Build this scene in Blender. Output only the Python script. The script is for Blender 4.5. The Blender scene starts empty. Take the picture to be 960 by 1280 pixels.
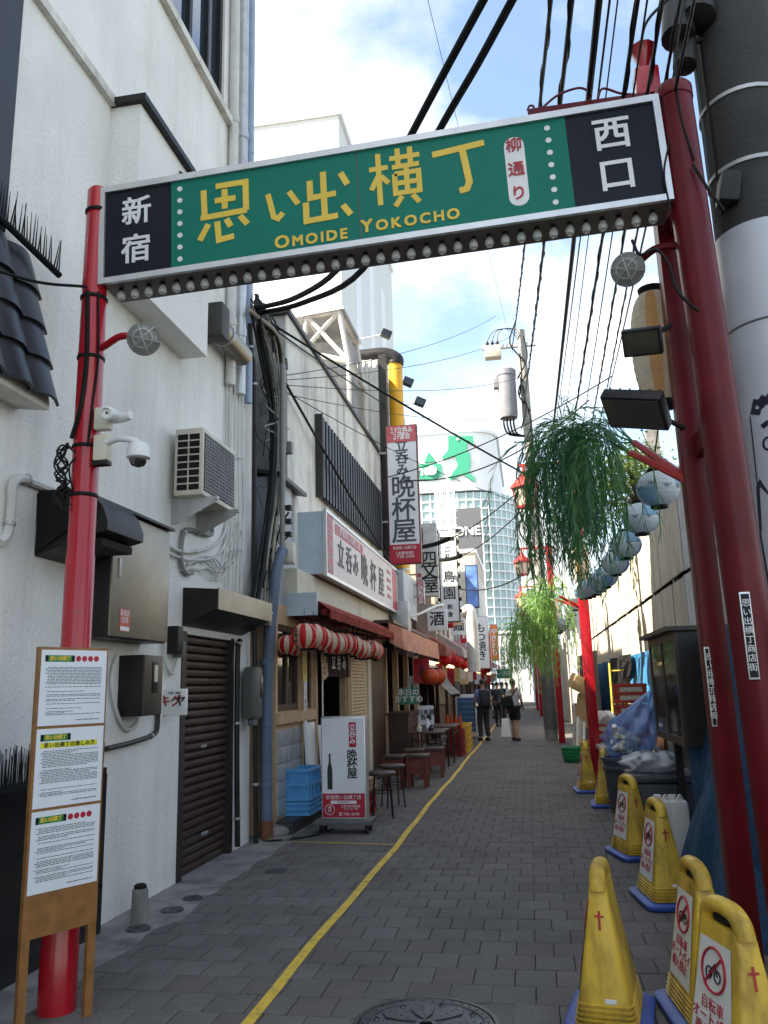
import bpy, bmesh, math, random
from mathutils import Vector, Matrix
random.seed(7)
R = math.radians
C = bpy.context.scene.collection
SC = bpy.context.scene

# ---------------------------------------------------------------- camera
F = 1010.0; EYE = Vector((0, 0, 1.6))
_u = Vector((-130, -4640, F)).normalized()          # world up seen from the camera (x right, y down, z forward)
_f = Vector((182, 215, F)); _f = (_f - _u * _f.dot(_u)).normalized()
_r = _f.cross(_u); _r = _r if _r.x > 0 else -_r
ROT = Matrix((_r, _f, _u))
cam = bpy.data.objects.new('camera', bpy.data.cameras.new('camera')); C.objects.link(cam)
m = Matrix.Identity(4)
for i in range(3):
    m[i][0] = ROT[i][0]; m[i][1] = -ROT[i][1]; m[i][2] = -ROT[i][2]; m[i][3] = EYE[i]
cam.matrix_world = m
cam.data.sensor_fit = 'VERTICAL'; cam.data.sensor_height = 36; cam.data.sensor_width = 27
cam.data.lens = F / 1280 * 36; cam.data.clip_start = .05; cam.data.clip_end = 3000
SC.camera = cam
# measured points of the photograph -> places on a known wall (x), cross plane (y) or level (z)
def ray(px, py): return ROT @ Vector((px - 480, py - 640, F))
def ax(px, py, x): d = ray(px, py); return EYE + d * (x / d.x)
def ay(px, py, y): d = ray(px, py); return EYE + d * (y / d.y)
def az(px, py, z=0): d = ray(px, py); return EYE + d * ((z - EYE.z) / d.z)

# ---------------------------------------------------------------- sky, sun, exposure
SUN = Vector((-.60, -.33, .80)).normalized()
W = bpy.data.worlds.new('World'); SC.world = W; W.use_nodes = True
nt = W.node_tree; nt.nodes.clear()
out = nt.nodes.new('ShaderNodeOutputWorld'); bg = nt.nodes.new('ShaderNodeBackground')
sky = nt.nodes.new('ShaderNodeTexSky'); sky.sky_type = 'NISHITA'; sky.sun_disc = False
sky.sun_elevation = math.asin(SUN.z); sky.sun_rotation = math.atan2(SUN.x, SUN.y)
sky.air_density = 1.0; sky.dust_density = .6; sky.ozone_density = 1.3
tc = nt.nodes.new('ShaderNodeTexCoord')
mp = nt.nodes.new('ShaderNodeMapping'); mp.inputs['Scale'].default_value = (1, 1, 1.7); mp.inputs['Location'].default_value = (3.1, .55, .2)
nz = nt.nodes.new('ShaderNodeTexNoise'); nz.inputs['Scale'].default_value = 2.1; nz.inputs['Detail'].default_value = 9; nz.inputs['Roughness'].default_value = .56
rp = nt.nodes.new('ShaderNodeValToRGB'); rp.color_ramp.elements[0].position = .44; rp.color_ramp.elements[1].position = .62
nz2 = nt.nodes.new('ShaderNodeTexNoise'); nz2.inputs['Scale'].default_value = 4.5; nz2.inputs['Detail'].default_value = 7
rp2 = nt.nodes.new('ShaderNodeValToRGB'); rp2.color_ramp.elements[0].position = .3; rp2.color_ramp.elements[1].position = .62
rp2.color_ramp.elements[0].color = (2.0, 2.25, 2.6, 1); rp2.color_ramp.elements[1].color = (4.3, 4.4, 4.5, 1)
mx = nt.nodes.new('ShaderNodeMix'); mx.data_type = 'RGBA'
L = nt.links.new
L(tc.outputs['Generated'], mp.inputs['Vector']); L(mp.outputs['Vector'], nz.inputs['Vector']); L(mp.outputs['Vector'], nz2.inputs['Vector'])
L(nz.outputs['Fac'], rp.inputs['Fac']); L(nz2.outputs['Fac'], rp2.inputs['Fac'])
L(rp.outputs['Color'], mx.inputs['Factor']); L(sky.outputs['Color'], mx.inputs['A']); L(rp2.outputs['Color'], mx.inputs['B'])
L(mx.outputs['Result'], bg.inputs['Color']); bg.inputs['Strength'].default_value = .1
L(bg.outputs['Background'], out.inputs['Surface'])
sl = bpy.data.lights.new('sun', 'SUN'); sl.energy = 4.0; sl.angle = R(.53); sl.color = (1, .95, .87)
so = bpy.data.objects.new('sun', sl); C.objects.link(so); so.rotation_euler = SUN.to_track_quat('Z', 'Y').to_euler(); so.location = (-20, -10, 40)
vs = SC.view_settings; vs.view_transform = 'Standard'; vs.look = 'None'; vs.exposure = 2.2; vs.gamma = 1; vs.use_curve_mapping = False
vs.use_white_balance = True; vs.white_balance_temperature = 7300; vs.white_balance_tint = 8
SC.cycles.max_bounces = 6; SC.cycles.diffuse_bounces = 4; SC.cycles.glossy_bounces = 3; SC.cycles.transmission_bounces = 6; SC.cycles.transparent_max_bounces = 8
SC.cycles.use_denoising = True

# ---------------------------------------------------------------- materials
MATS = {}
def mat(n, c, r=.6, m=0, var=.14, vs=5, bump=0, bs=60, dirt=0, dc=(.05, .042, .035), ds=1.6, streak=.35, lo=.5, hi=.72, trans=0, emit=0, coat=0, bd=.01, spec=.5):
    M_ = bpy.data.materials.new(n); M_.use_nodes = True; t = M_.node_tree; N = t.nodes; b = N['Principled BSDF']; l = t.links.new
    b.inputs['Roughness'].default_value = r; b.inputs['Metallic'].default_value = m; b.inputs['Specular IOR Level'].default_value = spec
    if coat: b.inputs['Coat Weight'].default_value = coat; b.inputs['Coat Roughness'].default_value = .08
    g = N.new('ShaderNodeNewGeometry')
    a = N.new('ShaderNodeTexNoise'); a.inputs['Scale'].default_value = vs; a.inputs['Detail'].default_value = 5; l(g.outputs['Position'], a.inputs['Vector'])
    mr = N.new('ShaderNodeMapRange'); mr.inputs[1].default_value = .3; mr.inputs[2].default_value = .7; mr.inputs[3].default_value = 1 - var; mr.inputs[4].default_value = 1 + var
    l(a.outputs['Fac'], mr.inputs[0])
    v = N.new('ShaderNodeVectorMath'); v.operation = 'SCALE'; v.inputs[0].default_value = c[:3]; l(mr.outputs[0], v.inputs['Scale'])
    col = v.outputs[0]
    if dirt:
        mp = N.new('ShaderNodeMapping'); mp.inputs['Scale'].default_value = (1, 1, streak); l(g.outputs['Position'], mp.inputs['Vector'])
        d = N.new('ShaderNodeTexNoise'); d.inputs['Scale'].default_value = ds; d.inputs['Detail'].default_value = 8; d.inputs['Roughness'].default_value = .68; l(mp.outputs[0], d.inputs['Vector'])
        k = N.new('ShaderNodeMapRange'); k.inputs[1].default_value = lo; k.inputs[2].default_value = hi; k.inputs[3].default_value = 0; k.inputs[4].default_value = dirt; l(d.outputs['Fac'], k.inputs[0])
        x = N.new('ShaderNodeMix'); x.data_type = 'RGBA'; l(k.outputs[0], x.inputs['Factor']); l(col, x.inputs['A']); x.inputs['B'].default_value = (*dc, 1); col = x.outputs['Result']
        rr = N.new('ShaderNodeMath'); rr.operation = 'MULTIPLY_ADD'; rr.inputs[1].default_value = .25; rr.inputs[2].default_value = r; l(k.outputs[0], rr.inputs[0]); l(rr.outputs[0], b.inputs['Roughness'])
    l(col, b.inputs['Base Color'])
    if bump:
        e = N.new('ShaderNodeTexNoise'); e.inputs['Scale'].default_value = bs; e.inputs['Detail'].default_value = 4; l(g.outputs['Position'], e.inputs['Vector'])
        q = N.new('ShaderNodeBump'); q.inputs['Strength'].default_value = bump; q.inputs['Distance'].default_value = bd; l(e.outputs['Fac'], q.inputs['Height']); l(q.outputs[0], b.inputs['Normal'])
    if trans:                                             # thin sheet that lets light through
        tr = N.new('ShaderNodeBsdfTranslucent'); l(col, tr.inputs['Color']); ms = N.new('ShaderNodeMixShader'); ms.inputs[0].default_value = trans
        l(b.outputs[0], ms.inputs[1]); l(tr.outputs[0], ms.inputs[2]); l(ms.outputs[0], N['Material Output'].inputs['Surface'])
    if emit: b.inputs['Emission Color'].default_value = (*c[:3], 1); b.inputs['Emission Strength'].default_value = emit
    MATS[n] = M_; return M_
def glass(n, c, r=.05, alpha=.35):
    M_ = bpy.data.materials.new(n); M_.use_nodes = True; b = M_.node_tree.nodes['Principled BSDF']
    b.inputs['Base Color'].default_value = (*c, 1); b.inputs['Roughness'].default_value = r; b.inputs['Alpha'].default_value = alpha; b.inputs['Specular IOR Level'].default_value = .8
    MATS[n] = M_; return M_

stucco = mat('white_stucco', (.80, .79, .75), .85, var=.07, vs=1.3, bump=.6, bs=30, bd=.014, dirt=.42, dc=(.36, .32, .26), ds=1.7, streak=.10, lo=.50, hi=.80)
stucco2 = mat('aged_white_plaster', (.70, .68, .62), .85, var=.1, bump=.4, bs=18, dirt=.8, dc=(.10, .09, .075), ds=1.9, streak=.25, lo=.49, hi=.74)
plaster_grey = mat('grey_render', (.34, .34, .34), .9, var=.2, bump=.4, bs=15, dirt=.5, dc=(.1, .1, .1))
ivory = mat('ivory_panel', (.62, .58, .47), .6, var=.08, dirt=.35, dc=(.2, .16, .1))
steel_grey = mat('painted_grey_steel', (.42, .45, .47), .5, var=.1, dirt=.4, dc=(.15, .13, .1))
black_metal = mat('black_painted_metal', (.014, .013, .013), .42, var=.25, spec=.28, dirt=.3, dc=(.05, .045, .04), ds=4)
black_matte = mat('matte_black', (.010, .010, .010), .75, var=.25, spec=.2)
rubber = mat('cable_black', (.010, .010, .010), .6, var=.2, spec=.2)
black_stone = mat('black_polished_stone', (.012, .012, .013), .16, var=.3, dirt=.3, dc=(.05, .045, .04))
tile_black = mat('black_roof_tile', (.016, .016, .019), .36, var=.35, vs=9, dirt=.35, dc=(.10, .10, .11), ds=5)
red = mat('red_paint', (.40, .008, .018), .26, var=.14, vs=3, coat=.2, dirt=.55, dc=(.14, .05, .045), ds=16, streak=.6, lo=.60, hi=.68)
red_shaded = mat('dark_red_paint', (.115, .004, .008), .34, var=.16, dirt=.35, dc=(.05, .01, .01), ds=2.5, spec=.25)  # darker copy of the red: shade on the right posts put into the colour
stainless = mat('brushed_stainless', (.30, .27, .22), .42, .8, var=.12, vs=4, dirt=.3, dc=(.16, .13, .1))
alu = mat('aluminium_frame', (.62, .62, .62), .38, .7, var=.08, dirt=.25, dc=(.2, .19, .17))
galv = mat('galvanised_steel', (.45, .45, .45), .5, .6, var=.15, dirt=.4, dc=(.17, .14, .11))
sign_green = mat('sign_green', (.003, .17, .122), .4, var=.05, vs=2, spec=.15)
sign_black = mat('sign_black', (.007, .009, .016), .35, var=.1, dirt=.2, dc=(.03, .027, .027), ds=3, spec=.18)
sign_yellow = mat('sign_yellow', (.74, .50, .06), .5, var=.06)
sign_white = mat('sign_white', (.72, .72, .71), .45, var=.06)
sign_red = mat('sign_red', (.42, .012, .03), .45, var=.08)
ink = mat('black_ink', (.012, .012, .014), .5, var=.1)
ink_grey = mat('grey_ink', (.07, .07, .09), .5, var=.1)
paper = mat('paper', (.72, .74, .77), .5, var=.04)
white_pl = mat('white_plastic', (.74, .74, .72), .42, var=.05, dirt=.25, dc=(.3, .28, .24))
cream_pl = mat('cream_plastic', (.62, .58, .47), .5, var=.08, dirt=.35, dc=(.2, .17, .12))
grey_pl = mat('grey_plastic', (.11, .115, .12), .5, var=.12, dirt=.3, dc=(.05, .045, .04))
conduit_w = mat('white_conduit', (.62, .61, .57), .5, var=.08, dirt=.4, dc=(.22, .19, .15), ds=3)
conduit_g = mat('grey_conduit', (.22, .22, .21), .55, var=.12, dirt=.4)
shutter_m = mat('brown_shutter', (.062, .038, .030), .42, .15, var=.18, dirt=.55, dc=(.11, .09, .075), ds=2.2, streak=1.5)
brown_fr = mat('dark_brown_frame', (.022, .017, .015), .45, var=.15)
wood = mat('board_wood', (.26, .115, .032), .5, var=.2, vs=14)
wood_pale = mat('pale_wood', (.50, .34, .20), .55, var=.18, vs=9, dirt=.35, dc=(.2, .12, .06))
wood_dark = mat('dark_wood', (.055, .024, .014), .5, var=.25, vs=9)
wood_red = mat('red_brown_wood', (.16, .035, .022), .45, var=.22, vs=9)
pav = mat('paver_stone', (.112, .103, .096), .78, var=.42, vs=90, bump=.4, bs=170, bd=.004, dirt=.5, dc=(.05, .046, .043), ds=1.1, streak=1, lo=.45, hi=.7)
pav2 = mat('paver_stone_light', (.126, .116, .108), .78, var=.42, vs=90, bump=.4, bs=170, bd=.004, dirt=.5, dc=(.055, .05, .046), ds=1.1, streak=1, lo=.45, hi=.7)
pav3 = mat('paver_stone_brown', (.110, .097, .088), .78, var=.42, vs=90, bump=.4, bs=170, bd=.004, dirt=.5, dc=(.05, .046, .043), ds=1.1, streak=1, lo=.45, hi=.7)
joint = mat('paver_joint', (.030, .029, .028), .95, var=.3, bump=.3)
concrete = mat('worn_concrete', (.21, .20, .19), .85, var=.3, vs=4, bump=.5, bs=45, dirt=.8, dc=(.055, .05, .046), ds=3.2, streak=1)
asphalt = mat('asphalt', (.05, .05, .05), .9, var=.25, bump=.5, bs=120)
line_y = mat('worn_yellow_paint', (.70, .47, .05), .6, var=.12, vs=20, dirt=.7, dc=(.20, .15, .07), ds=8, streak=1, lo=.50, hi=.66)
iron = mat('cast_iron', (.085, .088, .09), .42, .5, var=.25, vs=25, dirt=.4, dc=(.04, .035, .03), ds=8)
win_dark = mat('dark_window_glass', (.012, .014, .017), .06, var=.1, coat=.3)
win_blue = mat('sky_window_glass', (.02, .035, .06), .03, var=.1, coat=1)
dark_in = mat('dark_interior', (.012, .010, .008), .9, var=.3)  # near-black colour stands in for the shade inside rooms and openings
bulb_glass = glass('bulb_glass', (.75, .76, .76), .08, .45)
# ---------------------------------------------------------------- builders
class B:
    """collects shapes in world (or local) coordinates; build() links them as ONE mesh object"""
    def __init__(s): s.v = []; s.f = []
    def add(s, vs, fs): o = len(s.v); s.v += [Vector(p) for p in vs]; s.f += [tuple(i + o for i in q) for q in fs]; return s
    def bx(s, x0, x1, y0, y1, z0, z1):
        return s.add([(x0,y0,z0),(x1,y0,z0),(x1,y1,z0),(x0,y1,z0),(x0,y0,z1),(x1,y0,z1),(x1,y1,z1),(x0,y1,z1)],
                     [(0,3,2,1),(4,5,6,7),(0,1,5,4),(1,2,6,5),(2,3,7,6),(3,0,4,7)])
    def box(s, c, d, rot=(0,0,0), bev=0):
        c = Vector(c); h = Vector(d) / 2; from_e = Matrix.Identity(3)
        if any(rot):
            from mathutils import Euler
            from_e = Euler(rot).to_matrix()
        if not bev:
            t = B().bx(-h.x,h.x,-h.y,h.y,-h.z,h.z); return s.add([c + from_e @ p for p in t.v], t.f)
        bm = bmesh.new(); bmesh.ops.create_cube(bm, size=1)
        for v in bm.verts: v.co = Vector((v.co.x*d[0], v.co.y*d[1], v.co.z*d[2]))
        bmesh.ops.bevel(bm, geom=bm.edges[:], offset=bev, segments=2, affect='EDGES', profile=.6)
        bm.verts.index_update()
        s.add([c + from_e @ v.co for v in bm.verts], [tuple(v.index for v in f.verts) for f in bm.faces]); bm.free(); return s
    def ring(s, p, ax_, r, n, ph=0):
        ax_ = Vector(ax_).normalized(); u = ax_.orthogonal().normalized(); w = ax_.cross(u)
        return [Vector(p) + (u*math.cos(ph+2*math.pi*i/n) + w*math.sin(ph+2*math.pi*i/n))*r for i in range(n)]
    def cyl(s, p0, p1, r0, r1=None, n=14, cap=True):
        p0 = Vector(p0); p1 = Vector(p1); r1 = r0 if r1 is None else r1; d = p1 - p0
        vs = s.ring(p0, d, r0, n) + s.ring(p1, d, r1, n)
        fs = [(i,(i+1)%n,n+(i+1)%n,n+i) for i in range(n)]
        if cap: fs += [tuple(range(n))[::-1], tuple(range(n,2*n))]
        return s.add(vs, fs)
    def tube(s, pts, r, n=6, r1=None):
        pts = [Vector(p) for p in pts]; k = len(pts); vs = []; d0 = (pts[1]-pts[0]).normalized(); u = d0.orthogonal().normalized()
        for i, p in enumerate(pts):
            d = (pts[min(i+1,k-1)] - pts[max(i-1,0)])
            d = d.normalized() if d.length > 1e-9 else d0
            u = (u - d*u.dot(d)); u = u.normalized() if u.length > 1e-6 else d.orthogonal().normalized(); w = d.cross(u)
            rr = r if r1 is None else r + (r1-r)*i/(k-1)
            vs += [p + (u*math.cos(2*math.pi*j/n)+w*math.sin(2*math.pi*j/n))*rr for j in range(n)]
        fs = [(i*n+j, i*n+(j+1)%n, (i+1)*n+(j+1)%n, (i+1)*n+j) for i in range(k-1) for j in range(n)]
        fs += [tuple(range(n))[::-1], tuple(range((k-1)*n, k*n))]
        return s.add(vs, fs)
    def lathe(s, prof, c=(0,0,0), n=20, axis=(0,0,1)):
        c = Vector(c); q = Vector((0,0,1)).rotation_difference(Vector(axis)); vs = []
        for r, z in prof: vs += [c + q @ Vector((r*math.cos(2*math.pi*j/n), r*math.sin(2*math.pi*j/n), z)) for j in range(n)]
        k = len(prof)
        fs = [(i*n+j, i*n+(j+1)%n, (i+1)*n+(j+1)%n, (i+1)*n+j) for i in range(k-1) for j in range(n)]
        if prof[0][0] > 1e-5: fs.append(tuple(range(n))[::-1])
        if prof[-1][0] > 1e-5: fs.append(tuple(range((k-1)*n, k*n)))
        return s.add(vs, fs)
    def prism(s, pts, ext):
        pts = [Vector(p) for p in pts]; e = Vector(ext); n = len(pts)
        nn = Vector((0,0,0))
        for i in range(n): nn += pts[i].cross(pts[(i+1)%n])
        if nn.dot(e) > 0: pts = pts[::-1]
        return s.add(pts + [p+e for p in pts], [tuple(range(n)), tuple(range(n,2*n))[::-1]] + [(i,n+i,n+(i+1)%n,(i+1)%n) for i in range(n)])
    def quad(s, a, b, c, d): return s.add([a,b,c,d], [(0,1,2,3)])
    def ell(s, c, r, nu=16, nv=10, zmin=-1, zmax=1):
        c = Vector(c); vs = []; 
        a0 = math.asin(zmin); a1 = math.asin(zmax)
        for i in range(nv+1):
            a = a0 + (a1-a0)*i/nv
            for j in range(nu):
                b = 2*math.pi*j/nu; vs.append(c + Vector((r[0]*math.cos(a)*math.cos(b), r[1]*math.cos(a)*math.sin(b), r[2]*math.sin(a))))
        return s.add(vs, [(i*nu+j, i*nu+(j+1)%nu, (i+1)*nu+(j+1)%nu, (i+1)*nu+j) for i in range(nv) for j in range(nu)])
    def strokes(s, polys, o, u, v, nrm, w, th):
        """thick flat brush strokes; polys in 2D, mapped to o + u*x + v*y, standing th proud along nrm"""
        o, u, v, nrm = map(Vector, (o,u,v,nrm))
        for i_, pl in enumerate(polys):
            ww = w
            if isinstance(pl[0], (int, float)): ww = pl[0]; pl = pl[1:]
            P = [Vector((*p, 0)) for p in pl]; Ls = []; Rs = []
            for i, p in enumerate(P):
                a = (P[i]-P[i-1]).normalized() if i else None; b = (P[i+1]-P[i]).normalized() if i+1 < len(P) else None
                a = a or b; b = b or a; t = (a+b)
                t = t.normalized() if t.length > 1e-4 else b
                k = max(.45, abs(t.dot(a))); nn = Vector((-t.y, t.x, 0))*(ww/2/k)
                Ls.append(p+nn); Rs.append(p-nn)
            e = nrm*(th + .0004*(i_ % 4)); n = len(P)
            tr = lambda q: o + u*q.x + v*q.y
            vs = [tr(q) for q in Ls] + [tr(q) for q in Rs]; vs += [q+e for q in vs]; fs = []
            for i in range(n-1):
                fs += [(2*n+i, 3*n+i, 3*n+i+1, 2*n+i+1), (i, i+1, 3*n-n+i+1, 2*n+i), (n+i+1, n+i, 3*n+i, 3*n+i+1)]
            fs += [(0, 2*n, 3*n, n), (n-1, 2*n-1, 4*n-1, 3*n-1)]
            s.add(vs, fs)
        return s
    def build(s, name, m_, parent=None, smooth=40, kind=None, center=True):
        me = bpy.data.meshes.new(name)
        if center and s.v:
            lo = Vector((min(p[i] for p in s.v) for i in range(3))); hi = Vector((max(p[i] for p in s.v) for i in range(3)))
            c = Vector(((lo.x+hi.x)/2, (lo.y+hi.y)/2, lo.z if parent is None else (lo.z+hi.z)/2))
        else: c = Vector((0,0,0))
        me.from_pydata([p-c for p in s.v], [], s.f); me.materials.append(m_)
        if smooth:
            me.shade_smooth()
            try: me.set_sharp_from_angle(angle=R(smooth))
            except Exception: pass
        o = bpy.data.objects.new(name, me); C.objects.link(o)
        off = Vector((0,0,0)); q = parent
        while q is not None: off += q.location; q = q.parent
        o.location = c - off
        if parent is not None: o.parent = parent
        if kind: o['kind'] = kind
        return o
def tag(o, label, cat, group=None):
    o['label'] = label; o['category'] = cat
    if group: o['group'] = group
    return o
def thing(name, loc, label, cat, group=None):
    o = bpy.data.objects.new(name, None); C.objects.link(o); o.location = loc; o.empty_display_size = .2
    return tag(o, label, cat, group)
def struct(name, b, m_): o = b.build(name, m_); o['kind'] = 'structure'; return o
def copy_tree(o, parent=None):
    c = o.copy(); C.objects.link(c); c.parent = parent
    for ch in o.children: copy_tree(ch, c)
    return c
def place(proto, first, loc, rz=0, label=None, scale=None):
    o = proto if first else copy_tree(proto)
    o.location = loc; o.rotation_euler = (0,0,rz)
    if label: o['label'] = label
    if scale: o.scale = scale if isinstance(scale, tuple) else (scale,)*3
    return o
def text(s, size, m_, parent, loc, face='-y', name='lettering', align='CENTER', ext=.002, off=0, sx=1, sp=1, roll=0, ls=1, label=None, rot=None):
    cu = bpy.data.curves.new(name, 'FONT'); cu.body = s; cu.size = size; cu.align_x = align; cu.align_y = 'CENTER'; cu.extrude = ext
    cu.space_character = sp; cu.space_line = ls; cu.resolution_u = 3; cu.fill_mode = 'BOTH'
    t = bpy.data.objects.new(name, cu); C.objects.link(t); bpy.context.view_layer.update()
    me = bpy.data.meshes.new_from_object(t.evaluated_get(bpy.context.evaluated_depsgraph_get())); me.name = name
    C.objects.unlink(t); bpy.data.objects.remove(t); bpy.data.curves.remove(cu)
    if off and len(me.vertices):                      # heavier weight: the same glyph laid slightly aside
        V0 = [v.co.copy() for v in me.vertices]; F0 = [tuple(p.vertices) for p in me.polygons]; vs_ = []; fs_ = []
        for k, (dx_, dy_) in enumerate(((off,off),(-off,off),(off,-off),(-off,-off))):
            o_ = len(vs_); vs_ += [v + Vector((dx_,dy_,.0004*k if v.z > 0 else 0)) for v in V0]; fs_ += [tuple(i+o_ for i in f) for f in F0]
        me = bpy.data.meshes.new(name); me.from_pydata(vs_, [], fs_)
    me.materials.clear(); me.materials.append(m_)
    o = bpy.data.objects.new(name, me); C.objects.link(o); o.scale = (sx, 1, 1)
    o.rotation_euler = rot if rot else (R(90), roll, {'-y':0, '+x':R(90), '-x':R(-90)}[face])
    off_ = Vector((0,0,0)); q = parent
    while q is not None: off_ += q.location; q = q.parent
    o.location = Vector(loc) - off_
    if parent is not None: o.parent = parent
    if size < .05 or len(s.replace('\n', '')) >= 4: o['kind'] = 'stuff'
    return o
def facade(b, x, y0, y1, z0, z1, holes, dep, out_=1):
    """wall face at plane x between y0..y1, z0..z1 with openings (ya,yb,za,zb) and reveals of depth dep going back"""
    ys = sorted({y0, y1, *[h[0] for h in holes], *[h[1] for h in holes]}); zs = sorted({z0, z1, *[h[2] for h in holes], *[h[3] for h in holes]})
    for i in range(len(ys)-1):
        for j in range(len(zs)-1):
            cy = (ys[i]+ys[i+1])/2; cz = (zs[j]+zs[j+1])/2
            if any(h[0] < cy < h[1] and h[2] < cz < h[3] for h in holes): continue
            b.quad((x,ys[i],zs[j]), (x,ys[i+1],zs[j]), (x,ys[i+1],zs[j+1]), (x,ys[i],zs[j+1]))
    for (a,c,d,e) in holes:
        xx = x - dep*out_
        b.quad((x,a,d),(x,a,e),(xx,a,e),(xx,a,d)); b.quad((x,c,e),(x,c,d),(xx,c,d),(xx,c,e))
        b.quad((x,a,e),(x,c,e),(xx,c,e),(xx,a,e)); b.quad((x,c,d),(x,a,d),(xx,a,d),(xx,c,d))
    return b
def sag(p0, p1, dip, n=14):
    p0 = Vector(p0); p1 = Vector(p1)
    return [p0.lerp(p1, i/n) - Vector((0,0,dip*4*(i/n)*(1-i/n))) for i in range(n+1)]
def wob(pts, a): return [Vector(p) + Vector([random.uniform(-a,a) for _ in range(3)]) for p in pts]
def spline(pts, n=6):
    P = [Vector(p) for p in pts]; P = [P[0]*2-P[1]] + P + [P[-1]*2-P[-2]]; o = []
    for i in range(1, len(P)-2):
        a, b_, c, d = P[i-1], P[i], P[i+1], P[i+2]
        for k in range(n):
            t = k/n; o.append(.5*((2*b_)+(c-a)*t+(2*a-5*b_+4*c-d)*t*t+(3*b_-a-3*c+d)*t**3))
    return o + [P[-2]]
def curved(pts, r, n=6, k=6): return B().tube(spline(pts, k), r, n)
# ---------------------------------------------------------------- the ground
struct('ground', B().bx(-250, 250, -60, 600, -.30, -.05), asphalt)
bed = struct('paving', B().bx(-2.68, 1.5, -3, 62, -.049, -.014), joint)
PW, PL = .227, .258
mp_ = {}
for k, m_ in enumerate((pav, pav2, pav3)):
    t = B().box((0,0,0), (PW-.005, PL-.005, .05), bev=.004).build('paver', m_); me = t.data; bpy.data.objects.remove(t); mp_[k] = me
slots = []
row = 0; y = -2.6
while y < 61:
    x = -2.68 + (0 if row % 2 else -PW/2)
    while x < 1.5 - .05:
        x0 = max(x, -2.68); x1 = min(x+PW, 1.5)
        if x1-x0 > .06: slots.append((x0, x1, y, y+PL))
        x += PW
    y += PL; row += 1
MH = (-.60, 4.32, .36)      # manhole
def near_key(s):
    cx, cy = (s[0]+s[1])/2, (s[2]+s[3])/2
    d = ROT.transposed() @ (Vector((cx, cy, 0)) - EYE); px = 480+F*d.x/d.z; py = 640+F*d.y/d.z
    vis = d.z > 0 and -25 < px < 985 and py < 1330
    return (0 if vis else 1, cy)
rest = B(); cnt = 0
for s in sorted(slots, key=near_key):
    cx, cy = (s[0]+s[1])/2, (s[2]+s[3])/2; full = abs(s[1]-s[0]-PW) < .01
    dz = random.uniform(-.002, .001)
    if math.hypot(cx-MH[0], cy-MH[1]) < MH[2]+.03: continue
    if full and cnt < 300 and near_key(s)[0] == 0:
        o = bpy.data.objects.new('paver', mp_[random.choice((0,0,0,1,1,2))]); C.objects.link(o); o.parent = bed
        o.location = Vector((cx, cy, -.05+dz)) - bed.location; o.rotation_euler = (random.uniform(-.004,.004), random.uniform(-.004,.004), random.uniform(-.006,.006)); cnt += 1
    else: rest.box((cx, cy, -.025+dz), (s[1]-s[0]-.006, s[3]-s[2]-.006, .05))
rest.build('far_pavers', pav, bed, kind='stuff')
# concrete gutter along the white building and its frayed edge
g = B(); n = 60
for i in range(n):
    ya = -3 + 12*i/n; yb = -3 + 12*(i+1)/n
    xa = -2.66 + .025*math.sin(i*1.7) + (.05 if 44 < i < 48 else 0); xb = -2.66 + .025*math.sin((i+1)*1.7) + (.05 if 43 < i < 47 else 0)
    g.quad((-3.2,ya,.012),(xa,ya,.002),(xb,yb,.002),(-3.2,yb,.014)); g.quad((xa,ya,.002),(xa,ya,-.05),(xb,yb,-.05),(xb,yb,.002))
struct('gutter_strip', g, concrete)
struct('concrete_edging', B().bx(1.505, 2.6, -3, 62, -.05, .004), concrete)
struct('shop_threshold', B().bx(-3.4, -2.685, 9.0, 40, -.05, .03), concrete)
for i, (px, py, r, lab) in enumerate(((173,1160,.085,'small round drain lid in the gutter beside the capped pipe stub'), (215,1137,.085,'small round drain lid in the gutter, bluish, between two others'), (241,1122,.08,'small round drain lid in the gutter close to the roller shutter'), (345,1087,.10,'round iron cap let into the paving by the yellow branch line'))):
    p = az(px, py, .012); h = thing('drain_lid', (p.x,p.y,0), lab, 'drain lid', 'small drain lids')
    zt = .014 if i < 3 else .004
    B().lathe([(r,-.01),(r,zt),(r*.86,zt+.004),(r*.84,zt)], (p.x,p.y,0), 20).build('rim', iron, h)
    l_ = B().lathe([(r*.82,-.01),(r*.82,zt+.001),(0,zt+.002)], (p.x,p.y,0), 20); l_.box((p.x,p.y,zt+.004), (r*.5,.016,.005)); l_.build('lid', iron, h)
# manhole cover with a petal relief
struct('manhole_collar', B().lathe([(.64,-.02),(.64,-.007),(MH[2],-.006),(MH[2],-.02)], (MH[0],MH[1],0), 40), pav)
h = thing('manhole_cover', (MH[0],MH[1],0), 'round cast iron manhole cover with petal relief in the grey pavers', 'manhole cover')
r = MH[2]; fr = B().lathe([(r,-.05),(r,.001),(r*.93,.004),(r*.925,-.012)], (MH[0],MH[1],0), 48); fr.build('rim', iron, h)
ld = B().lathe([(r*.915,-.045),(r*.915,-.001),(r*.90,.002),(r*.80,.002),(r*.79,-.004),(0,-.004)], (MH[0],MH[1],0), 48)
ld.build('lid', iron, h)
rel = B()
for k in range(36): a = k*math.pi/18; rel.cyl((MH[0]+r*.85*math.cos(a), MH[1]+r*.85*math.sin(a), -.001), (MH[0]+r*.85*math.cos(a), MH[1]+r*.85*math.sin(a), .006), .009, .007, 8)
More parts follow.
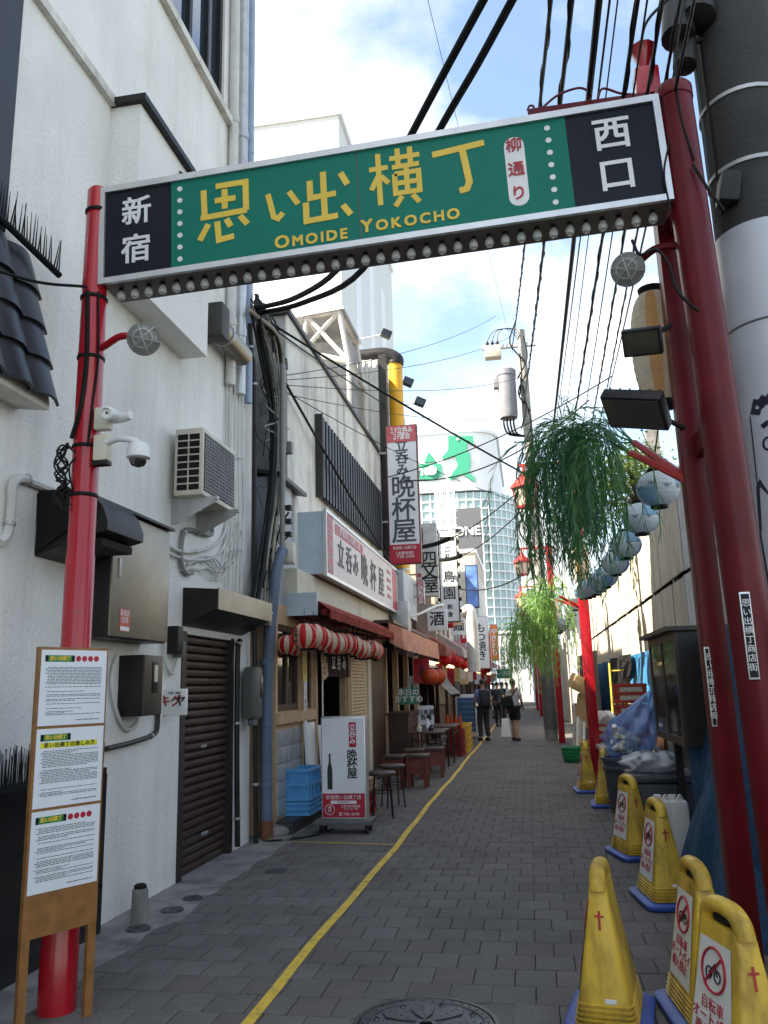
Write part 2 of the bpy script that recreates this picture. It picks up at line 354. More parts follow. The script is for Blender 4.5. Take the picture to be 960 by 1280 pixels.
for k in range(8):
    a = k*math.pi/4 + .2; c_, s_ = math.cos(a), math.sin(a)
    P = lambda q, w: (MH[0]+r*(q*c_-w*s_), MH[1]+r*(q*s_+w*c_), -.0045)
    pet = [P(.16,0), P(.36,.12), P(.58,.17), P(.72,.08), P(.76,0), P(.72,-.08), P(.58,-.17), P(.36,-.12)]
    rel.prism(pet, (0,0,.008))
    for q in (.34,.45,.56,.66): rel.cyl((*P(q,0)[:2],0), (*P(q,0)[:2],.006), .010, .008, 6)
    for w in (-.28,.28): rel.cyl((*P(.66,w)[:2],-.004), (*P(.66,w)[:2],.004), .016, .012, 8)
rel.lathe([(r*.15,-.004),(r*.15,.005),(r*.09,.005),(r*.09,-.004)], (MH[0],MH[1],0), 24)
rel.build('relief', iron, h)
# painted lines
b = B(); ys = [-2.5+i*.4 for i in range(122)]
xl = lambda y: -1.47 + .012*math.sin(y*.9) + .006*math.sin(y*3.1)
for i in range(len(ys)-1):
    b.quad((xl(ys[i])-.032,ys[i],.0045),(xl(ys[i])+.032,ys[i],.0045),(xl(ys[i+1])+.032,ys[i+1],.0045),(xl(ys[i+1])-.032,ys[i+1],.0045))
o = b.build('boundary_line', line_y); tag(o, 'long worn yellow line painted down the paved alley', 'painted line')
b = B(); b.quad((-2.62,8.94,.005),(-2.62,8.97,.005),(-1.50,8.85,.005),(-1.50,8.82,.005))
o = b.build('boundary_line', line_y); tag(o, 'short thin yellow line branching across to the bar front', 'painted line')

# ---------------------------------------------------------------- white stucco building
WB = thing('white_building', (-6,0,0), 'tall white stucco building with brown roller shutter beside the red pole', 'building')
XW = -3.1
holes = [(6.15, 7.82, 8.25, 10.6), (7.10, 8.30, -.02, 2.14)]
b = facade(B(), XW, -14, 8.9, -.05, 14, holes, .12)
b.quad((XW,8.9,-.05),(-9,8.9,-.05),(-9,8.9,14),(XW,8.9,14)); b.quad((XW,-14,14),(XW,8.9,14),(-9,8.9,14),(-9,-14,14)); b.quad((XW,-14,-.05),(XW,-14,14),(-9,-14,14),(-9,-14,-.05)); b.quad((-9,-14,-.05),(-9,-14,14),(-9,8.9,14),(-9,8.9,-.05))
b.build('wall', stucco, WB)
t = B(); t.bx(XW-.01, XW+.05, -10, 5.34, 6.34, 6.42); t.build('string_course', stucco2, WB)
# boxed shaft with a black cap
sh = B().bx(XW-.01, -2.84, 5.36, 6.85, 4.74, 6.34).build('boxed_shaft', stucco, WB)
B().bx(XW-.012, -2.78, 5.31, 6.90, 6.342, 6.40).build('cap', black_metal, sh)
hd = B(); hd.prism([(-2.838,6.12,6.25),(-2.60,6.12,6.02),(-2.56,6.12,5.90),(-2.838,6.12,5.90)], (0,.42,0)); hd.build('vent_hood', black_metal, sh)
# upper window
wn = B(); wn.bx(XW-.11, XW-.03, 6.15, 6.22, 8.25, 10.6); wn.bx(XW-.11, XW-.03, 7.75, 7.82, 8.25, 10.6); wn.bx(XW-.11, XW-.032, 6.22, 7.75, 8.25, 8.32)
wn.bx(XW-.108, XW-.035, 6.90, 6.97, 8.32, 10.6); wn.bx(XW-.108, XW-.036, 7.40, 7.44, 8.32, 10.6)
wf = wn.build('window', black_metal, WB)
for (a, c) in ((6.22,6.90), (6.97,7.40), (7.44,7.75)): B().bx(XW-.10, XW-.085, a, c, 8.32, 10.6).build('pane', win_blue, wf)
B().bx(XW-.01, XW+.07, 6.05, 7.95, 8.14, 8.24).build('sill', stucco2, wf)
# roller shutter
sf = B(); sf.bx(XW-.115, XW+.012, 7.02, 7.12, -.02, 2.16); sf.bx(XW-.115, XW+.011, 8.28, 8.36, -.02, 2.16); sf.bx(XW-.30, XW-.118, 7.0, 8.4, -.02, 2.3)
sfo = sf.build('roller_shutter', brown_fr, WB)
sm = None
for i in range(28):
    z = .02 + i*.0755
    if sm is None:
        q = B(); q.prism([(XW-.085,7.12,z),(XW-.045,7.12,z+.006),(XW-.032,7.12,z+.03),(XW-.036,7.12,z+.052),(XW-.066,7.12,z+.066),(XW-.085,7.12,z+.0745)], (0,1.16,0))
        s0 = q.build('slat', shutter_m, sfo); sm = s0
    else:
        s1 = s0.copy(); C.objects.link(s1); s1.location = s0.location + Vector((0,0,i*.0755))
B().box((XW-.028,7.72,.30), (.02,.14,.03), bev=.005).build('handle', galv, sfo); B().box((XW-.028,7.66,1.10), (.014,.12,.025), bev=.004).build('lock_plate', galv, sfo)
# black plinth with bristles
pl = B().bx(XW-.02, XW+.09, -12, 5.60, -.04, 1.06).build('plinth', black_stone, WB)
br = B()
for i in range(230):
    yy = 3.6 + i*.0087; zt = random.uniform(1.24,1.33); a = random.uniform(-.012,.012)
    br.cyl((XW+.06,yy,1.05), (XW+.055+a,yy+a,zt), .0035, .002, 4)
br.bx(XW+.03, XW+.085, 3.5, 5.6, 1.055, 1.10); br.build('bristle_strip', black_matte, pl, kind='stuff')
# dark board by the roof
B().bx(XW-.01, XW+.05, 3.70, 4.10, 4.45, 14).build('corner_board', mat('dark_blue_grey_board', (.016,.016,.022), .45, var=.3, dirt=.4, dc=(.06,.06,.07)), WB)
# tiled skirt roof with bird spikes
RF = B().prism([(XW-.01,1.6,4.42),(-2.88,1.6,3.42),(-2.88,1.6,3.37),(XW-.01,1.6,3.40)], (0,2.82,0)).build('skirt_roof', stucco2, WB)
t0 = None
dx, dz = (-2.88-(XW-.01)), -1.0; sl_ = Vector((dx,0,dz)).normalized(); nr = Vector((1.0,0,dx)).normalized()
for c_ in range(4):
    for r_ in range(11):
        yc = 4.30 - r_*.26; base = Vector((XW-.01,0,4.42)) + Vector((dx,0,dz))*(c_*.25)
        q = B(); seg = 7; vs = []
        for e in range(2):
            for k in range(seg+1):
                w = -1 + 2*k/seg; bul = .05*math.cos(w*1.5) + .012
                p = base + sl_*(e*.30 - .02) + nr*(bul + .03 - .028*(1-e)) ; vs.append((p.x, yc + w*.15, p.z))
        n_ = seg+1; top = [Vector(v_) for v_ in vs]; bot = [v_ - nr*.022 for v_ in top]
        q.add(top+bot, [(k,k+1,n_+k+1,n_+k) for k in range(seg)] + [(2*n_+k+1,2*n_+k,3*n_+k,3*n_+k+1) for k in range(seg)] + [(n_+k,n_+k+1,3*n_+k+1,3*n_+k) for k in range(seg)] + [(0,n_,3*n_,2*n_),(n_-1,3*n_-1,4*n_-1,2*n_-1)])
        q.build('tile', tile_black, RF)
sp = B(); p0 = Vector((-3.10,3.75,4.58)); p1 = Vector((-2.93,4.52,4.36))
sp.tube([p0, p1], .022, 6)
for i in range(34):
    p = p0.lerp(p1, (i+.5)/34); sp.cyl(p, p + Vector((random.uniform(-.02,.03), random.uniform(-.02,.02), random.uniform(.20,.27))), .006, .0015, 4)
sp.build('bird_spikes', black_matte, RF)
# ---------------------------------------------------------------- red sign gate
YG = 4.3
GT = thing('sign_gate', (-.75,YG,0), 'red entrance gate carrying a long green and black street sign', 'sign gate')
LP = (-2.54, YG)
p = B().lathe([(.098,-.02),(.098,.30),(.094,.31),(.094,.62),(.084,.63),(.082,2.4),(.078,2.41),(.076,3.62),(.079,3.63),(.079,3.66),(.076,3.67),(.074,4.78),(.06,4.80),(0,4.80)], (*LP,0), 28)
p.build('pole', red, GT)
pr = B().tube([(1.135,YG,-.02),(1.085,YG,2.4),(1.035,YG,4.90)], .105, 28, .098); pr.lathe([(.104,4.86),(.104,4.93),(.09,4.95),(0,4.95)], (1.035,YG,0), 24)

pr.build('pole', red_shaded, GT)
p2 = B().box((1.01,4.76,2.62), (.13,.13,5.28), bev=.012); p2.build('rear_post', red_shaded, GT)
pt = B().box((.975,4.70,5.30), (.15,.15,.20), bev=.02); pt.lathe([(.05,5.39),(.032,5.44),(.075,5.56),(.085,5.58),(0,5.58)], (.975,4.70,0), 10); pt.build('post_finial', red, GT)
bm_ = B().bx(.22, .98, 4.62, 4.72, 5.10, 5.20).build('cross_beam', red_shaded, GT)
sc = B()
sc.tube(spline([(.30,4.66,5.21),(.42,4.66,5.30),(.56,4.66,5.33),(.62,4.66,5.27),(.60,4.66,5.22)],6), .008, 6)
sc.tube(spline([(.22,4.66,5.22),(.235,4.66,5.25),(.26,4.66,5.245),(.262,4.66,5.215)],6), .007, 6)
sc.tube(spline([(.66,4.66,5.22),(.70,4.66,5.30),(.80,4.66,5.25),(.90,4.66,5.22)],6), .008, 6); sc.build('scrollwork', red_shaded, bm_)
# tie plates between the two right posts
for z in (2.9,4.3): B().box((1.04,4.55,z), (.05,.42,.12)).build('tie_plate', red_shaded, GT)
# the sign box, slightly higher at the right end
th = math.atan2(.105, 3.40); U = Vector((math.cos(th),0,math.sin(th))); V = Vector((-math.sin(th),0,math.cos(th))); NRM = Vector((0,-1,0))
O = Vector((-2.475, 4.26, 4.112)); SW, SH, SD = 3.425, .655, .26
def sg(u, v, d=0): return O + U*u + V*v + NRM*d
def slab(b, u0, u1, v0, v1, d0, d1):
    return b.prism([sg(u0,v0,d0), sg(u1,v0,d0), sg(u1,v1,d0), sg(u0,v1,d0)], NRM*(d1-d0))
SB = slab(B(), 0, SW, 0, SH, -SD, -.004).build('sign_box', mat('sign_casing', (.16,.13,.12), .45, .3, var=.2, dirt=.5, dc=(.05,.04,.035)), GT)
fr = B(); slab(fr,-.012,SW+.012,-.012,.026,-.003,.022); slab(fr,-.012,SW+.012,SH-.030,SH+.012,-.003,.021); slab(fr,-.0125,.024,.026,SH-.03,-.003,.0205); slab(fr,SW-.024,SW+.0125,.026,SH-.03,-.003,.0205)
fr.build('frame', alu, SB)
uL, uM, uR = .465, 1.66, 2.905
for (a, c, m_) in ((.024,uL,sign_black), (uL+.002,uM-.004,sign_green), (uM+.004,uR,sign_green), (uR+.002,SW-.024,sign_black)):
    slab(B(), a, c, .026, SH-.03, -.003, .004).build('sign_panel', m_, SB)
for k in range(7):
    for u in (.525, 2.80):
        c_ = sg(u, .085+k*.081, .004); B().cyl(c_, c_+NRM*.003, .017, n=18).build('white_dot', sign_white, SB)
pil = B(); pts = []
for k in range(9): a = math.pi*k/8; pts.append(sg(2.60+.058*math.cos(a), .49+.058*math.sin(a), .004))
for k in range(9): a = math.pi + math.pi*k/8; pts.append(sg(2.60+.058*math.cos(a), .155+.058*math.sin(a), .004))
pil.prism(pts, NRM*.002).build('white_tablet', sign_white, SB)
# hand drawn characters of the sign
CH = {
 'si': [[(.08,.92),(.10,.42)], [(.02,.44),(.92,.46)], [(.32,.95),(.90,.95),(.90,.46)], [(.30,.70),(.70,.70)], [(.49,.88),(.49,.54)],
        [(.17,.32),(.00,.06)], [(.34,.34),(.37,.02),(.66,.05)], [(.52,.36),(.60,.22)], [(.78,.38),(.92,.22)]],
 'i': [[(.10,.92),(.24,.18),(.36,.10),(.50,.26)], [(.68,.90),(.92,.46)]],
 'de': [[(.10,.86),(.10,.50),(.66,.52)], [(.40,1.0),(.40,.06)], [(.0,.42),(.0,.04),(.68,.06)], [(.78,.92),(.92,.66)], [(.80,.26),(.96,.04)]],
 'yoko': [[(.0,.70),(.36,.70)], [(.18,.96),(.18,.06)], [(.16,.56),(.02,.34)], [(.22,.56),(.36,.42)],
          [(.40,.84),(.98,.84)], [(.56,1.0),(.56,.70)], [(.80,1.0),(.80,.70)], [(.44,.68),(.96,.68)], [(.48,.56),(.48,.22),(.94,.22),(.94,.56),(.48,.56)], [(.71,.66),(.71,.22)], [(.50,.39),(.92,.39)],
          [(.60,.16),(.46,.0)], [(.80,.16),(.92,.02)]],
 'tyo': [[(.0,.86),(1.0,.94)], [(.58,.86),(.66,.22),(.60,.10),(.46,.08)]],
}
ky = B()
def glyph(key, u, v, w, h, sw):
    ky.strokes([[(x*w, y*h) for (x,y) in pl] for pl in CH[key]], sg(u,v,.004), U, V, NRM, sw, .003)
glyph('si', .655, .165, .335, .40, .038); glyph('i', 1.075, .235, .23, .215, .035); glyph('de', 1.335, .195, .285, .33, .038)
glyph('yoko', 1.735, .215, .315, .385, .032); glyph('tyo', 2.12, .225, .31, .34, .040)
ky.build('yellow_characters', sign_yellow, SB)
tr = (R(90), -th, 0)
def caps(u0, v, s, big, small, sp_):
    u = u0
    for k, ch in enumerate(s):
        sz = big if k == 0 else small
        o = text(ch, sz, sign_yellow, SB, sg(u,v,.006), rot=tr, off=.003, align='LEFT', name='latin_letter')
        w = o.dimensions.x; o.location = o.location + U*0; u += max(b_[0] for b_ in o.bound_box) + sp_
        for q in (o,): q.location.z += (sz-small)*.30
caps(1.13, .085, 'OMOIDE', .115, .093, .016); caps(1.665, .105, 'YOKOCHO', .115, .093, .016)
for ch, v in (('新',.455),('宿',.190)): text(ch, .205, sign_white, SB, sg(.235,v,.006), rot=tr, off=.0035)
for ch, v in (('西',.455),('口',.190)): text(ch, .225, sign_white, SB, sg(3.155,v,.006), rot=tr, off=.004)
for ch, v in (('柳',.49),('通',.33),('り',.175)): text(ch, .098, sign_red, SB, sg(2.60,v,.008), rot=tr, off=.0012)
# bulbs under the sign
bp = None
for i in range(36):
    c_ = sg(.09+i*(SW-.18)/35, 0, -.09)
    if bp is None:
        bs_ = B().lathe([(.016,.002),(.016,-.022),(.0,-.022)], (0,0,0), 10).build('socket', black_metal); gl = B().lathe([(.014,-.020),(.024,-.040),(.027,-.055),(.022,-.072),(0,-.080)], (0,0,0), 12).build('bulb', bulb_glass)
        ms, mg = bs_.data, gl.data; zs_, zg = bs_.location.copy(), gl.location.copy(); bpy.data.objects.remove(bs_); bpy.data.objects.remove(gl); bp = 1
    off_ = SB.location + GT.location
    s1 = bpy.data.objects.new('socket', ms); C.objects.link(s1); s1.parent = SB; s1.location = c_ + zs_ - off_
    g1 = bpy.data.objects.new('bulb', mg); C.objects.link(g1); g1.parent = SB; g1.location = c_ + zg - off_
# plates with lettering on the right posts
for (x, y, w, zc) in ((.958, 4.690, .028, 1.56), (1.060, 4.192, .05, 1.80)):
    pb = B().box((x,y,zc), (w,.012,.42), bev=.003).build('name_plate', alu, GT); B().box((x,y-.0075,zc), (w-.012,.004,.40)).build('plate_face', sign_black, pb)
    text('思\nい\n出\n横\n丁\n商\n店\n街', .040, sign_white, pb, (x,y-.010,zc), ls=1.1)
# ---------------------------------------------------------------- notice board by the left pole
nd = Vector((.47,.88,0)).normalized(); nn = Vector((nd.y,-nd.x,0)); nc = Vector((-2.415,4.085,0))
NB = thing('notice_board', nc, 'wooden notice board with three white rule sheets before the red pole', 'notice board')
def nbp(u, z, d=0): return nc + nd*u + Vector((0,0,z)) + nn*d
def nslab(b, u0, u1, z0, z1, d0, d1): return b.prism([nbp(u0,z0,d0), nbp(u1,z0,d0), nbp(u1,z1,d0), nbp(u0,z1,d0)], nn*(d1-d0))
HW = .205
bd_ = nslab(B(), -HW, HW, .44, 1.86, -.03, 0).build('board', wood, NB)
for s_ in (-1, 1): nslab(B(), s_*HW-(.045 if s_>0 else 0), s_*HW+(0 if s_>0 else .045), -.01, .44, -.028, -.002).build('leg', wood, NB)
for k in range(3):
    z1 = 1.845-k*.405; z0 = z1-.39
    sh_ = nslab(B(), -HW+.012, HW-.012, z0, z1, .001, .005).build('notice_sheet', paper, NB)
    lg = nslab(B(), -.155, -.02, z1-.062, z1-.028, .005, .0062).build('logo_green', mat('print_green', (.02,.22,.05), .5), sh_)
    text('思い出横丁', .024, sign_yellow, lg, nbp(-.088,z1-.045,.0065), rot=(R(90),0,math.atan2(nd.y,nd.x)), ext=.0003, off=.0008)
    for u0 in (-.172, -.02): nslab(B(), u0, u0+.017, z1-.062, z1-.028, .005, .0061).build('logo_end', sign_black, sh_)
    y0 = z1-.085
    if k != 1:
        for q in range(4): c_ = nbp(.02+q*.036, z1-.045, .005); B().cyl(c_, c_+nn*.001, .0155, n=14).build('red_stamp', sign_red, sh_)
    else:
        nslab(B(), -.17, .155, z1-.097, z1-.070, .005, .0058).build('highlight', mat('marker_yellow', (.72,.66,.02), .5), sh_)
        text('思い出横丁の楽しみ方', .028, ink, sh_, nbp(-.005,z1-.084,.0062), rot=(R(90),0,math.atan2(nd.y,nd.x)), ext=.0003, off=.0004, sp=1.12); y0 = z1-.115
    ln = B(); z = y0
    while z > z0+.05:
        if random.random() < .18: z -= .008; continue
        u = -.165 + (.012 if random.random() < .7 else 0); end = .165 if random.random() < .75 else random.uniform(-.05,.12)
        while u < end:
            w = random.uniform(.006,.03); nslab(ln, u, min(u+w,end), z, z+.0034, .005, .0056); u += w+.004
        z -= .0078
    u = .02
    while u < .165: w = random.uniform(.01,.03); nslab(ln, u, min(u+w,.165), z0+.022, z0+.0265, .005, .0056); u += w+.004
    ln.build('printed_text', ink_grey, sh_, kind='stuff')
# ---------------------------------------------------------------- things on the left pole
PX, PY = LP
def cage_light(name, loc, d, lab, arm_from, m_arm):
    t = thing(name, arm_from, lab, 'lamp', 'round caged lamps on the gate'); loc = Vector(loc); d = Vector(d).normalized()
    a = Vector(arm_from); B().tube(spline([a, a.lerp(loc,.5)+Vector((0,0,.05)), loc - d*.10],5), .022, 8).build('arm', m_arm, t)
    B().lathe([(.02,-.13),(.06,-.11),(.075,-.05),(.095,-.01),(.098,.01),(.085,.012),(.0,.006)], loc, 20, d).build('housing', conduit_g, t)
    B().lathe([(.080,.008),(.075,.03),(.05,.05),(0,.058)], loc, 20, d).build('lens', glass('lamp_lens', (.45,.43,.38), .12, .40), t)
    cg = B(); u = d.orthogonal().normalized(); w = d.cross(u)
    for k in range(3):
        e = u*math.cos(k*math.pi/3)+w*math.sin(k*math.pi/3)
        cg.tube([loc + e*(.092*math.cos(q)) + d*(.012+.066*math.sin(q)) for q in [math.pi*i/10 for i in range(11)]], .004, 5)
    cg.tube([loc + (u*math.cos(q)+w*math.sin(q))*.055 + d*.064 for q in [2*math.pi*i/16 for i in range(17)]], .004, 5); cg.build('cage', galv, t)
    return t
cage_light('caged_lamp', ay(180,424,4.12), (.30,-.85,-.32), 'round caged lamp on a red arm beside the left pole', (PX+.07,PY,3.70), red)
cage_light('caged_lamp', ay(785,337,4.42), (-.25,-.85,-.35), 'round caged lamp hanging under the right end of the sign', (1.0,YG+.05,3.98), red_shaded)
cm = thing('bullet_camera', (PX+.09,PY-.05,3.05), 'white bullet security camera on a bracket upon the left red pole', 'security camera')
c_ = ay(135,519,4.2)
B().box(c_+Vector((-.06,.06,0)), (.10,.06,.14), bev=.012).build('bracket', cream_pl, cm)
B().lathe([(.0,-.09),(.034,-.085),(.040,-.02),(.040,.06),(.030,.066),(.028,.05)], c_+Vector((.02,-.02,0)), 18, (.18,-.95,-.22)).build('housing', white_pl, cm)
B().lathe([(.029,.045),(.0,.052)], c_+Vector((.02,-.02,0)), 18, (.18,-.95,-.22)).build('lens', win_dark, cm)
B().lathe([(.0,-.075),(.030,-.07),(.032,.0),(.025,.05),(0,.052)], c_+Vector((.07,.06,.005)), 16, (.95,-.2,.05)).build('second_housing', white_pl, cm)
cm = thing('dome_camera', (PX+.09,PY-.05,2.85), 'white dome security camera on a curved arm from the left red pole', 'security camera')
c_ = ay(122,556,4.2); e_ = ay(173,566,4.2)
B().box(c_+Vector((0,.06,-.005)), (.09,.07,.16), bev=.012).build('junction_box', cream_pl, cm)
B().box(c_+Vector((-.005,.065,-.095)), (.10,.06,.03), bev=.006).build('gasket', black_metal, cm)
B().tube(spline([c_+Vector((.03,.04,.02)), c_+Vector((.12,.02,.035)), e_+Vector((-.03,0,.075)), e_+Vector((0,0,.05))],6), .020, 10).build('arm', white_pl, cm)
B().lathe([(.0,.065),(.042,.06),(.058,.045),(.066,-.01),(.068,-.03),(.060,-.034),(.055,-.036)], e_, 22).build('housing', white_pl, cm)
B().lathe([(.052,-.034),(.050,-.055),(.035,-.078),(0,-.090)], e_, 20).build('dome', mat('smoked_dome', (.02,.02,.022), .08, coat=1), cm)
cb = B()
for k in range(7):
    a = Vector((PX-.08+random.uniform(-.02,.02), PY-.06, 3.05)); pts = [a]
    for i in range(7): pts.append(a + Vector((random.uniform(-.08,.05), random.uniform(-.05,.0), -.06*i+random.uniform(-.03,.03))))
    cb.tube(spline(pts,4), .006, 5)
cb.tube(spline([(PX+.06,PY-.06,4.05),(PX+.075,PY-.05,3.6),(PX+.06,PY-.06,3.3),(PX+.05,PY-.07,3.05)],6), .008, 5)
cb.tube(spline([(PX+.0,PY-.08,4.05),(PX+.02,PY-.085,3.6),(PX+.0,PY-.085,3.3),(PX-.05,PY-.08,3.1)],6), .014, 5)
cb.tube(spline([(PX-.01,PY-.08,4.08),(PX-.2,PY-.3,4.02),(PX-.5,PY-.5,4.07),(PX-.75,PY-.6,4.08)],6), .010, 5)
for z in (4.02,3.62,3.05,2.75,4.62): cb.lathe([(.080,z),(.084,z+.006),(.084,z+.018),(.080,z+.024)], (PX,PY,0), 16)
tg = tag(cb.build('cable_tangle', rubber), 'tangle of black camera cables strapped to the left red pole', 'cables'); tg['kind'] = 'stuff'
# ---------------------------------------------------------------- equipment on the white wall
# outdoor air conditioner
y0 = 6.62; a = ay(213,538,y0); b_ = ay(250,616,y0); x0, x1 = XW+.06, b_.x+.02; zb = 3.33; zt = 3.96; y1 = 7.44
AC = thing('air_conditioner', ((x0+x1)/2,7.0,zb), 'cream outdoor air conditioner on wall brackets above the steel cabinet', 'air conditioner')
B().box(((x0+x1)/2,(y0+y1)/2,(zb+zt)/2), (x1-x0,y1-y0,zt-zb), bev=.02).build('casing', cream_pl, AC)
gw = (x1-x0-.07)/2
for i in range(2):
    for j in range(8):
        B().box((x0+.03+gw*(i+.5)+.01*i, y0-.001, zb+.075+j*.067), (gw-.006,.006,.052)).build('grille_slot', black_matte, AC)
B().box((x1+.001,(y0+y1)/2,(zb+zt)/2), (.008,y1-y0-.06,zt-zb-.09)).build('coil_face', mat('condenser_coil', (.055,.045,.045), .6, .3, var=.3, vs=40), AC)
gr = B()
for j in range(16): gr.bx(x1+.0055, x1+.011, y0+.03, y1-.03, zb+.06+j*.034, zb+.063+j*.034)
for j in range(20): gr.bx(x1+.0052, x1+.0105, y0+.05+j*.038, y0+.053+j*.038, zb+.05, zt-.05)
gr.build('wire_guard', galv, AC)
for yb in (y0+.12, y1-.14):
    k = B(); k.prism([(XW-.01,yb-.02,zb-.03),(x1+.08,yb-.02,zb-.03),(x1+.08,yb-.02,zb-.055),(XW+.05,yb-.02,zb-.24),(XW-.01,yb-.02,zb-.24)], (0,.004,0)); k.bx(XW-.01, x1+.10, yb-.022, yb+.03, zb-.03, zb+.002); k.build('bracket', galv, AC)
# stainless cabinet
xs = -2.885; ya = ax(137,720,xs).y; yb = ax(210,700,xs).y
SBX = thing('steel_cabinet', (-3,(ya+yb)/2,2.0), 'large dull stainless steel cabinet with a red warning sticker on the wall', 'cabinet')
B().box(((XW-.01+xs)/2,(ya+yb)/2,2.46), (xs-XW+.01,yb-ya,.92), bev=.008).build('body', black_metal, SBX)
dr = B().box((xs+.008,(ya+yb)/2,2.46), (.02,yb-ya-.01,.90), bev=.006).build('door', stainless, SBX)
B().box((xs+.022,ya+.10,2.50), (.014,.03,.14), bev=.004).build('latch', galv, dr)
B().bx(XW, xs+.05, ya-.02, yb+.02, 2.925, 2.945).build('rain_lip', black_metal, SBX)
st = B().box((xs+.0195,ya+.21,2.13), (.003,.15,.16)).build('sticker', mat('sticker_orange', (.55,.09,.05), .5), dr); B().box((xs+.0215,ya+.21,2.07), (.001,.13,.03)).build('sticker_strip', paper, st)
text('高電圧\n危険', .05, paper, st, (xs+.0215,ya+.21,2.155), '+x', ext=.0004)
# black range hood
HD = thing('exhaust_hood', (-2.9,4.9,2.5), 'black curved exhaust hood sticking out behind the red pole', 'exhaust hood')
pr_ = [(XW-.01,2.93),(-2.86,2.93),(-2.72,2.89),(-2.64,2.80),(-2.60,2.70),(-2.60,2.64),(-2.68,2.62),(XW-.01,2.49)]
B().prism([(x,4.70,z) for x,z in pr_], (0,.50,0)).build('hood', black_metal, HD)
B().prism([(x,4.695,z) for x,z in [(XW,2.91),(-2.88,2.91),(-2.74,2.87),(-2.66,2.785),(XW+.02,2.515)]], (0,-.012,0)).build('end_plate', black_matte, HD)
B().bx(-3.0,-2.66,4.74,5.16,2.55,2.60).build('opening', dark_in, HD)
# hood above the shutter
xh = -2.76; ya = ax(272,760,xh).y; yb = 8.62
HD = thing('canopy_hood', (-2.9,(ya+yb)/2,2.2), 'dark steel exhaust hood with stained stainless front over the roller shutter', 'exhaust hood')
B().prism([(XW-.01,ya,2.56),(xh,ya,2.53),(xh,ya,2.36),(XW-.01,ya,2.20)], (0,yb-ya,0)).build('hood', black_metal, HD)
B().bx(xh-.004, xh+.008, ya+.005, yb-.005, 2.345, 2.545).build('front_panel', stainless, HD)
# meter box
xm = -2.90; ya = ax(178,860,xm).y; yb = ax(201,860,xm).y
MB = thing('meter_box', (-3,(ya+yb)/2,1.45), 'small brown steel meter box with a window below the steel cabinet', 'meter box')
B().box(((XW-.01+xm)/2,(ya+yb)/2,1.67), (xm-XW+.01,yb-ya,.46), bev=.008).build('body', black_metal, MB)
B().box((xm+.006,(ya+yb)/2,1.67), (.014,yb-ya-.008,.45), bev=.004).build('door', mat('brown_steel', (.10,.085,.07), .4, .5), MB)
B().box((xm+.014,(ya+yb)/2+.02,1.73), (.008,.10,.24), bev=.002).build('window_frame', black_metal, MB); B().box((xm+.019,(ya+yb)/2+.03,1.76), (.003,.055,.13)).build('dial', cream_pl, MB)
# small shop sign
t = thing('name_sign', (-3.0,6.66,1.4), 'small white wall sign with red and black katakana by the shutter', 'sign')
B().box((-3.005,6.70,1.53), (.215,.05,.22), bev=.006).build('plate', white_pl, t)
text('キグ', .10, mat('sign_red_brown', (.32,.03,.02), .5), t, (-3.035,6.672,1.535), off=.002); text('ヤ', .10, ink, t, (-2.945,6.672,1.535), off=.002); text('中国・料理', .022, ink_grey, t, (-3.0,6.672,1.605)); 
# pipe stub in the gutter
p = az(174,1152,.012)
t = thing('pipe_stub', (p.x,p.y,0), 'short grey concrete pipe stub with a dark cap against the wall', 'pipe')
B().lathe([(.062,-.02),(.060,.08),(.057,.22),(.05,.235),(0,.235)], (p.x,p.y,0), 18).build('stub', mat('mossy_cement', (.20,.20,.185), .9, var=.3, bump=.5, bs=40, dirt=.6, dc=(.06,.06,.05), ds=8), t)
B().lathe([(.045,.225),(.045,.255),(.03,.265),(.0,.262)], (p.x,p.y,0), 14).build('cap', black_matte, t)
# pipes and conduits on the wall: each its own thing
def pipe(pts, r, m_, lab, name='conduit', n=8, cat='pipe', group=None, k=6, clips=0):
    t = thing(name, pts[0], lab, cat, group); q = spline(pts, k); B().tube(q, r, n).build('run', m_, t)
    for i in range(clips):
        j = int((i+.5)/clips*(len(q)-2)); d = (q[j+1]-q[j]).normalized(); B().cyl(q[j]-d*.012, q[j]+d*.012, r*1.25, n=10).build('clip', galv, t)
    return t
w = lambda px, py, x=XW+.03: ax(px, py, x)
pipe([w(0,678), w(10,665), w(14,630), w(16,605), w(28,598), w(52,607), w(95,625)], .030, conduit_w, 'thick white insulated pipe bending out beside the black exhaust hood', clips=2)
pipe([w(95,625), w(150,640), w(190,668), w(230,690), w(270,680), w(284,650), w(286,560), w(287,430)], .016, conduit_w, 'white conduit rising from the steel cabinet to the corner', clips=3)
pipe([w(100,618), w(160,650), w(200,685), w(240,700), w(276,690), w(290,640)], .012, conduit_w, 'thin white conduit sagging below the air conditioner')
pipe([w(262,642), w(264,668), w(238,662), w(229,668), w(226,700), w(232,716), w(240,716)], .022, conduit_g, 'grey drain pipe bent in a hook below the air conditioner', clips=1)
for i, px in enumerate((283,288,293,298,303)):
    pipe([w(px-2,742), w(px+1,640), w(px,560), w(px+1,470), w(px,385)], .013+.003*(i%2), conduit_w, 'thin white cable pipe running up the building corner', group='white cable pipes on the corner', clips=3)
for i in range(9):
    a = random.uniform(225,245); c_ = random.uniform(285,302); s_ = random.uniform(-8,14)
    pipe([w(a,706+s_*.5), w(a+22,698+s_), w((a+c_)/2+8,712+s_), w(c_-8,700+s_*.6), w(c_,660-s_*2)], .006, conduit_w if i % 3 else conduit_g, 'loose thin cable looping below the air conditioner', 'loose_cable', 5, 'cable', 'loose cables on the white wall')
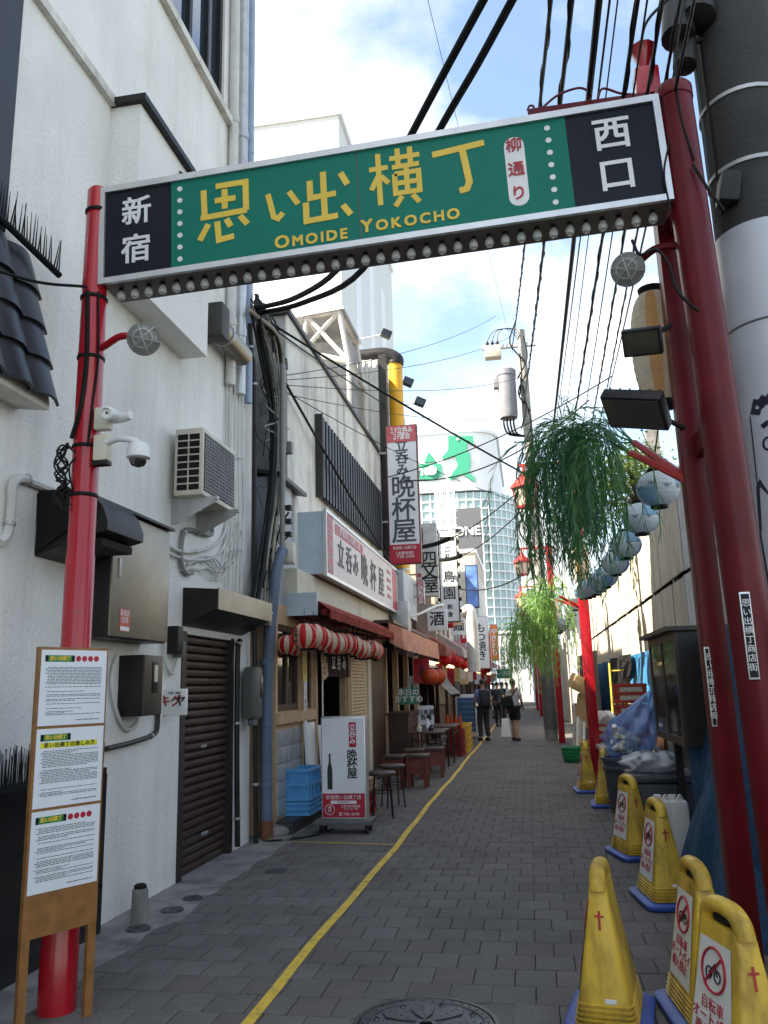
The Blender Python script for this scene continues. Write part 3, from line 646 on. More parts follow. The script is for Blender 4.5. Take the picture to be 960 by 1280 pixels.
for (px, r, m_, lab) in ((292,.055,conduit_w,'cream downpipe up the corner next to the upper window'), (303,.065,mat('silver_pipe',(.52,.53,.53),.3,.4,dirt=.3,dc=(.25,.24,.22)),'wide silver grey downpipe on the corner beside the sky'), (313,.045,mat('blue_pipe_pale',(.30,.38,.52),.4),'pale blue pipe at the outer corner of the white building')):
    y = ax(px,150,XW+.06).y; t = thing('downpipe', (XW+.06,y,4.9), lab, 'downpipe'); B().cyl((XW+.065,y,4.9), (XW+.065,y,14), r, n=14).build('run', m_, t)
    for z in (5.6,8.2,10.6): B().cyl((XW+.065,y,z), (XW+.065,y,z+.10), r*1.13, n=14).build('collar', m_, t); 
t = thing('flue_duct', w(275,395), 'dirty silver flue duct with a square cowl under the sign', 'duct')
a = ax(268,405,-2.95); c_ = ax(304,385,-2.95); B().cyl(a, (a.x,c_.y,a.z+.0), .115, n=16).build('duct', stainless, t); B().cyl((a.x,a.y+.25,a.z), (a.x,a.y+.29,a.z), .125, n=16).build('seam_ring', galv, t)
B().box(a+Vector((0,-.06,-.02)), (.30,.22,.36), bev=.02).build('cowl', mat('dark_cowl', (.05,.045,.04), .6, dirt=.5, dc=(.12,.11,.1)), t); B().bx(XW-.02,a.x,a.y+.12,a.y+.16,a.z-.02,a.z+.02).build('wall_bracket', galv, t)
pipe([w(320,1055,-3.0), w(319,900,-3.0), w(318,700,-3.0), w(318,480,-3.0), w(314,440,-3.0), w(313,405,-3.0)], .028, black_metal, 'slim black downpipe at the corner between the two buildings', 'downpipe', cat='downpipe', clips=4)
pipe([w(297,1058,-3.04), w(296,950,-3.04), w(297,820,-3.04), w(300,800,-3.04)], .030, black_metal, 'black pipe beside the brown roller shutter reaching the gutter', 'downpipe', cat='downpipe', clips=3)
pipe([w(133,936), w(165,928), w(192,918), w(197,905), w(197,880)], .020, brown_fr, 'brown conduit leaving the meter box behind the notice board', clips=1)
pipe([w(205,800), w(207,830), w(216,842), w(222,820)], .013, conduit_w, 'short white conduit loop under the steel cabinet')
pipe([w(147,818), w(140,850), w(146,890), w(158,912), w(170,905), w(172,885)], .014, conduit_w, 'white conduit curling round the meter box')
t = thing('junction_box', w(220,800), 'small black junction box between steel cabinet and shutter', 'junction box'); B().box(w(219,800,XW+.05), (.10,.12,.24), bev=.01).build('box', black_metal, t); B().box(w(224,812,XW+.06), (.10,.05,.14), bev=.01).build('relay', grey_pl, t)
t = thing('power_box', w(314,865,-3.05), 'grey plastic electricity meter with rounded cover by the dark gap', 'meter'); q = w(316,866,-2.98); B().box(q, (.16,.26,.56), bev=.05).build('cover', mat('meter_green_grey', (.085,.09,.08), .45, var=.1), t); B().box(q+Vector((.07,.06,.06)), (.04,.07,.24), bev=.015).build('viewing_window', win_dark, t); B().box(q+Vector((0,0,-.31)), (.08,.12,.07), bev=.01).build('terminal', grey_pl, t)
# bulkhead of the gap between the buildings
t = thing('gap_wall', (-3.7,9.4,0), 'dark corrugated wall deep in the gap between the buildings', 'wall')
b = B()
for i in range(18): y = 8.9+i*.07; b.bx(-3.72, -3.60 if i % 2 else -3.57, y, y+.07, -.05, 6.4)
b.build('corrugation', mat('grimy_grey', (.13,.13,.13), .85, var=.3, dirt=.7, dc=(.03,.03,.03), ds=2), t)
for i in range(24):                                                    # thick bundle of old cables
    r = random.choice((.012,.018,.024,.030)); j = lambda: random.uniform(-13,13); x = -2.98+random.uniform(-.08,.08); jj = j()
    pts = [ax(322+j()*.8,378+abs(j()),x), ax(338+jj,440+j(),x), ax(347+jj*.7,520+j(),x), ax(345+jj*.6,600+j(),x), ax(334+jj*.6,690+j(),x), ax(324+jj,770+j(),x)]
    pipe(pts, r, random.choice((rubber, rubber, rubber, mat('old_beige_cable' + str(i), (.30,.27,.21), .7, var=.3, dirt=.6, ds=12), conduit_g)), 'old cable in the thick bundle hanging between the buildings', 'bundled_cable', 6, 'cable', 'cables bundled between the buildings')
for i in range(12):
    j = lambda: random.uniform(-10,10); x = -2.95
    pipe([ax(318+j()*.5,372+j()*.5,x), ax(326+j(),392+j(),x), ax(334+j(),405+j(),x), ax(342+j(),418+j(),x), ax(346+j()*.5,440,x)], .012, rubber, 'short black cable knotted under the sign at the corner', 'knotted_cable', 5, 'cable', 'knotted cables at the corner')

for i in range(16):
    cx_, cy_ = random.uniform(326,356), random.uniform(430,700); x = -2.93
    pipe([ax(cx_+random.uniform(-14,14),cy_+k*random.uniform(10,24),x+random.uniform(-.05,.05)) for k in range(5)], random.choice((.004,.006,.009)), random.choice((rubber,rubber,rubber,conduit_g)), 'stray thin cable curling round the thick bundle', 'stray_cable', 5, 'cable', 'stray cables on the bundle')
for (px,py,w_,m_) in ((349,523,.09,cream_pl),(361,560,.10,conduit_g),(344,640,.08,black_metal),(355,455,.09,black_metal)):
    p = ax(px,py,-2.93); t = thing('splice_box', p, {cream_pl:'small cream splice box on the cable bundle',conduit_g:'grey splice box on the render beside the bundle',black_metal:'black splice clamp gripping the cable bundle'}[m_], 'splice box', 'boxes on the cable bundle'); B().box(p,(w_,w_,w_*1.6),bev=.012).build('case', m_, t); B().box(p+Vector((w_*.5,0,w_*.3)),(.012,w_*.6,.02)).build('latch', galv, t)
# ---------------------------------------------------------------- standing bar with the lantern row
tile_w = mat('pale_wall_tile', (.30,.33,.35), .3, var=.12, vs=3, dirt=.35, dc=(.12,.11,.1)); pinkboard = mat('faded_pink_board', (.66,.56,.53), .45, var=.06, dirt=.2, dc=(.4,.33,.3))
paleblue = mat('pale_blue_sheet', (.42,.50,.55), .5, var=.08, dirt=.3, dc=(.2,.2,.2)); corr_black = mat('black_corrugated', (.022,.024,.032), .45, .2, var=.25, dirt=.4, dc=(.07,.06,.06), ds=3)
fab_red = mat('red_awning', (.36,.035,.02), .8, var=.18, trans=.25); poster_c = mat('cream_poster', (.62,.48,.30), .6, var=.08); noren_m = mat('plum_cloth', (.035,.012,.018), .85, var=.2, trans=.1)
lan_r = mat('lantern_red', (.72,.018,.02), .5, var=.12, trans=.45); lan_w = mat('lantern_cream', (.74,.62,.46), .5, var=.06, trans=.35)
BR = thing('bar_building', (-4,12,0), 'old white bar building with long pink signboard and red lanterns', 'building')
b = B().bx(-9, -3.03, 10.06, 17.3, 2.63, 6.72); b.build('side_wall', plaster_grey, BR)
facade(B(), -3.0, 10.05, 17.3, 2.6, 6.72, [], .1).bx(-3.028,-3.0005,10.05,17.3,2.6,6.72).build('front_wall', stucco2, BR)
B().bx(-3.5,-2.95,10.0,17.35,6.722,6.79).build('coping', brown_fr, BR); B().bx(-9,-3.5,10.0,10.15,6.722,6.785).build('coping', brown_fr, BR)
b = B(); n = 52; y0, y1 = 11.55, 16.75
for i in range(n):
    ya = y0+(y1-y0)*i/n; yb = y0+(y1-y0)*(i+1)/n; xa = -2.90 if i % 2 else -2.935
    b.quad((xa,ya,4.46),(xa,yb,4.46),(xa,yb,5.74),(xa,ya,5.74)); b.quad((-2.90,yb,4.46),(-2.935,yb,4.46),(-2.935,yb,5.74),(-2.90,yb,5.74))
b.bx(-3.0,-2.942,y0,y1,4.47,5.73); b.build('corrugated_screen', corr_black, BR)
B().bx(-3.0,-2.88,y0-.03,y0,4.44,5.76).build('screen_edge', brown_fr, BR)
lb = B().bx(-3.55,-2.95,9.36,10.055,2.45,4.22).build('lower_bay', steel_grey, BR)
B().prism([(-3.65,9.28,4.40),(-2.85,9.28,4.24),(-2.85,9.28,4.19),(-3.65,9.28,4.35)], (0,1.2,0)).build('bay_roof', brown_fr, lb)
B().bx(-3.0,-2.62,10.53,10.548,3.13,3.99).build('sign_end', paleblue, BR)
sb = B().bx(-2.998,-2.61,10.55,16.6,3.13,4.0).build('signboard', pinkboard, BR)
fr = B(); fr.bx(-2.64,-2.595,10.55,16.6,3.985,4.03); fr.bx(-2.64,-2.595,10.55,16.6,3.10,3.145); fr.bx(-2.64,-2.594,10.52,10.56,3.10,4.03); fr.bx(-2.64,-2.594,16.6,16.64,3.10,4.03); fr.build('sign_frame', alu, sb)
B().bx(-2.612,-2.606,10.58,10.95,3.16,3.97).build('red_border', sign_red, sb); B().bx(-2.612,-2.606,16.1,16.57,3.16,3.97).build('red_border', sign_red, sb)
B().bx(-2.612,-2.606,11.1,13.1,3.78,3.93).build('red_tablet', sign_red, sb); text('新宿思い出横丁店', .12, paper, sb, (-2.604,12.1,3.855), '+x', sp=1.6, sx=1.2)
for ch, y, s_ in (('立',11.45,.44),('呑',12.0,.44),('み',12.5,.40),('晩',13.2,.56),('杯',14.0,.56),('屋',14.8,.58)): text(ch, s_, ink, sb, (-2.604,y,3.50), '+x', off=.006, name='painted_character')
for k in range(4): text('営業中 七時', .085, sign_red, sb, (-2.604,15.65,3.82-k*.16), '+x', ext=.001)
for k in range(5): text('立呑み', .10, pinkboard, sb, (-2.603,10.77,3.88-k*.16), '+x', ext=.001)
B().bx(-2.998,-2.78,9.72,16.6,2.70,3.10).build('fascia', ivory, BR); 
B().bx(-2.998,-2.52,9.68,9.74,2.50,2.78).build('awning_end', paleblue, BR)
aw = B().bx(-2.96,-2.56,9.745,15.6,2.60,2.698).build('awning_box', brown_fr, BR)
b = B()
for i in range(24):
    ya = 9.76+i*.243; d = .012*math.sin(i*2.1); b.quad((-2.56,ya,2.70),(-2.36+d,ya,2.56),(-2.36-d,ya+.243,2.56),(-2.56,ya+.243,2.70)); b.quad((-2.36+d,ya,2.56),(-2.37,ya,2.46+d),(-2.37,ya+.243,2.46-d),(-2.36-d,ya+.243,2.56))
b.build('awning_cloth', fab_red, aw)
B().cyl((-2.45,9.76,2.54),(-2.45,15.55,2.54),.04,n=12).build('awning_rail', red_shaded, aw)
for (p0,p1) in (((-2.85,9.9,2.5),(-2.48,11.2,2.45)),((-2.48,11.2,2.45),(-2.75,12.6,2.45)),((-2.85,13.2,2.5),(-2.48,14.4,2.45))): B().tube([p0,p1],.025,8).build('awning_arm', red_shaded, aw)
# ground floor front
GX = -2.90
holes = [(9.30,10.22,1.36,2.38),(10.46,10.84,1.36,2.38),(10.98,12.90,.16,2.30)]
facade(B(), GX, 9.2, 16.4, -.05, 2.62, holes, .10).bx(-8,-2.905,9.19,9.20,-.05,2.62).build('shop_front', wood_pale, BR)
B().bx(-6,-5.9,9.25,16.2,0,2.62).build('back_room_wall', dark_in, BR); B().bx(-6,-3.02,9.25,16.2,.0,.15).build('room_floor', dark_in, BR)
for (a,c) in ((9.30,10.22),(10.46,10.84)):
    wf = B(); wf.bx(GX-.08,GX-.02,a,a+.06,1.36,2.38); wf.bx(GX-.08,GX-.02,c-.06,c,1.36,2.38); wf.bx(GX-.08,GX-.021,a+.06,c-.06,1.36,1.44); wf.bx(GX-.08,GX-.021,a+.06,c-.06,2.31,2.38)
    if c-a > .5: wf.bx(GX-.079,GX-.022,(a+c)/2-.03,(a+c)/2+.03,1.44,2.31)
    wo = wf.build('window', wood_dark, BR); B().bx(GX-.06,GX-.05,a+.06,c-.06,1.44,2.31).build('pane', win_dark, wo)
B().bx(GX-.01,GX+.05,9.22,10.95,1.22,1.345).build('sill_rail', wood_pale, BR)
for (a,nb) in ((9.26,5),(10.44,2)):
    for i in range(nb):
        for j in range(5): B().box((GX+.006,a+.10+i*.2,.30+j*.19), (.016,.192,.182), bev=.003).build('wall_tile', tile_w, BR)
for y in (10.27,10.34+.56,12.95): B().bx(GX-.02,GX+.04,y,y+.10,.15,2.6).build('door_post', wood_pale, BR)
st_ = B().bx(GX-.2,-2.70,9.22,16.3,-.02,.17).build('step', mat('black_step', (.03,.03,.032), .5, var=.25, dirt=.5, dc=(.09,.085,.08)), BR)
b = B(); n = 20
for i in range(n):
    ya = 11.55+i*.066; f = lambda k: .025*math.sin(k*1.3); b.quad((GX+.05+f(i)*.2,ya,2.22),(GX+.05+f(i+1)*.2,ya+.066,2.22),(GX+.06+f(i+1),ya+.066,1.78),(GX+.06+f(i),ya,1.78))
no = b.build('door_curtain', noren_m, BR); B().tube([(GX+.05,11.45,2.22),(GX+.05,12.95,2.22)],.012,6).build('curtain_rod', wood_pale, no)
for ch, y in (('立',11.75),('呑',12.1),('み',12.45)): text(ch, .24, sign_white, no, (GX+.088,y,1.98), '+x', off=.004, name='curtain_character')
B().bx(GX+.002,GX+.02,13.25,14.55,.70,2.18).build('menu_poster', poster_c, BR)
mp2 = BR.children[-1]; b = B()
for k in range(24):
    z = 2.10-k*.055; y = 13.35
    while y < 14.4: w_ = random.uniform(.04,.16); b.bx(GX+.02,GX+.0215,y,min(y+w_,14.45),z,z+.02); y += w_+.04
b.build('poster_text', mat('brown_ink',(.22,.10,.04),.6), mp2, kind='stuff')
B().bx(GX+.002,GX+.018,15.0,16.3,.17,2.4).build('front_panel', wood_dark, BR); B().bx(GX+.002,GX+.03,14.65,14.95,.17,2.4).build('pale_pillar', ivory, BR)
def slip(parent, y, z, w_, h_, m_, txt, mt, x=GX+.045, tilt=0):
    o = B().box((x,y,z), (.004,w_,h_), rot=(tilt,0,0)).build('paper_slip', m_, parent); text(txt, w_*.62, mt, o, (x+.0025,y,z), '+x', ext=.0005, ls=.95); return o
slip(BR, 10.33, 2.02, .20, .62, mat('yellow_slip', (.66,.54,.14), .6), '生\nビ\nー\nル', sign_red); slip(BR, 10.35, 1.45, .14, .52, paper, '一\n杯\n目', ink); slip(BR, 11.15, 1.93, .34, .38, mat('kraft_slip', (.50,.34,.22), .6), '営業\n中', ink, GX+.10, .25)
B().cyl((GX+.08,11.1,.17),(GX+.08,11.1,2.3),.014,n=8).build('hanging_rail', alu, BR)
# red and cream striped lanterns
def striped(r=.15, hgt=.15, n=12):
    root = thing('paper_lantern', (0,0,0), 'red and cream striped paper lantern in the row under the bar awning', 'lantern', 'striped lanterns under the awning')
    seg = 5; rows = 14; A = B()
    for i in range(rows):
        a0 = -1.25+2.5*i/rows; a1 = -1.25+2.5*(i+1)/rows
        for k in range(seg):
            t0 = 2*math.pi*(k/seg)/n; t1 = 2*math.pi*((k+1)/seg)/n
            def P(a,t,i_): q = r*math.cos(a)*(1+.012*(i_%2)); return (q*math.cos(t), q*math.sin(t), hgt*math.sin(a))
            A.add([P(a0,t0,i),P(a0,t1,i),P(a1,t1,i+1),P(a1,t0,i+1)], [(0,1,2,3)])
    g0 = A.build('red_gore', lan_r, root, center=False); g1 = A.build('cream_gore', lan_w, root, center=False)
    for g_ in range(n):
        o = (g0 if g_ == 0 else g1 if g_ == 1 else (g1 if g_ % 2 else g0).copy())
        if g_ > 1: C.objects.link(o)
        o.rotation_euler = (0,0,2*math.pi*g_/n); 
    c = g1
    B().lathe([(r*.30,hgt*.95),(r*.34,hgt*.96),(r*.34,hgt*1.12),(r*.28,hgt*1.12)],(0,0,0),16).build('top_ring', black_matte, root); B().lathe([(r*.30,-hgt*1.12),(r*.34,-hgt*1.12),(r*.34,-hgt*.95),(r*.30,-hgt*.94)],(0,0,0),16).build('bottom_ring', black_matte, root)
    for t in (15,):
        tt = R(15); text('立\n呑\nみ', .062, ink, c, (math.cos(tt)*r*1.015, math.sin(tt)*r*1.015, 0), rot=(R(90),0,tt+R(90)), ext=.002, off=.001)
    B().cyl((0,0,hgt),(0,0,hgt+.14),.004,n=5).build('hanger', rubber, root)
    return root
lp = striped()
for i in range(13):
    place(lp, i == 0, (-2.52+.01*math.sin(i*2), 9.10+i*.375, 2.21+.02*math.sin(i*1.3)), rz=R(-130)+random.uniform(-.5,.5))
for q, (x,y,z) in enumerate(((-2.80,9.34,2.13),(-2.78,9.62,2.12))):
    o = place(lp, False, (x,y,z), rz=R(60+q*30), label='red and cream lantern tucked behind the blue downpipe', scale=.78)
# blue downpipe
t = thing('downpipe', (-2.93,9.36,0), 'steel blue downpipe with a rusty foot beside the bar window', 'downpipe')
P = [ay(333,1025,9.06), ay(333,870,9.06), ay(338,780,9.06), ay(345,715,9.08), ay(349,700,9.14), ay(353,688,9.25)]; P[0].z = .05
bp_ = mat('steel_blue_pipe', (.10,.135,.20), .5, var=.15, dirt=.35, dc=(.06,.06,.06))
B().tube(P, .068, 14).build('run', bp_, t); B().cyl(P[5], P[5]+Vector((0,.02,2.4)), .035, n=10).build('upper_run', conduit_g, t)
B().cyl(P[0]-Vector((0,0,.07)), P[0]+Vector((.002,0,.16)), .074, n=14).build('rusty_foot', mat('rust', (.16,.065,.03), .8, var=.3, vs=20), t); B().ell(az(345,1040,.06), (.16,.13,.08), 16, 8).build('cement_foot', concrete, t)
for z in (.55,1.2,1.9): B().lathe([(.07,z),(.075,z+.005),(.075,z+.05),(.07,z+.055)], (ay(333,900,9.06).x,9.06,0),14).build('collar', bp_, t)
# boxes on the bay
t = thing('switch_box', ay(360,692,9.33), 'cream electric box on the grey bay above the blue pipe', 'switch box'); B().box(ay(360,692,9.32), (.17,.09,.26), bev=.015).build('case', cream_pl, t); B().box(ay(360,692,9.27), (.13,.015,.20), bev=.006).build('cover', cream_pl, t)
t = thing('cable_bracket', ay(361,655,9.33), 'black insulators with cables on the grey bay', 'insulator')
for py in (635,652,668): B().box(ay(361,py,9.30), (.08,.10,.06), bev=.01).build('insulator', black_metal, t)
B().tube(spline([ay(361,640,9.26),ay(352,655,9.26),ay(346,675,9.28),ay(342,700,9.3)],5),.012,6).build('lead', rubber, t); B().tube(spline([ay(361,668,9.26),ay(353,680,9.26),ay(347,690,9.28)],5),.010,6).build('lead', rubber, t)
t = thing('spot_camera', ay(325,765,8.9), 'small white twin spotlight on the corner of the shutter hood', 'spotlight')
for k, (px,py) in enumerate(((328,764),(335,768))): B().lathe([(0,-.06),(.035,-.055),(.042,.0),(.042,.05),(.036,.05),(.034,.03),(0,.028)], ay(px,py,8.75), 14, (.4-.5*k,-.8,-.4)).build('head', white_pl, t)
B().tube([ay(330,760,8.78),ay(318,762,8.7)], .015, 6).build('stem', white_pl, t); B().tube([ay(332,766,8.78),ay(330,800,8.8)], .008, 6).build('lead', rubber, t)
# sandwich sign on a trolley
s0 = Vector((-2.20, 9.62, 0)); SG = thing('shop_sign_stand', s0, 'white free standing bar sign with red foot panel on a trolley', 'sign stand')
x0, x1 = ay(401,960,9.5).x, ay(457,960,9.5).x
B().box(((x0+x1)/2,9.60,.12), (x1-x0+.12,.36,.05), bev=.01).build('trolley', mat('grey_trolley',(.12,.12,.12),.6), SG)
for q in (-1,1):
    for v_ in (-.11,.11): B().cyl(((x0+x1)/2+q*(x1-x0)/2-.015, 9.6+v_, .045),((x0+x1)/2+q*(x1-x0)/2+.015, 9.6+v_, .045),.045,n=14).build('castor', black_metal, SG)
bx_ = B().box(((x0+x1)/2,9.60,.715), (x1-x0,.17,1.14), bev=.012).build('light_box', alu, SG); yf = 9.515
fc = B().box(((x0+x1)/2,yf-.002,.715), (x1-x0-.03,.008,1.10)).build('face', paper, SG)
rp_ = B().box(((x0+x1)/2,yf-.007,.30), (x1-x0-.035,.006,.26)).build('red_panel', sign_red, SG)
text('新宿思い出横丁店', .052, paper, rp_, ((x0+x1)/2,yf-.011,.385)); b = B().box(((x0+x1)/2,yf-.0115,.335),(.30,.003,.035)).build('white_bar', paper, rp_)
text('24時間営業中', .026, sign_red, rp_, ((x0+x1)/2,yf-.0135,.335), ext=.0005); text('立呑み処の晩杯屋\nちょいと一杯', .028, paper, rp_, ((x0+x1)/2+.08,yf-.011,.275)); text('営 7:00~24:00', .042, paper, rp_, ((x0+x1)/2+.06,yf-.011,.205))
c_ = Vector((x0+.10,yf-.010,.255)); b = B()
for k in range(20): a0, a1 = k*math.pi/10, (k+1)*math.pi/10; b.tube([c_+Vector((math.cos(a0)*.055,0,math.sin(a0)*.055)), c_+Vector((math.cos(a1)*.055,0,math.sin(a1)*.055))], .004, 4)
b.build('ring_mark', paper, rp_); text('晩\n杯', .04, paper, rp_, c_+Vector((0,-.001,0)), ls=.9)
cx_ = x0+.38; B().box((cx_,yf-.008,1.08),(.085,.005,.28),bev=.002).build('red_tab', sign_red, SG); text('立\n呑\nみ', .078, paper, SG, (cx_,yf-.0115,1.08), ls=1.0, off=.001)
text('晩\n杯\n屋', .125, ink, SG, (cx_-.01,yf-.007,.745), ls=.82, off=.002)
bt = [(.030,.0),(.030,.20),(.026,.24),(.012,.30),(.010,.37),(.012,.372),(.012,.395)]; pts = [(x0+.105-r_,yf-.006,.475+z) for r_,z in bt] + [(x0+.105+r_,yf-.006,.475+z) for r_,z in bt[::-1]]
B().prism(pts, (0,-.002,0)).build('bottle_print', mat('bottle_green_black',(.012,.03,.022),.4), SG)
# blue folding crates
cr_b = mat('crate_blue', (.07,.30,.58), .45, var=.10, dirt=.2, dc=(.15,.25,.35))
def crate(name, loc, d, m_, label, cat='crate', group=None, rz=0, slots_=True):
    t = thing(name, loc, label, cat, group); L_ = Vector(loc); w_, l_, h_ = d
    b = B(); th_ = .015
    for (cx_,cy_,sx_,sy_) in ((0,-l_/2+th_/2,w_,th_),(0,l_/2-th_/2,w_,th_),(-w_/2+th_/2,0,th_,l_-2*th_),(w_/2-th_/2,0,th_,l_-2*th_)): b.box(L_+Vector((cx_,cy_,h_/2)), (sx_,sy_,h_))
    b.box(L_+Vector((0,0,.012)), (w_-2*th_,l_-2*th_,.02)); b.build('shell', m_, t)
    for z in (.02,h_*.5,h_-.02): 
        r_ = B()
        for (cx_,cy_,sx_,sy_) in ((0,-l_/2-.010,w_+.044,.024),(0,l_/2+.010,w_+.044,.024),(-w_/2-.010,0,.024,l_-.006),(w_/2+.010,0,.024,l_-.006)): r_.box(L_+Vector((cx_,cy_,z)), (sx_,sy_,.030))
        r_.build('rib_band', m_, t)
    for k in range(4): 
        u = -.5+.12+.76*k/3; B().box(L_+Vector((u*w_,-l_/2-.008,h_/2)), (.018,.018,h_-.06)).build('rib', m_, t); B().box(L_+Vector((w_/2+.008,u*l_,h_/2)), (.018,.018,h_-.06)).build('rib', m_, t)
    if slots_: B().box(L_+Vector((0,-l_/2-.012,h_-.075)), (.12,.012,.035)).build('hand_hole', black_matte, t)
    t.rotation_euler = (0,0,rz); return t
cb_ = Vector((-2.80,9.86,.17))
crate('folding_crate', cb_, (.36,.50,.16), cr_b, 'low blue folded crate under the taller blue crate', group='blue crates', slots_=False)
crate('folding_crate', cb_+Vector((0,0,.165)), (.37,.52,.36), cr_b, 'tall blue folding crate standing on a folded one beside the downpipe', group='blue crates', slots_=False)
t = thing('leaning_board', (-2.72,10.4,.17), 'white board leaning on the bar front behind the blue crates', 'board'); B().box((-2.80,10.42,.68),(.05,.40,1.02),rot=(0,-.06,0),bev=.006).build('board', white_pl, t)
t = thing('leaning_board', (-2.68,10.55,.17), 'second white board leaning beside the white bar sign', 'board'); B().box((-2.70,10.66,.66),(.05,.20,.98),rot=(0,-.06,0),bev=.006).build('board', white_pl, t)
t = thing('floor_cable', (-2.8,9.5,.0), 'black floor cable trailing from the bar sign to the downpipe', 'cable'); B().tube(spline([(-2.30,9.5,.05),(-2.45,9.35,.012),(-2.62,9.12,.014),(-2.85,8.95,.016),(-2.98,9.0,.016),(-3.0,9.1,.2)],6),.009,6).build('cord', rubber, t)
# stools
def stool(m_top, label, h_=.56, r_=.18):
    t = thing('round_stool', (0,0,0), label, 'stool', 'round stools before the bar')
    B().lathe([(0,h_-.045),(r_*.96,h_-.045),(r_,h_-.03),(r_,h_-.012),(r_*.9,h_),(0,h_+.004)],(0,0,0),24).build('seat', m_top, t)
    for k in range(4):
        a = R(45+90*k); B().tube([(math.cos(a)*r_*.72,math.sin(a)*r_*.72,h_-.04),(math.cos(a)*r_*.85,math.sin(a)*r_*.85,h_*.6),(math.cos(a)*r_*1.0,math.sin(a)*r_*1.0,0)],.011,8).build('leg', black_metal, t)
    B().tube([(math.cos(2*math.pi*i/20)*r_*.82,math.sin(2*math.pi*i/20)*r_*.82,h_*.55) for i in range(21)],.007,6).build('ring', black_metal, t)
    return t
vin = mat('brown_vinyl', (.075,.048,.038), .45, var=.2)
s_ = stool(vin, 'round brown stool with black legs next to the white bar sign'); place(s_, True, (-1.93,10.62,.0), .2)
place(s_, False, (-1.95,11.55,.0), .5, 'round brown stool behind another stool, beside the red crate')
cr_r = mat('crate_red', (.28,.02,.018), .45, var=.14, dirt=.3, dc=(.08,.02,.02)); cr_y = mat('crate_yellow', (.62,.38,.05), .45, var=.12, dirt=.3, dc=(.25,.15,.03))
crate('beer_crate', (-2.32,11.0,0), (.36,.46,.30), cr_r, 'dark red beer crate hidden behind the white bar sign', group='red beer crates')
crate('beer_crate', (-2.32,11.0,.305), (.36,.46,.16), wood_pale, 'shallow wooden crate on the red beer crate behind the bar sign', group='red beer crates')
def box_stool(loc, lab, rz=0):
    t = thing('box_stool', (0,0,0), lab, 'stool', 'red box stools')
    for a in (-1,1):
        for c in (-1,1): B().box((a*.14,c*.14,.24),(.05,.05,.48),rot=(-.05*c,.05*a,0)).build('leg', wood_red, t)
    for a in (-1,1): B().box((a*.145,0,.22),(.02,.26,.05)).build('rail', wood_red, t); B().box((0,a*.145,.24),(.26,.02,.05)).build('rail', wood_red, t)
    for a in (-1,1): B().box((a*.135,0,.34),(.012,.27,.26)).build('side_panel', wood_red, t); B().box((0,a*.135,.35),(.26,.012,.24)).build('side_panel', wood_red, t)
    B().box((0,0,.50),(.36,.36,.05),bev=.018).build('seat', vin, t); t.location = loc; t.rotation_euler = (0,0,rz); return t
for i, (x,y,lab) in enumerate(((-2.25,13.6,'dark red box stool beside the cream menu poster'),(-1.88,13.7,'dark red box stool just inside the yellow line'),(-2.1,14.9,'dark red box stool before the dark counter'),(-1.78,15.2,'dark red box stool at the near end of the black table'),(-1.85,16.1,'dark red box stool tucked under the black table'))): box_stool((x,y,0), lab, random.uniform(-.1,.1))
def table(loc, lab, w_=.62, l_=1.5, h_=.74, m_=wood_dark):
    t = thing('bar_table', loc, lab, 'table', 'narrow bar tables'); L_ = Vector(loc)
    B().box(L_+Vector((0,0,h_)),(w_,l_,.035),bev=.006).build('top', m_, t)
    for a in (-1,1):
        for c in (-1,1): B().box(L_+Vector((a*(w_/2-.04),c*(l_/2-.05),h_/2)),(.032,.032,h_)).build('leg', black_metal, t)
    B().box(L_+Vector((0,-l_/2+.05,h_-.14)),(w_-.1,.025,.025)).build('stretcher', black_metal, t); B().box(L_+Vector((w_/2-.04,0,h_-.14)),(.025,l_-.12,.025)).build('stretcher', black_metal, t); return t
table((-2.0,16.5,0), 'black narrow bar table with bottles near the counter'); table((-1.95,18.6,0), 'black narrow bar table beside the red beer crates')
for (x,y,h_,m_,lab) in ((-2.15,16.0,.14,cream_pl,'cream chopstick cup on the black bar table'),(-1.95,16.2,.10,win_dark,'dark sauce bottle standing on the black bar table'),(-2.1,16.9,.2,paper,'white jug standing on the black bar table')):
    tag(B().lathe([(.045,0),(.05,.02),(.05,h_*.6),(.03,h_*.75),(.03,h_),(0,h_)],(x,y,.757),12).build('table_jar', m_), lab, 'jar')
# ---------------------------------------------------------------- next shops on the left
SH2 = thing('awning_shop', (-4,19,0), 'open fronted dark bar under a faded orange awning', 'building')
corr_w = mat('white_corrugated', (.66,.66,.62), .6, var=.08, dirt=.5, dc=(.25,.18,.12), ds=2, streak=.2); org = mat('orange_awning', (.72,.34,.23), .8, var=.14, dirt=.2, dc=(.4,.2,.14), trans=.25)  # awning orange lightened: sun on the valance put into its colour
a = ay(415,455,17.45); c_ = ay(474,455,17.45)
b = B(); n = 30
for i in range(n): xa = a.x+(c_.x-a.x)*i/n; xb = a.x+(c_.x-a.x)*(i+1)/n; b.bx(xa,xb,17.42 if i % 4 else 17.40,17.6,2.4,a.z)
b.build('end_wall', corr_w, SH2)
B().bx(-9,c_.x-.02,17.61,21.6,2.4,a.z-.05).build('upper_walls', plaster_grey, SH2); B().bx(c_.x-.018,c_.x+.16,17.40,17.62,2.4,a.z+.1).build('corner_strip', brown_fr, SH2)
B().tube([ay(458,455,17.35),ay(458,620,17.35)],.05,8).build('wall_pipe', conduit_w, SH2)
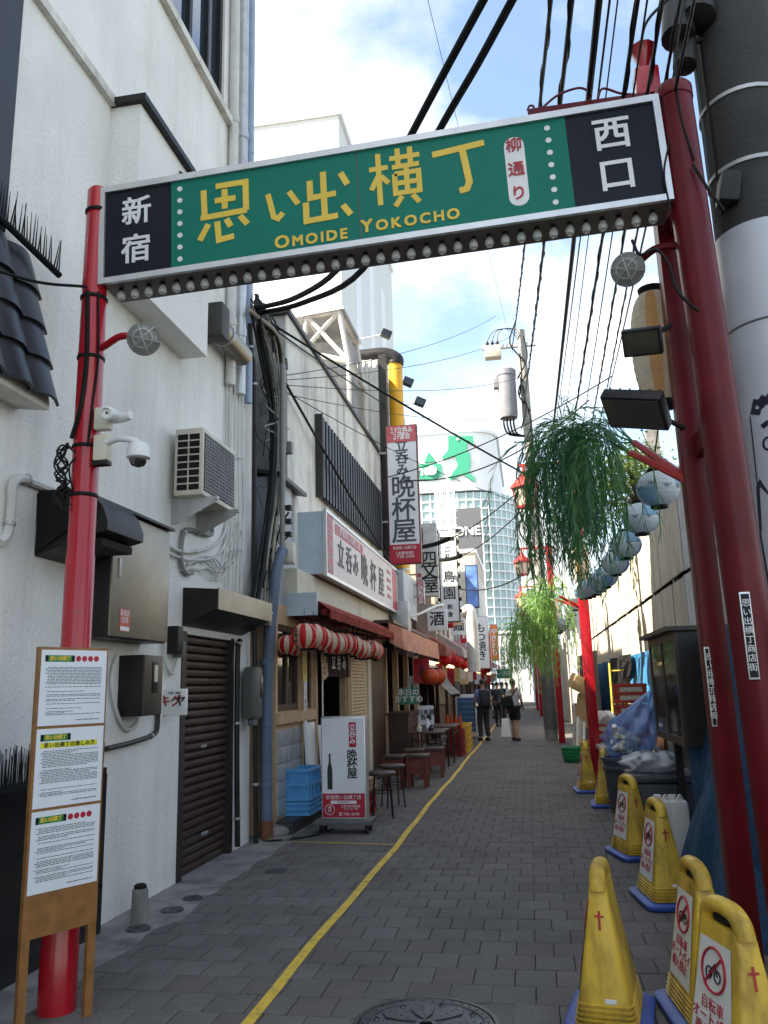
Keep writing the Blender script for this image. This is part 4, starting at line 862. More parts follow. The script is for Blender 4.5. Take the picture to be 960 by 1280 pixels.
B().bx(-9,-2.95,16.62,21.6,2.35,2.5).build('ceiling', dark_in, SH2); B().bx(-5.2,-5.1,16.5,21.5,0,2.4).build('back_wall', dark_in, SH2); B().bx(-5.1,-3,21.45,21.6,0,2.4).build('far_wall', dark_in, SH2); B().bx(-5.1,-2.9,16.42,16.5,0,2.4).build('party_wall', wood_dark, SH2)
for y in (16.55,18.0,19.6,21.3): B().bx(-2.98,-2.86,y,y+.12,0,2.4).build('post', wood_pale, SH2)
ct = B().bx(-2.92,-2.45,16.6,18.2,0,1.05).build('counter', wood_dark, SH2); B().bx(-2.98,-2.40,16.55,18.25,1.052,1.10).build('counter_top', wood_dark, ct)
b = B(); y0, y1 = 14.6, 20.6; n = 26
for i in range(n):
    ya = y0+(y1-y0)*i/n; yb = y0+(y1-y0)*(i+1)/n; d = lambda k: .03*math.sin(k*1.9)
    b.quad((-2.46,ya,2.76),(-2.22,ya,2.66),(-2.22,yb,2.66),(-2.46,yb,2.76)); b.quad((-2.22,ya,2.66),(-2.18+d(i),ya,2.26),(-2.18+d(i+1),yb,2.26),(-2.22,yb,2.66))
b.quad((-2.46,y0,2.76),(-2.22,y0,2.66),(-2.18,y0,2.26),(-2.46,y0,2.40)); b.build('awning', org, SH2)
B().bx(-2.9,-2.4,14.8,20.6,2.77,2.83).build('awning_frame', wood_dark, SH2)
B().bx(-3.3,-2.5,16.9,18.9,3.1,4.05).build('duct_box', steel_grey, SH2); B().box((-2.55,16.75,3.0),(.36,.36,.7),bev=.05).build('fan_box', galv, SH2)
B().tube(spline([(-2.9,17.0,3.05),(-2.3,16.8,3.05),(-1.95,17.6,3.3),(-1.9,19.2,3.5)],6),.025,8).build('white_pipe', white_pl, SH2)
for (x,y,z,w_,h_,m_,tx,tm) in ((-2.35,18.2,1.95,.36,.55,sign_red,'大\n盛',ink),(-2.5,17.1,1.42,.42,.34,mat('chalk_green',(.05,.22,.13),.6),'本日の\nおすすめ',paper),(-2.25,17.9,1.0,.34,.40,paper,'日本酒\n各種',ink),(-2.6,18.4,1.6,.2,.5,paper,'生\n樽',ink)):
    o = B().box((x,y,z),(w_,.03,h_)).build('menu_card', m_, SH2); text(tx, w_*.36, tm, o, (x,y-.018,z), ls=.9, off=.003)
def round_lantern(m_, label, group, r=.22, hgt=.2, motif=None):
    root = thing('paper_lantern', (0,0,0), label, 'lantern', group); pr = []; rows = 18
    for i in range(rows+1):
        a = -1.22+2.44*i/rows; pr.append((r*math.cos(a)*(1+.012*(i%2)), hgt*math.sin(a)))
    B().lathe(pr, (0,0,0), 24).build('shade', m_, root)
    B().lathe([(r*.36,hgt*.93),(r*.38,hgt*1.06),(r*.30,hgt*1.06)],(0,0,0),16).build('top_ring', black_matte, root); B().lathe([(r*.30,-hgt*1.06),(r*.38,-hgt*1.06),(r*.36,-hgt*.93)],(0,0,0),16).build('bottom_ring', black_matte, root)
    B().cyl((0,0,hgt*.9),(0,0,hgt+.12),.005,n=5).build('hanger', rubber, root); return root
lo = mat('lantern_orange', (.55,.075,.015), .5, var=.15, trans=.3)
l_ = round_lantern(lo, 'fat orange paper lantern hanging past the orange awning', 'orange lanterns', .21, .19); place(l_, True, ay(537,846,18.3)); place(l_, False, ay(546,846,19.1), label='second orange paper lantern close behind the first one')
# yellow duct
t = thing('kitchen_duct', ay(492,530,18.2), 'bright yellow vertical kitchen duct with a black elbow at its top', 'duct')
p = ay(494,455,18.2); B().cyl((p.x,18.2,3.0),(p.x,18.2,p.z),.17,n=18).build('duct', mat('duct_yellow',(.80,.40,.015),.45,var=.08), t)
q = ay(455,447,18.2); el = ay(487,447,18.2); B().tube(spline([q+Vector((-.6,0,0)), q, el+Vector((-.12,0,.06)), Vector((p.x,18.2,p.z+.10)), Vector((p.x,18.2,p.z-.02))],6), .20, 14).build('elbow', black_metal, t)
for z in (4.2,6.2): B().cyl((p.x,18.2,z),(p.x,18.2,z+.06),.18,n=18).build('band', galv, t)
B().bx(p.x+.15,p.x+.42,18.1,18.5,6.2,6.75).build('motor_box', mat('duct_yellow_dark',(.60,.30,.02),.5), t)
# rooftop shed
yA = 15.4; P = [ay(x,y,yA) for x,y in ((378,440),(384,396),(424,389),(436,452))]
t = thing('roof_shed', (P[0].x,yA+.8,6.7), 'weathered open sided steel shed on the bar roof', 'roof shed')
t1 = [p+Vector((0,1.7,0)) for p in P]
fr_ = mat('shed_frame',(.60,.57,.52),.6,dirt=.5,dc=(.2,.16,.12))
B().prism([P[1]+Vector((-.6,-.1,.0)),P[2]+Vector((.12,-.1,.06)),P[2]+Vector((.12,-.1,.0)),P[1]+Vector((-.6,-.1,-.07))],(0,1.9,0)).build('roof', galv, t)
for (i,j) in ((0,1),(1,2),(2,3),(0,3)): B().tube([P[i],P[j]],.06,6).build('beam', fr_, t); B().tube([t1[i],t1[j]],.06,6).build('beam', fr_, t)
for p in P: B().tube([p,p+Vector((0,1.7,0))],.05,6).build('beam', fr_, t)
B().tube([P[1],P[3]],.05,6).build('brace', fr_, t); B().tube([P[0],P[2]],.05,6).build('brace', fr_, t)
for p in (P[0],P[3],t1[0],t1[3]): B().cyl((p.x,p.y,6.6),p,.05,n=8).build('stub_leg', fr_, t)
B().bx(P[0].x-.3,P[3].x-.15,yA+.9,yA+1.6,6.6,P[2].z-.25).build('plant_unit', plaster_grey, t)
def vsign(name, x0, x1, z0, z1, y, lab, d=.16, face=paper, edge=galv, lit=None):
    t = thing(name, ((x0+x1)/2,y,z0), lab, 'sign'); B().box(((x0+x1)/2,y+d/2,(z0+z1)/2),(x1-x0,d,z1-z0),bev=.015).build('box', edge, t)
    f_ = B().box(((x0+x1)/2,y-.004,(z0+z1)/2),(x1-x0-.06,.012,z1-z0-.06)).build('face', face, t)
    for zz in (z0+.3*(z1-z0), z0+.8*(z1-z0)): B().bx(-3.1,x0+.02,y+.05,y+.09,zz,zz+.04).build('bracket', galv, t)
    return t, f_
def px_rect(x0,y0,x1,y1,Y_): a = ay((x0+x1)/2-(x1-x0)/2,(y0+y1)/2,Y_); b_ = ay((x0+x1)/2+(x1-x0)/2,(y0+y1)/2,Y_); return a.x, b_.x, ay((x0+x1)/2,y1,Y_).z, ay((x0+x1)/2,y0,Y_).z
x0,x1,z0,z1 = px_rect(484,531,524,705,16.9); cx_ = (x0+x1)/2; H_ = z1-z0
t, f_ = vsign('vertical_sign', x0,x1,z0,z1,16.9,'tall white vertical bar sign with red ends and grey brush characters', edge=wood_red)
B().box((cx_,16.885,z1-.06*H_-.02),(x1-x0-.05,.02,.12*H_)).build('red_head', mat('faded_red',(.50,.10,.11),.5), t); text('１F立呑み\n２F宴会', .16, paper, t, (cx_,16.872,z1-.06*H_-.02), ls=.9, sx=.72, off=.003)
B().box((cx_,16.885,z0+.07*H_),(x1-x0-.05,.02,.13*H_)).build('red_foot', sign_red, t); text('新宿思い出横丁店', .075, paper, t, (cx_,16.872,z0+.11*H_), sx=.85); text('〈営業時間〉\n７:00~24:00', .08, paper, t, (cx_,16.872,z0+.06*H_), ls=.9)
for ch,s_,v_ in (('立',.30,.84),('呑',.30,.75),('み',.28,.665)): text(ch, s_, ink_grey, t, (cx_,16.888,z0+v_*H_), off=.006)
for ch,s_,v_ in (('晩',.54,.535),('杯',.54,.375),('屋',.56,.22)): text(ch, s_, ink_grey, t, (cx_,16.888,z0+v_*H_), off=.007)
x0,x1,z0,z1 = px_rect(519,654,547,746,20.5); cx_ = (x0+x1)/2; H_ = z1-z0
t, f_ = vsign('vertical_sign', x0,x1,z0,z1,20.5,'grey white vertical sign with heavy black characters and red side lettering', face=mat('grey_face',(.55,.56,.57),.5))
for ch,s_,v_ in (('四',.42,.50),('文',.46,.33),('屋',.46,.14)): text(ch, s_, ink, t, (cx_+.07,20.488,z0+v_*H_), off=.006)
text('薬\n膳\n師', .17, ink, t, (cx_-.14,20.488,z0+.82*H_), ls=.8, off=.004); text('串\n・\n焼\nき', .13, sign_red, t, (cx_-.20,20.488,z0+.2*H_), ls=.85, off=.004)
x0,x1,z0,z1 = px_rect(549,662,573,778,23.5); cx_ = (x0+x1)/2; H_ = z1-z0
t, f_ = vsign('vertical_sign', x0,x1,z0,z1,23.5,'tall white vertical sign edged with rows of black bulbs', edge=black_metal)
for ch,s_,v_ in (('鳥',.36,.48),('園',.40,.30),('刺',.16,.16),('身',.16,.08),('ニ',.2,.78),('礼',.2,.70)): text(ch, s_, ink, t, (cx_,23.488,z0+v_*H_), off=.004)
B().box((cx_,23.488,z1-.10*H_),(.42,.01,.12)).build('black_band', ink, t)
for i in range(16):
    for q in (x0-.03,x1+.03): B().cyl((q,23.46,z0+.1+i*(H_-.2)/15),(q,23.46,z0+.2+i*(H_-.2)/15),.035,n=8).build('bulb', black_matte if i % 2 else cream_pl, t)
x0,x1,z0,z1 = px_rect(592,770,611,836,31); cx_ = (x0+x1)/2
t, f_ = vsign('vertical_sign', x0,x1,z0,z1,31,'white vertical sign with scattered black brush kana'); text('も\nつ\n焼\nき', .38, ink, t, (cx_,30.988,(z0+z1)/2), ls=.9, off=.005)
x0,x1,z0,z1 = px_rect(613,780,623,826,36); cx_ = (x0+x1)/2
t, f_ = vsign('vertical_sign', x0,x1,z0,z1,36,'narrow orange vertical banner sign further down the alley', face=mat('banner_orange',(.75,.22,.05),.6)); text('や\nき\nと\nり', .30, paper, t, (cx_,35.988,(z0+z1)/2), ls=1.0, off=.006)
x0,x1,z0,z1 = px_rect(609,790,614,836,35); t, f_ = vsign('vertical_sign', x0,x1,z0,z1,35,'slim crimson vertical banner beside the orange one', face=sign_red)
x0,x1,z0,z1 = px_rect(621,836,640,848,52); t, f_ = vsign('hanging_sign', x0,x1,z0,z1,52,'green horizontal sign hung over the far alley', face=mat('far_green',(.03,.22,.12),.6)); text('思い出横丁', .32, paper, t, ((x0+x1)/2,51.985,(z0+z1)/2))
x0,x1,z0,z1 = px_rect(514,718,523,750,17.6); t, f_ = vsign('vertical_sign', x0,x1,z0,z1,18.6,'small white sign with red kana under the white bar sign'); text('焼\nき\n鳥', .2, sign_red, t, ((x0+x1)/2,18.588,(z0+z1)/2), ls=.9)
# further shop fronts, each its own building
far = [('low dark shop with a tiled pent roof behind the orange awning',21.7,25.5,-2.9,4.4,mat('far_brown',(.12,.08,.06),.8,var=.25),(.40,.13,.09)),
       ('cream plastered shop with round duct further along the alley',25.6,31.5,-2.8,6.6,mat('far_cream',(.55,.48,.38),.8,var=.15,dirt=.5),(.5,.42,.4)),
       ('grey shop with a pink awning beyond the cream one',31.6,38.5,-2.8,5.4,mat('far_grey',(.36,.36,.37),.8,var=.2,dirt=.4),(.62,.40,.40)),
       ('beige shop house with a dark red awning far down the alley',38.6,46,-2.7,6.8,mat('far_beige',(.5,.45,.37),.8,var=.2,dirt=.4),(.40,.08,.08)),
       ('pale shop house at the far end of the left row',46.1,56,-2.6,8.0,mat('far_pale',(.58,.56,.52),.8,var=.15,dirt=.3),(.55,.3,.25))]
for i, (lab,ya,yb,x,h_,m_,ac) in enumerate(far):
    t = thing('shop_building', (x-2,(ya+yb)/2,0), lab, 'building', 'shop buildings along the left side')
    hs = [(ya+.3+k*1.5, ya+1.4+k*1.5, 3.3, 4.3) for k in range(int((yb-ya-.4)//1.5)) if h_ > 5]
    b = facade(B(), x, ya, yb, 2.5, h_, hs, .1); b.quad((x,ya,2.5),(x,ya,h_),(-9,ya,h_),(-9,ya,2.5)); b.quad((x,ya,h_),(x,yb,h_),(-9,yb,h_),(-9,ya,h_)); b.bx(-9,x-.1,yb-.1,yb,0,2.5); b.bx(-9,-4.5,ya,yb-.1,0,2.5); b.build('wall', m_, t)
    for q in hs: w_ = B().bx(x-.09,x-.06,q[0],q[1],q[2],q[3]).build('window', win_dark, t); B().bx(x-.06,x-.03,(q[0]+q[1])/2-.03,(q[0]+q[1])/2+.03,q[2],q[3]).build('mullion', alu, w_)
    for y in (ya+.05, (ya+yb)/2, yb-.2): B().bx(x-.1,x,y,y+.14,0,2.5).build('post', wood_dark, t)
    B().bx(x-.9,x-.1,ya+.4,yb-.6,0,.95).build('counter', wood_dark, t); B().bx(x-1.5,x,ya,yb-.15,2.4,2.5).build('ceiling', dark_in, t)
    am = mat('awning_far%d' % i, ac, .8, var=.15, trans=.25); zt = 2.9+.12*(i % 3)
    b = B(); m2 = 10
    for k in range(m2):
        y2 = ya+.2+(yb-ya-.4)*k/m2; y3 = ya+.2+(yb-ya-.4)*(k+1)/m2; dd = .03*math.sin(k*2.3)
        b.quad((x,y2,zt+.25),(x+.75,y2,zt-.25),(x+.75,y3,zt-.25),(x,y3,zt+.25)); b.quad((x+.75,y2,zt-.25),(x+.76+dd,y2,zt-.52),(x+.76-dd,y3,zt-.52),(x+.75,y3,zt-.25))
    b.quad((x,ya+.2,zt+.25),(x,ya+.2,zt-.3),(x+.75,ya+.2,zt-.52),(x+.75,ya+.2,zt-.25)); b.build('awning', am, t)
    for k in range(3):
        y = ya+.6+k*(yb-ya-1)/2.2; B().box((x+.3,y,1.9+.1*k),(.32,.04,.5)).build('menu_card', (paper,sign_red,poster_c)[(i+k)%3], t)
    for k in range(5): B().lathe([(0,.0),(.05,-.03),(.06,-.08),(.0,-.13)],(x+.25,ya+.5+k*(yb-ya-1)/5,2.3),8).build('bulb', mat('warm_bulb',(1,.72,.38),.4,emit=.9) if k == 0 and i == 0 else MATS['warm_bulb'], t)
t = thing('round_duct', (-2.5,26,3), 'pale round duct bending up the front of the cream shop', 'duct')
p0 = ay(578,765,26.2); p1 = ay(590,800,26.2); B().tube(spline([p0+Vector((-.6,0,0)), p0, p0+Vector((.22,0,.02)), p1+Vector((.02,0,.4)), p1+Vector((.02,0,-1.0))],6),.2,12).build('duct', conduit_w, t)
# shop goods in front
for i, (x,y,z,m_,d,lab,nm) in enumerate((( -1.80,19.75,0,cr_r,(.40,.36,.30),'red beer crate at the foot of a stack beside the yellow line','beer_crate'),(-1.80,19.75,.31,cr_r,(.40,.36,.30),'red beer crate on top of the stack beside the yellow line','beer_crate'),(-2.25,19.7,0,cr_r,(.40,.36,.30),'red beer crate between the table leg and the shop front','beer_crate'),
     (-1.72,20.6,0,cr_y,(.32,.36,.32),'yellow crate lowest of the near stack by the line','plastic_crate'),(-1.72,20.6,.33,cr_y,(.32,.36,.32),'yellow crate on top of the near stack by the line','plastic_crate'),(-1.74,21.3,0,cr_y,(.32,.36,.32),'yellow crate lowest of the middle stack by the line','plastic_crate'),(-1.74,21.3,.33,cr_y,(.32,.36,.32),'yellow crate on top of the middle stack by the line','plastic_crate'),(-1.76,22.1,0,cr_y,(.32,.36,.32),'yellow crate lowest of the far stack by the line','plastic_crate'),(-1.76,22.1,.33,cr_y,(.32,.36,.32),'yellow crate on top of the far stack by the line','plastic_crate'))):
    crate(nm, (x,y,z), d, m_, lab, group='beer crates by the yellow line')
for i in range(8):
    x = -1.97+.1*(i%4); y = 19.66+.16*(i//4); tag(B().lathe([(.035,0),(.036,.17),(.014,.24),(.014,.31),(0,.31)],(x,y,.63),10).build('beer_bottle', lo), 'orange brown bottle standing on the red crate stack', 'bottle', 'bottles on the red crates')
t = thing('chest_freezer', (-2.2,26.2,0), 'white framed blue fronted drinks freezer behind the yellow crates', 'freezer'); p = px_rect(570,874,597,915,26.0); B().box(((p[0]+p[1])/2,26.3,.7),(p[1]-p[0],.7,1.25),bev=.03).build('cabinet', white_pl, t); B().box(((p[0]+p[1])/2,25.94,.72),(p[1]-p[0]-.12,.03,1.02)).build('blue_front', mat('freezer_blue',(.03,.12,.26),.35), t)
for k in range(6): B().box(((p[0]+p[1])/2,25.92,.32+k*.16),(p[1]-p[0]-.14,.012,.012)).build('grille_bar', galv, t)
b = B(); n = 24
for i in range(n):
    for j in range(6):
        f = lambda a_, c: Vector((-2.9+.9*c/6*.9+.05*math.sin(a_*1.1+c), 22.3+a_*.12, 2.35-.16*c-.12*math.sin(a_*.55)**2*(c/6)))
        b.quad(f(i,j),f(i+1,j),f(i+1,j+1),f(i,j+1))
tag(b.build('tarpaulin', mat('grey_tarp',(.26,.24,.22),.8,var=.2)), 'crumpled grey tarpaulin slung under the far shop awnings', 'tarpaulin')
t = thing('a_board', (-.95,26.5,0), 'small white folding board standing on the paving past the people', 'sign stand'); B().prism([(-.98,26.5,0),(-.68,26.5,0),(-.72,26.62,.55),(-.94,26.62,.55)],(0,.03,0)).build('front_leaf', paper, t); B().prism([(-.98,26.85,0),(-.68,26.85,0),(-.72,26.68,.55),(-.94,26.68,.55)],(0,.03,0)).build('rear_leaf', paper, t)

# small lanterns and cloth along the far shop fronts
l_ = round_lantern(lan_r, 'small red paper lantern under the far shop awnings', 'small red lanterns on the far shops', .17, .17)
for i, y in enumerate((22.6,23.8,25.0,27.0,28.3,29.6,33.0,34.4,36.0,40.0,42.0,44.0)): place(l_, i == 0, (-2.25+.06*(i%3), y, 2.32+.08*(i%2)))
for i, (y,z,m_,tx) in enumerate(((22.4,3.4,paper,'酒'),(24.4,3.6,sign_red,'肉'),(27.5,3.9,poster_c,'魚'),(29.5,3.7,paper,'麺'),(33.5,3.6,sign_red,'串'),(36.5,4.0,paper,'鮨'),(40.5,3.7,poster_c,'酒'),(43.5,4.3,paper,'丼'))):
    t = thing('bracket_sign', (-2.4,y,z), ('small pale','small crimson','small tan')[(paper,sign_red,poster_c).index(m_)]+' square bracket sign reading '+tx+' above the far shops', 'sign', 'small bracket signs on the far shops'); B().box((-2.40,y,z),(.55,.10,.6),bev=.01).build('box', m_, t); text(tx, .42, ink if m_ is not sign_red else paper, t, (-2.40,y-.055,z), off=.006); B().bx(-2.8,-2.66,y-.02,y+.02,z+.2,z+.24).build('bracket', galv, t)
# ---------------------------------------------------------------- sheet fence on the right
FX = 2.02
FN = thing('sheet_fence', (FX,17,0), 'tall cream corrugated sheet fence along the right side', 'fence')
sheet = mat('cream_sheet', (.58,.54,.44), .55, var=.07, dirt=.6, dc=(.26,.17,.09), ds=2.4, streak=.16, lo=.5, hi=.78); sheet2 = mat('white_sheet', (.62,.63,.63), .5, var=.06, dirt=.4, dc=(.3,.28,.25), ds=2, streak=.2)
def ribbed(w_, h_):
    b = B(); y = -w_/2; prof = []
    while y < w_/2-.01:
        prof += [(y,0),(y+.075,0),(y+.085,.018),(y+.11,.018),(y+.12,0)]; y += .12
    prof = [(min(a,w_/2),c) for a,c in prof]+[(w_/2,0)]
    for i in range(len(prof)-1):
        (a,c),(d,e) = prof[i],prof[i+1]
        if d-a < 1e-6 and abs(c-e) < 1e-6: continue
        b.quad((-c,a,0),(-c,a,h_),(-e,d,h_),(-e,d,0))
    b.bx(.001,.012,-w_/2,w_/2,0,h_); return b
me_u = {}
PWD = .92
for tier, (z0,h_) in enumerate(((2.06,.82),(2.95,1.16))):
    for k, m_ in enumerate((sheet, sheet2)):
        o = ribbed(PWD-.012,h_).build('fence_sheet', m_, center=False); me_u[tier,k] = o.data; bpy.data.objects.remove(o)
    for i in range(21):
        y = 8.36+i*PWD; o = bpy.data.objects.new('fence_sheet', me_u[tier, 1 if i < 3 else 0]); C.objects.link(o); o.parent = FN  # nearest sheets take a greyer copy: shade put into their colour
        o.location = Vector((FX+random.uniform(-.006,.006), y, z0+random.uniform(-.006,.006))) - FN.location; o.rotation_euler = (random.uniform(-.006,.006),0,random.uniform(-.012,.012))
for i in range(12): y = 7.92+i*1.84; B().bx(FX+.014,FX+.08,y-.03,y+.03,0,4.05).build('post', galv, FN)
for z in (2.2,2.75,3.1,3.9): B().bx(FX+.0135,FX+.045,7.95,27.7,z,z+.04).build('rail', galv, FN)
B().bx(FX+.082,FX+.10,7.95,27.7,2.0,4.0).build('backing_board', black_matte, FN)  # black board added behind the tiers so the gap between them stays dark
B().bx(FX-.10,FX+.02,7.80,7.90,1.95,4.5).build('end_post', mat('tan_post',(.40,.34,.25),.7,var=.15,dirt=.4), FN)
t = thing('yard_wall', (2.75,15,0), 'dark cluttered wall seen below the sheet fence', 'wall'); b = B()
for i in range(60): y = 3+i*.42; b.bx(2.62 if i % 2 else 2.66,2.8,y,y+.42,-.05,2.05)
b.build('boards', mat('yard_dark',(.05,.05,.052),.8,var=.4,vs=2), t); B().bx(2.2,2.7,7.9,28,2.02,2.05).build('lintel', wood_dark, t)
t = thing('block_wall', (1.95,6.5,0), 'grey concrete block wall behind the utility pole', 'wall')
for j in range(10):
    for i in range(7): B().box((2.02,4.6+i*.42+(.21 if j % 2 else 0),.095+j*.195),(.14,.41,.186),bev=.006).build('block', concrete, t)
t = thing('far_fence', (1.4,36,0), 'pale sheet wall continuing along the far right side', 'fence'); b = B()
for i in range(46):
    y = 28+i*.7; x = 1.75-.028*(y-28); B().bx(x,x+.04,y,y+.69,0,3.0 + .25*(i%3)).build('sheet', (sheet,sheet2,plaster_grey,sheet)[(i//3)%4], t)
t = thing('brown_screen', (1.5,19.2,0), 'grey brown ribbed screen between the red posts', 'fence')
for i in range(14): B().box((1.62-.012*i,20.5+i*.35,1.2),(.05,.33,2.3)).build('board', mat('screen_brown',(.16,.13,.11),.8,var=.25) if i == 0 else MATS['screen_brown'], t)
# ---------------------------------------------------------------- tarpaulins
tarp = mat('blue_tarp', (.05,.26,.52), .45, var=.15, trans=.3, bump=.3, bs=14); bag = glass('blue_film', (.16,.34,.72), .16, .5); net = mat('blue_net', (.012,.075,.17), .7, var=.35, vs=16, trans=.15, bump=.8, bs=70)
def cloth(f, nu, nv, m_, name, label, cat, group=None):
    b = B(); P = [[f(i/nu,j/nv) for j in range(nv+1)] for i in range(nu+1)]; vs = [p for r_ in P for p in r_]
    b.add(vs, [(i*(nv+1)+j,(i+1)*(nv+1)+j,(i+1)*(nv+1)+j+1,i*(nv+1)+j+1) for i in range(nu) for j in range(nv)])
    o = b.build(name, m_, smooth=180); tag(o, label, cat, group); return o
sn = math.sin
cloth(lambda u,v: Vector((1.95-.08*v+.05*sn(u*19+v*2)*v, 12.6+u*4.2, 2.08-.95*v+.10*sn(u*7)*v)), 40, 10, tarp, 'tarpaulin', 'bright blue tarpaulin hanging under the cream fence', 'tarpaulin')
cloth(lambda u,v: Vector((1.86-.05*v+.05*sn(u*13+v), 15.6+u*4.0, 2.10-(.30+.30*sn(u*3.1))*v)), 30, 8, black_matte, 'tarpaulin', 'torn black sheet hanging from the fence foot over the crates', 'tarpaulin')
cloth(lambda u,v: Vector((1.90+.05*sn(u*11+v), 20.2+u*2.8, 2.08-1.6*v)), 24, 8, tarp, 'tarpaulin', 'blue tarpaulin strip hanging beyond the red crates', 'tarpaulin')
# plastic sack tied up over a tub
def sack(c, r, h_, m_, name, label, cat, neck=.12, lump=.18, seed=1, group=None, lean=0):
    random.seed(seed); ph = [random.uniform(0,6) for _ in range(6)]
    def f(u,v):
        a = u*2*math.pi; w_ = (math.sin(min(v*1.25,1)*math.pi*.5)**.6)*(1-v**2.2)+neck*v
        rr = r*w_*(1+lump*sn(a*3+ph[0]+v*5)*.6+lump*.5*sn(a*7+ph[1]-v*9)+lump*.3*sn(a*13+ph[2]+v*13))
        return Vector(c)+Vector((rr*math.cos(a)+lean*v*v, rr*sn(a), h_*v+lump*.05*sn(a*5+ph[3])))
    return cloth(f, 48, 22, m_, name, label, cat, group)
tub_m = mat('slate_plastic', (.055,.065,.085), .45, var=.15, dirt=.3, dc=(.10,.09,.085))
t = thing('waste_tub', (1.18,11.0,0), 'slate blue plastic tub under the tied plastic bag', 'tub'); B().lathe([(.26,0),(.30,.05),(.35,.62),(.37,.63),(.37,.67),(.34,.67),(.33,.60),(.29,.1),(0,.1)],(1.20,11.0,0),28).build('tub', tub_m, t); B().lathe([(.352,.52),(.365,.53),(.365,.56),(.352,.57)],(1.20,11.0,0),28).build('rim_band', tub_m, t)
sk = sack((1.20,11.0,.52), .40, .95, bag, 'rubbish_bag', 'translucent blue plastic bag of white cups tied above the tub', 'rubbish bag', .10, .30, 5, lean=.34)
t = thing('cup_heap', (1.16,10.8,.7), 'heap of clear plastic cups pressed inside the blue bag', 'cups'); b = B()
for i in range(26): p = Vector((1.14+random.uniform(-.12,.12),10.86+random.uniform(-.05,.08),.86+random.uniform(-.12,.18))); b.lathe([(.03,-.05),(.045,.05),(.04,.05)],p,10,(random.uniform(-1,1),random.uniform(-1,1),random.uniform(-1,1)))
b.build('cups', mat('cup_white',(.72,.70,.66),.3), t, kind='stuff')
bn = thing('lidded_bin', (1.28,9.15,0), 'dark grey lidded bin behind the yellow stand and white jugs', 'bin')
B().box((1.28,9.15,.30),(.62,.62,.58),bev=.05).build('body', tub_m, bn); ld = B().box((1.28,9.15,.63),(.68,.68,.08),bev=.03).build('lid', tub_m, bn); B().box((1.28,8.82,.64),(.26,.05,.04),bev=.012).build('handle', tub_m, ld)
sack((1.22,9.2,.66), .30, .20, mat('white_film',(.60,.62,.66),.3,var=.2,trans=.3), 'rubbish_bag', 'flat white plastic bag lying on the dark bin lid', 'rubbish bag', .5, .25, 9)
for i, (px,py,lab) in enumerate(((828,1016,'white plastic jug beside the display case post'),(846,1014,'white plastic jug in front of the blue netting'))):
    p = ay(px,py,7.9); t = thing('plastic_jug', (p.x,7.9,0), lab, 'jug', 'white plastic jugs'); z = p.z-.12; B().box((p.x,7.9,.28),(.19,.22,.56),bev=.05).build('body', white_pl, t); B().cyl((p.x-.03,7.9,.55),(p.x-.03,7.9,.60),.035,n=14).build('cap', white_pl, t); B().tube(spline([(p.x+.0,7.84,.555),(p.x+.03,7.86,.60),(p.x+.06,7.9,.555)],5),.012,6).build('handle', white_pl, t)
def heap(cx_,cy_,rx,ry,h_,seed):
    random.seed(seed); ph = [random.uniform(0,6) for _ in range(9)]
    def f(u,v):
        a = u*2*math.pi; q = v; rr = (1+.16*sn(a*3+ph[0])+.08*sn(a*8+ph[1])+.04*sn(a*17+ph[5]))*(1-.0*q)
        z = h_*(1-q**1.5)*(1+.12*sn(a*2+ph[2])) + .04*sn(a*11+q*14+ph[3])*q*(1-q) + .05*sn(a*19+ph[4])*q*(1-q)
        return Vector((cx_+rx*rr*q*math.cos(a), cy_+ry*rr*q*sn(a), max(z,.0)+.004))
    return f
cloth(heap(1.50,6.65,.46,1.15,1.05,3), 60, 22, net, 'net_heap', 'heap of dark blue netting slumped behind the red posts', 'netting')
cloth(lambda u,v: Vector((1.55+.09*sn(u*9+v*4)-.15*v+.06*sn(u*23)*v, 5.6+u*2.2, 2.0-1.75*v)), 44, 16, net, 'net_curtain', 'blue netting curtain hanging between red posts and block wall', 'netting')
# red crates and other clutter below the fence
for i, (x,y,z,lab) in enumerate(((1.55,13.6,.62,'lit red bottle crate, lower one of the stack below the fence'),(1.55,13.6,.94,'lit red bottle crate in the middle of the stack below the fence'),(1.55,13.6,1.26,'lit red bottle crate topmost of the stack below the fence'),(1.22,14.6,.62,'bright red crate beside the red crate stack'))):
    t = crate('bottle_crate', (x,y,z), (.46,.36,.30) if i < 3 else (.40,.34,.28), mat('crate_bright_red',(.50,.045,.02),.45,var=.12) if i == 0 else MATS['crate_bright_red'], lab, group='red bottle crates by the fence')
    for k in range(2): B().box((x,y-(.18 if i < 3 else .17)-.019,z+.085+.125*k),(.34,.006,.07)).build('slot', mat('slot_pale',(.55,.48,.40),.6,var=.4,vs=30) if 'slot_pale' not in MATS else MATS['slot_pale'], t)
    b = B()
    for k in range(10): b.lathe([(.032,0),(.032,.16),(.012,.22),(.012,.27),(0,.27)],(x-.17+.085*(k%5),y-.08+.16*(k//5),z+.03),8)
    b.build('bottle_necks', mat('bottle_glass',(.30,.26,.20),.15) if i == 0 else MATS['bottle_glass'], t, kind='stuff')
t = thing('pallet_stand', (1.5,14.1,0), 'low grey stand carrying the red crates', 'stand'); B().bx(1.0,1.9,13.35,14.85,.55,.61).build('top', galv, t)
for x in (1.1,1.85):
    for y in (13.4,14.8): B().bx(x-.03,x+.03,y-.03,y+.03,0,.55).build('leg', galv, t)
sack((1.21,14.55,.86), .24, .26, mat('white_bag',(.74,.74,.74),.4,trans=.2), 'rubbish_bag', 'small white bag on the bright red crate', 'rubbish bag', .3, .2, 4)
t = thing('yellow_ladder', (1.72,16.2,0), 'yellow ladder leaning under the fence behind the red crates', 'ladder')
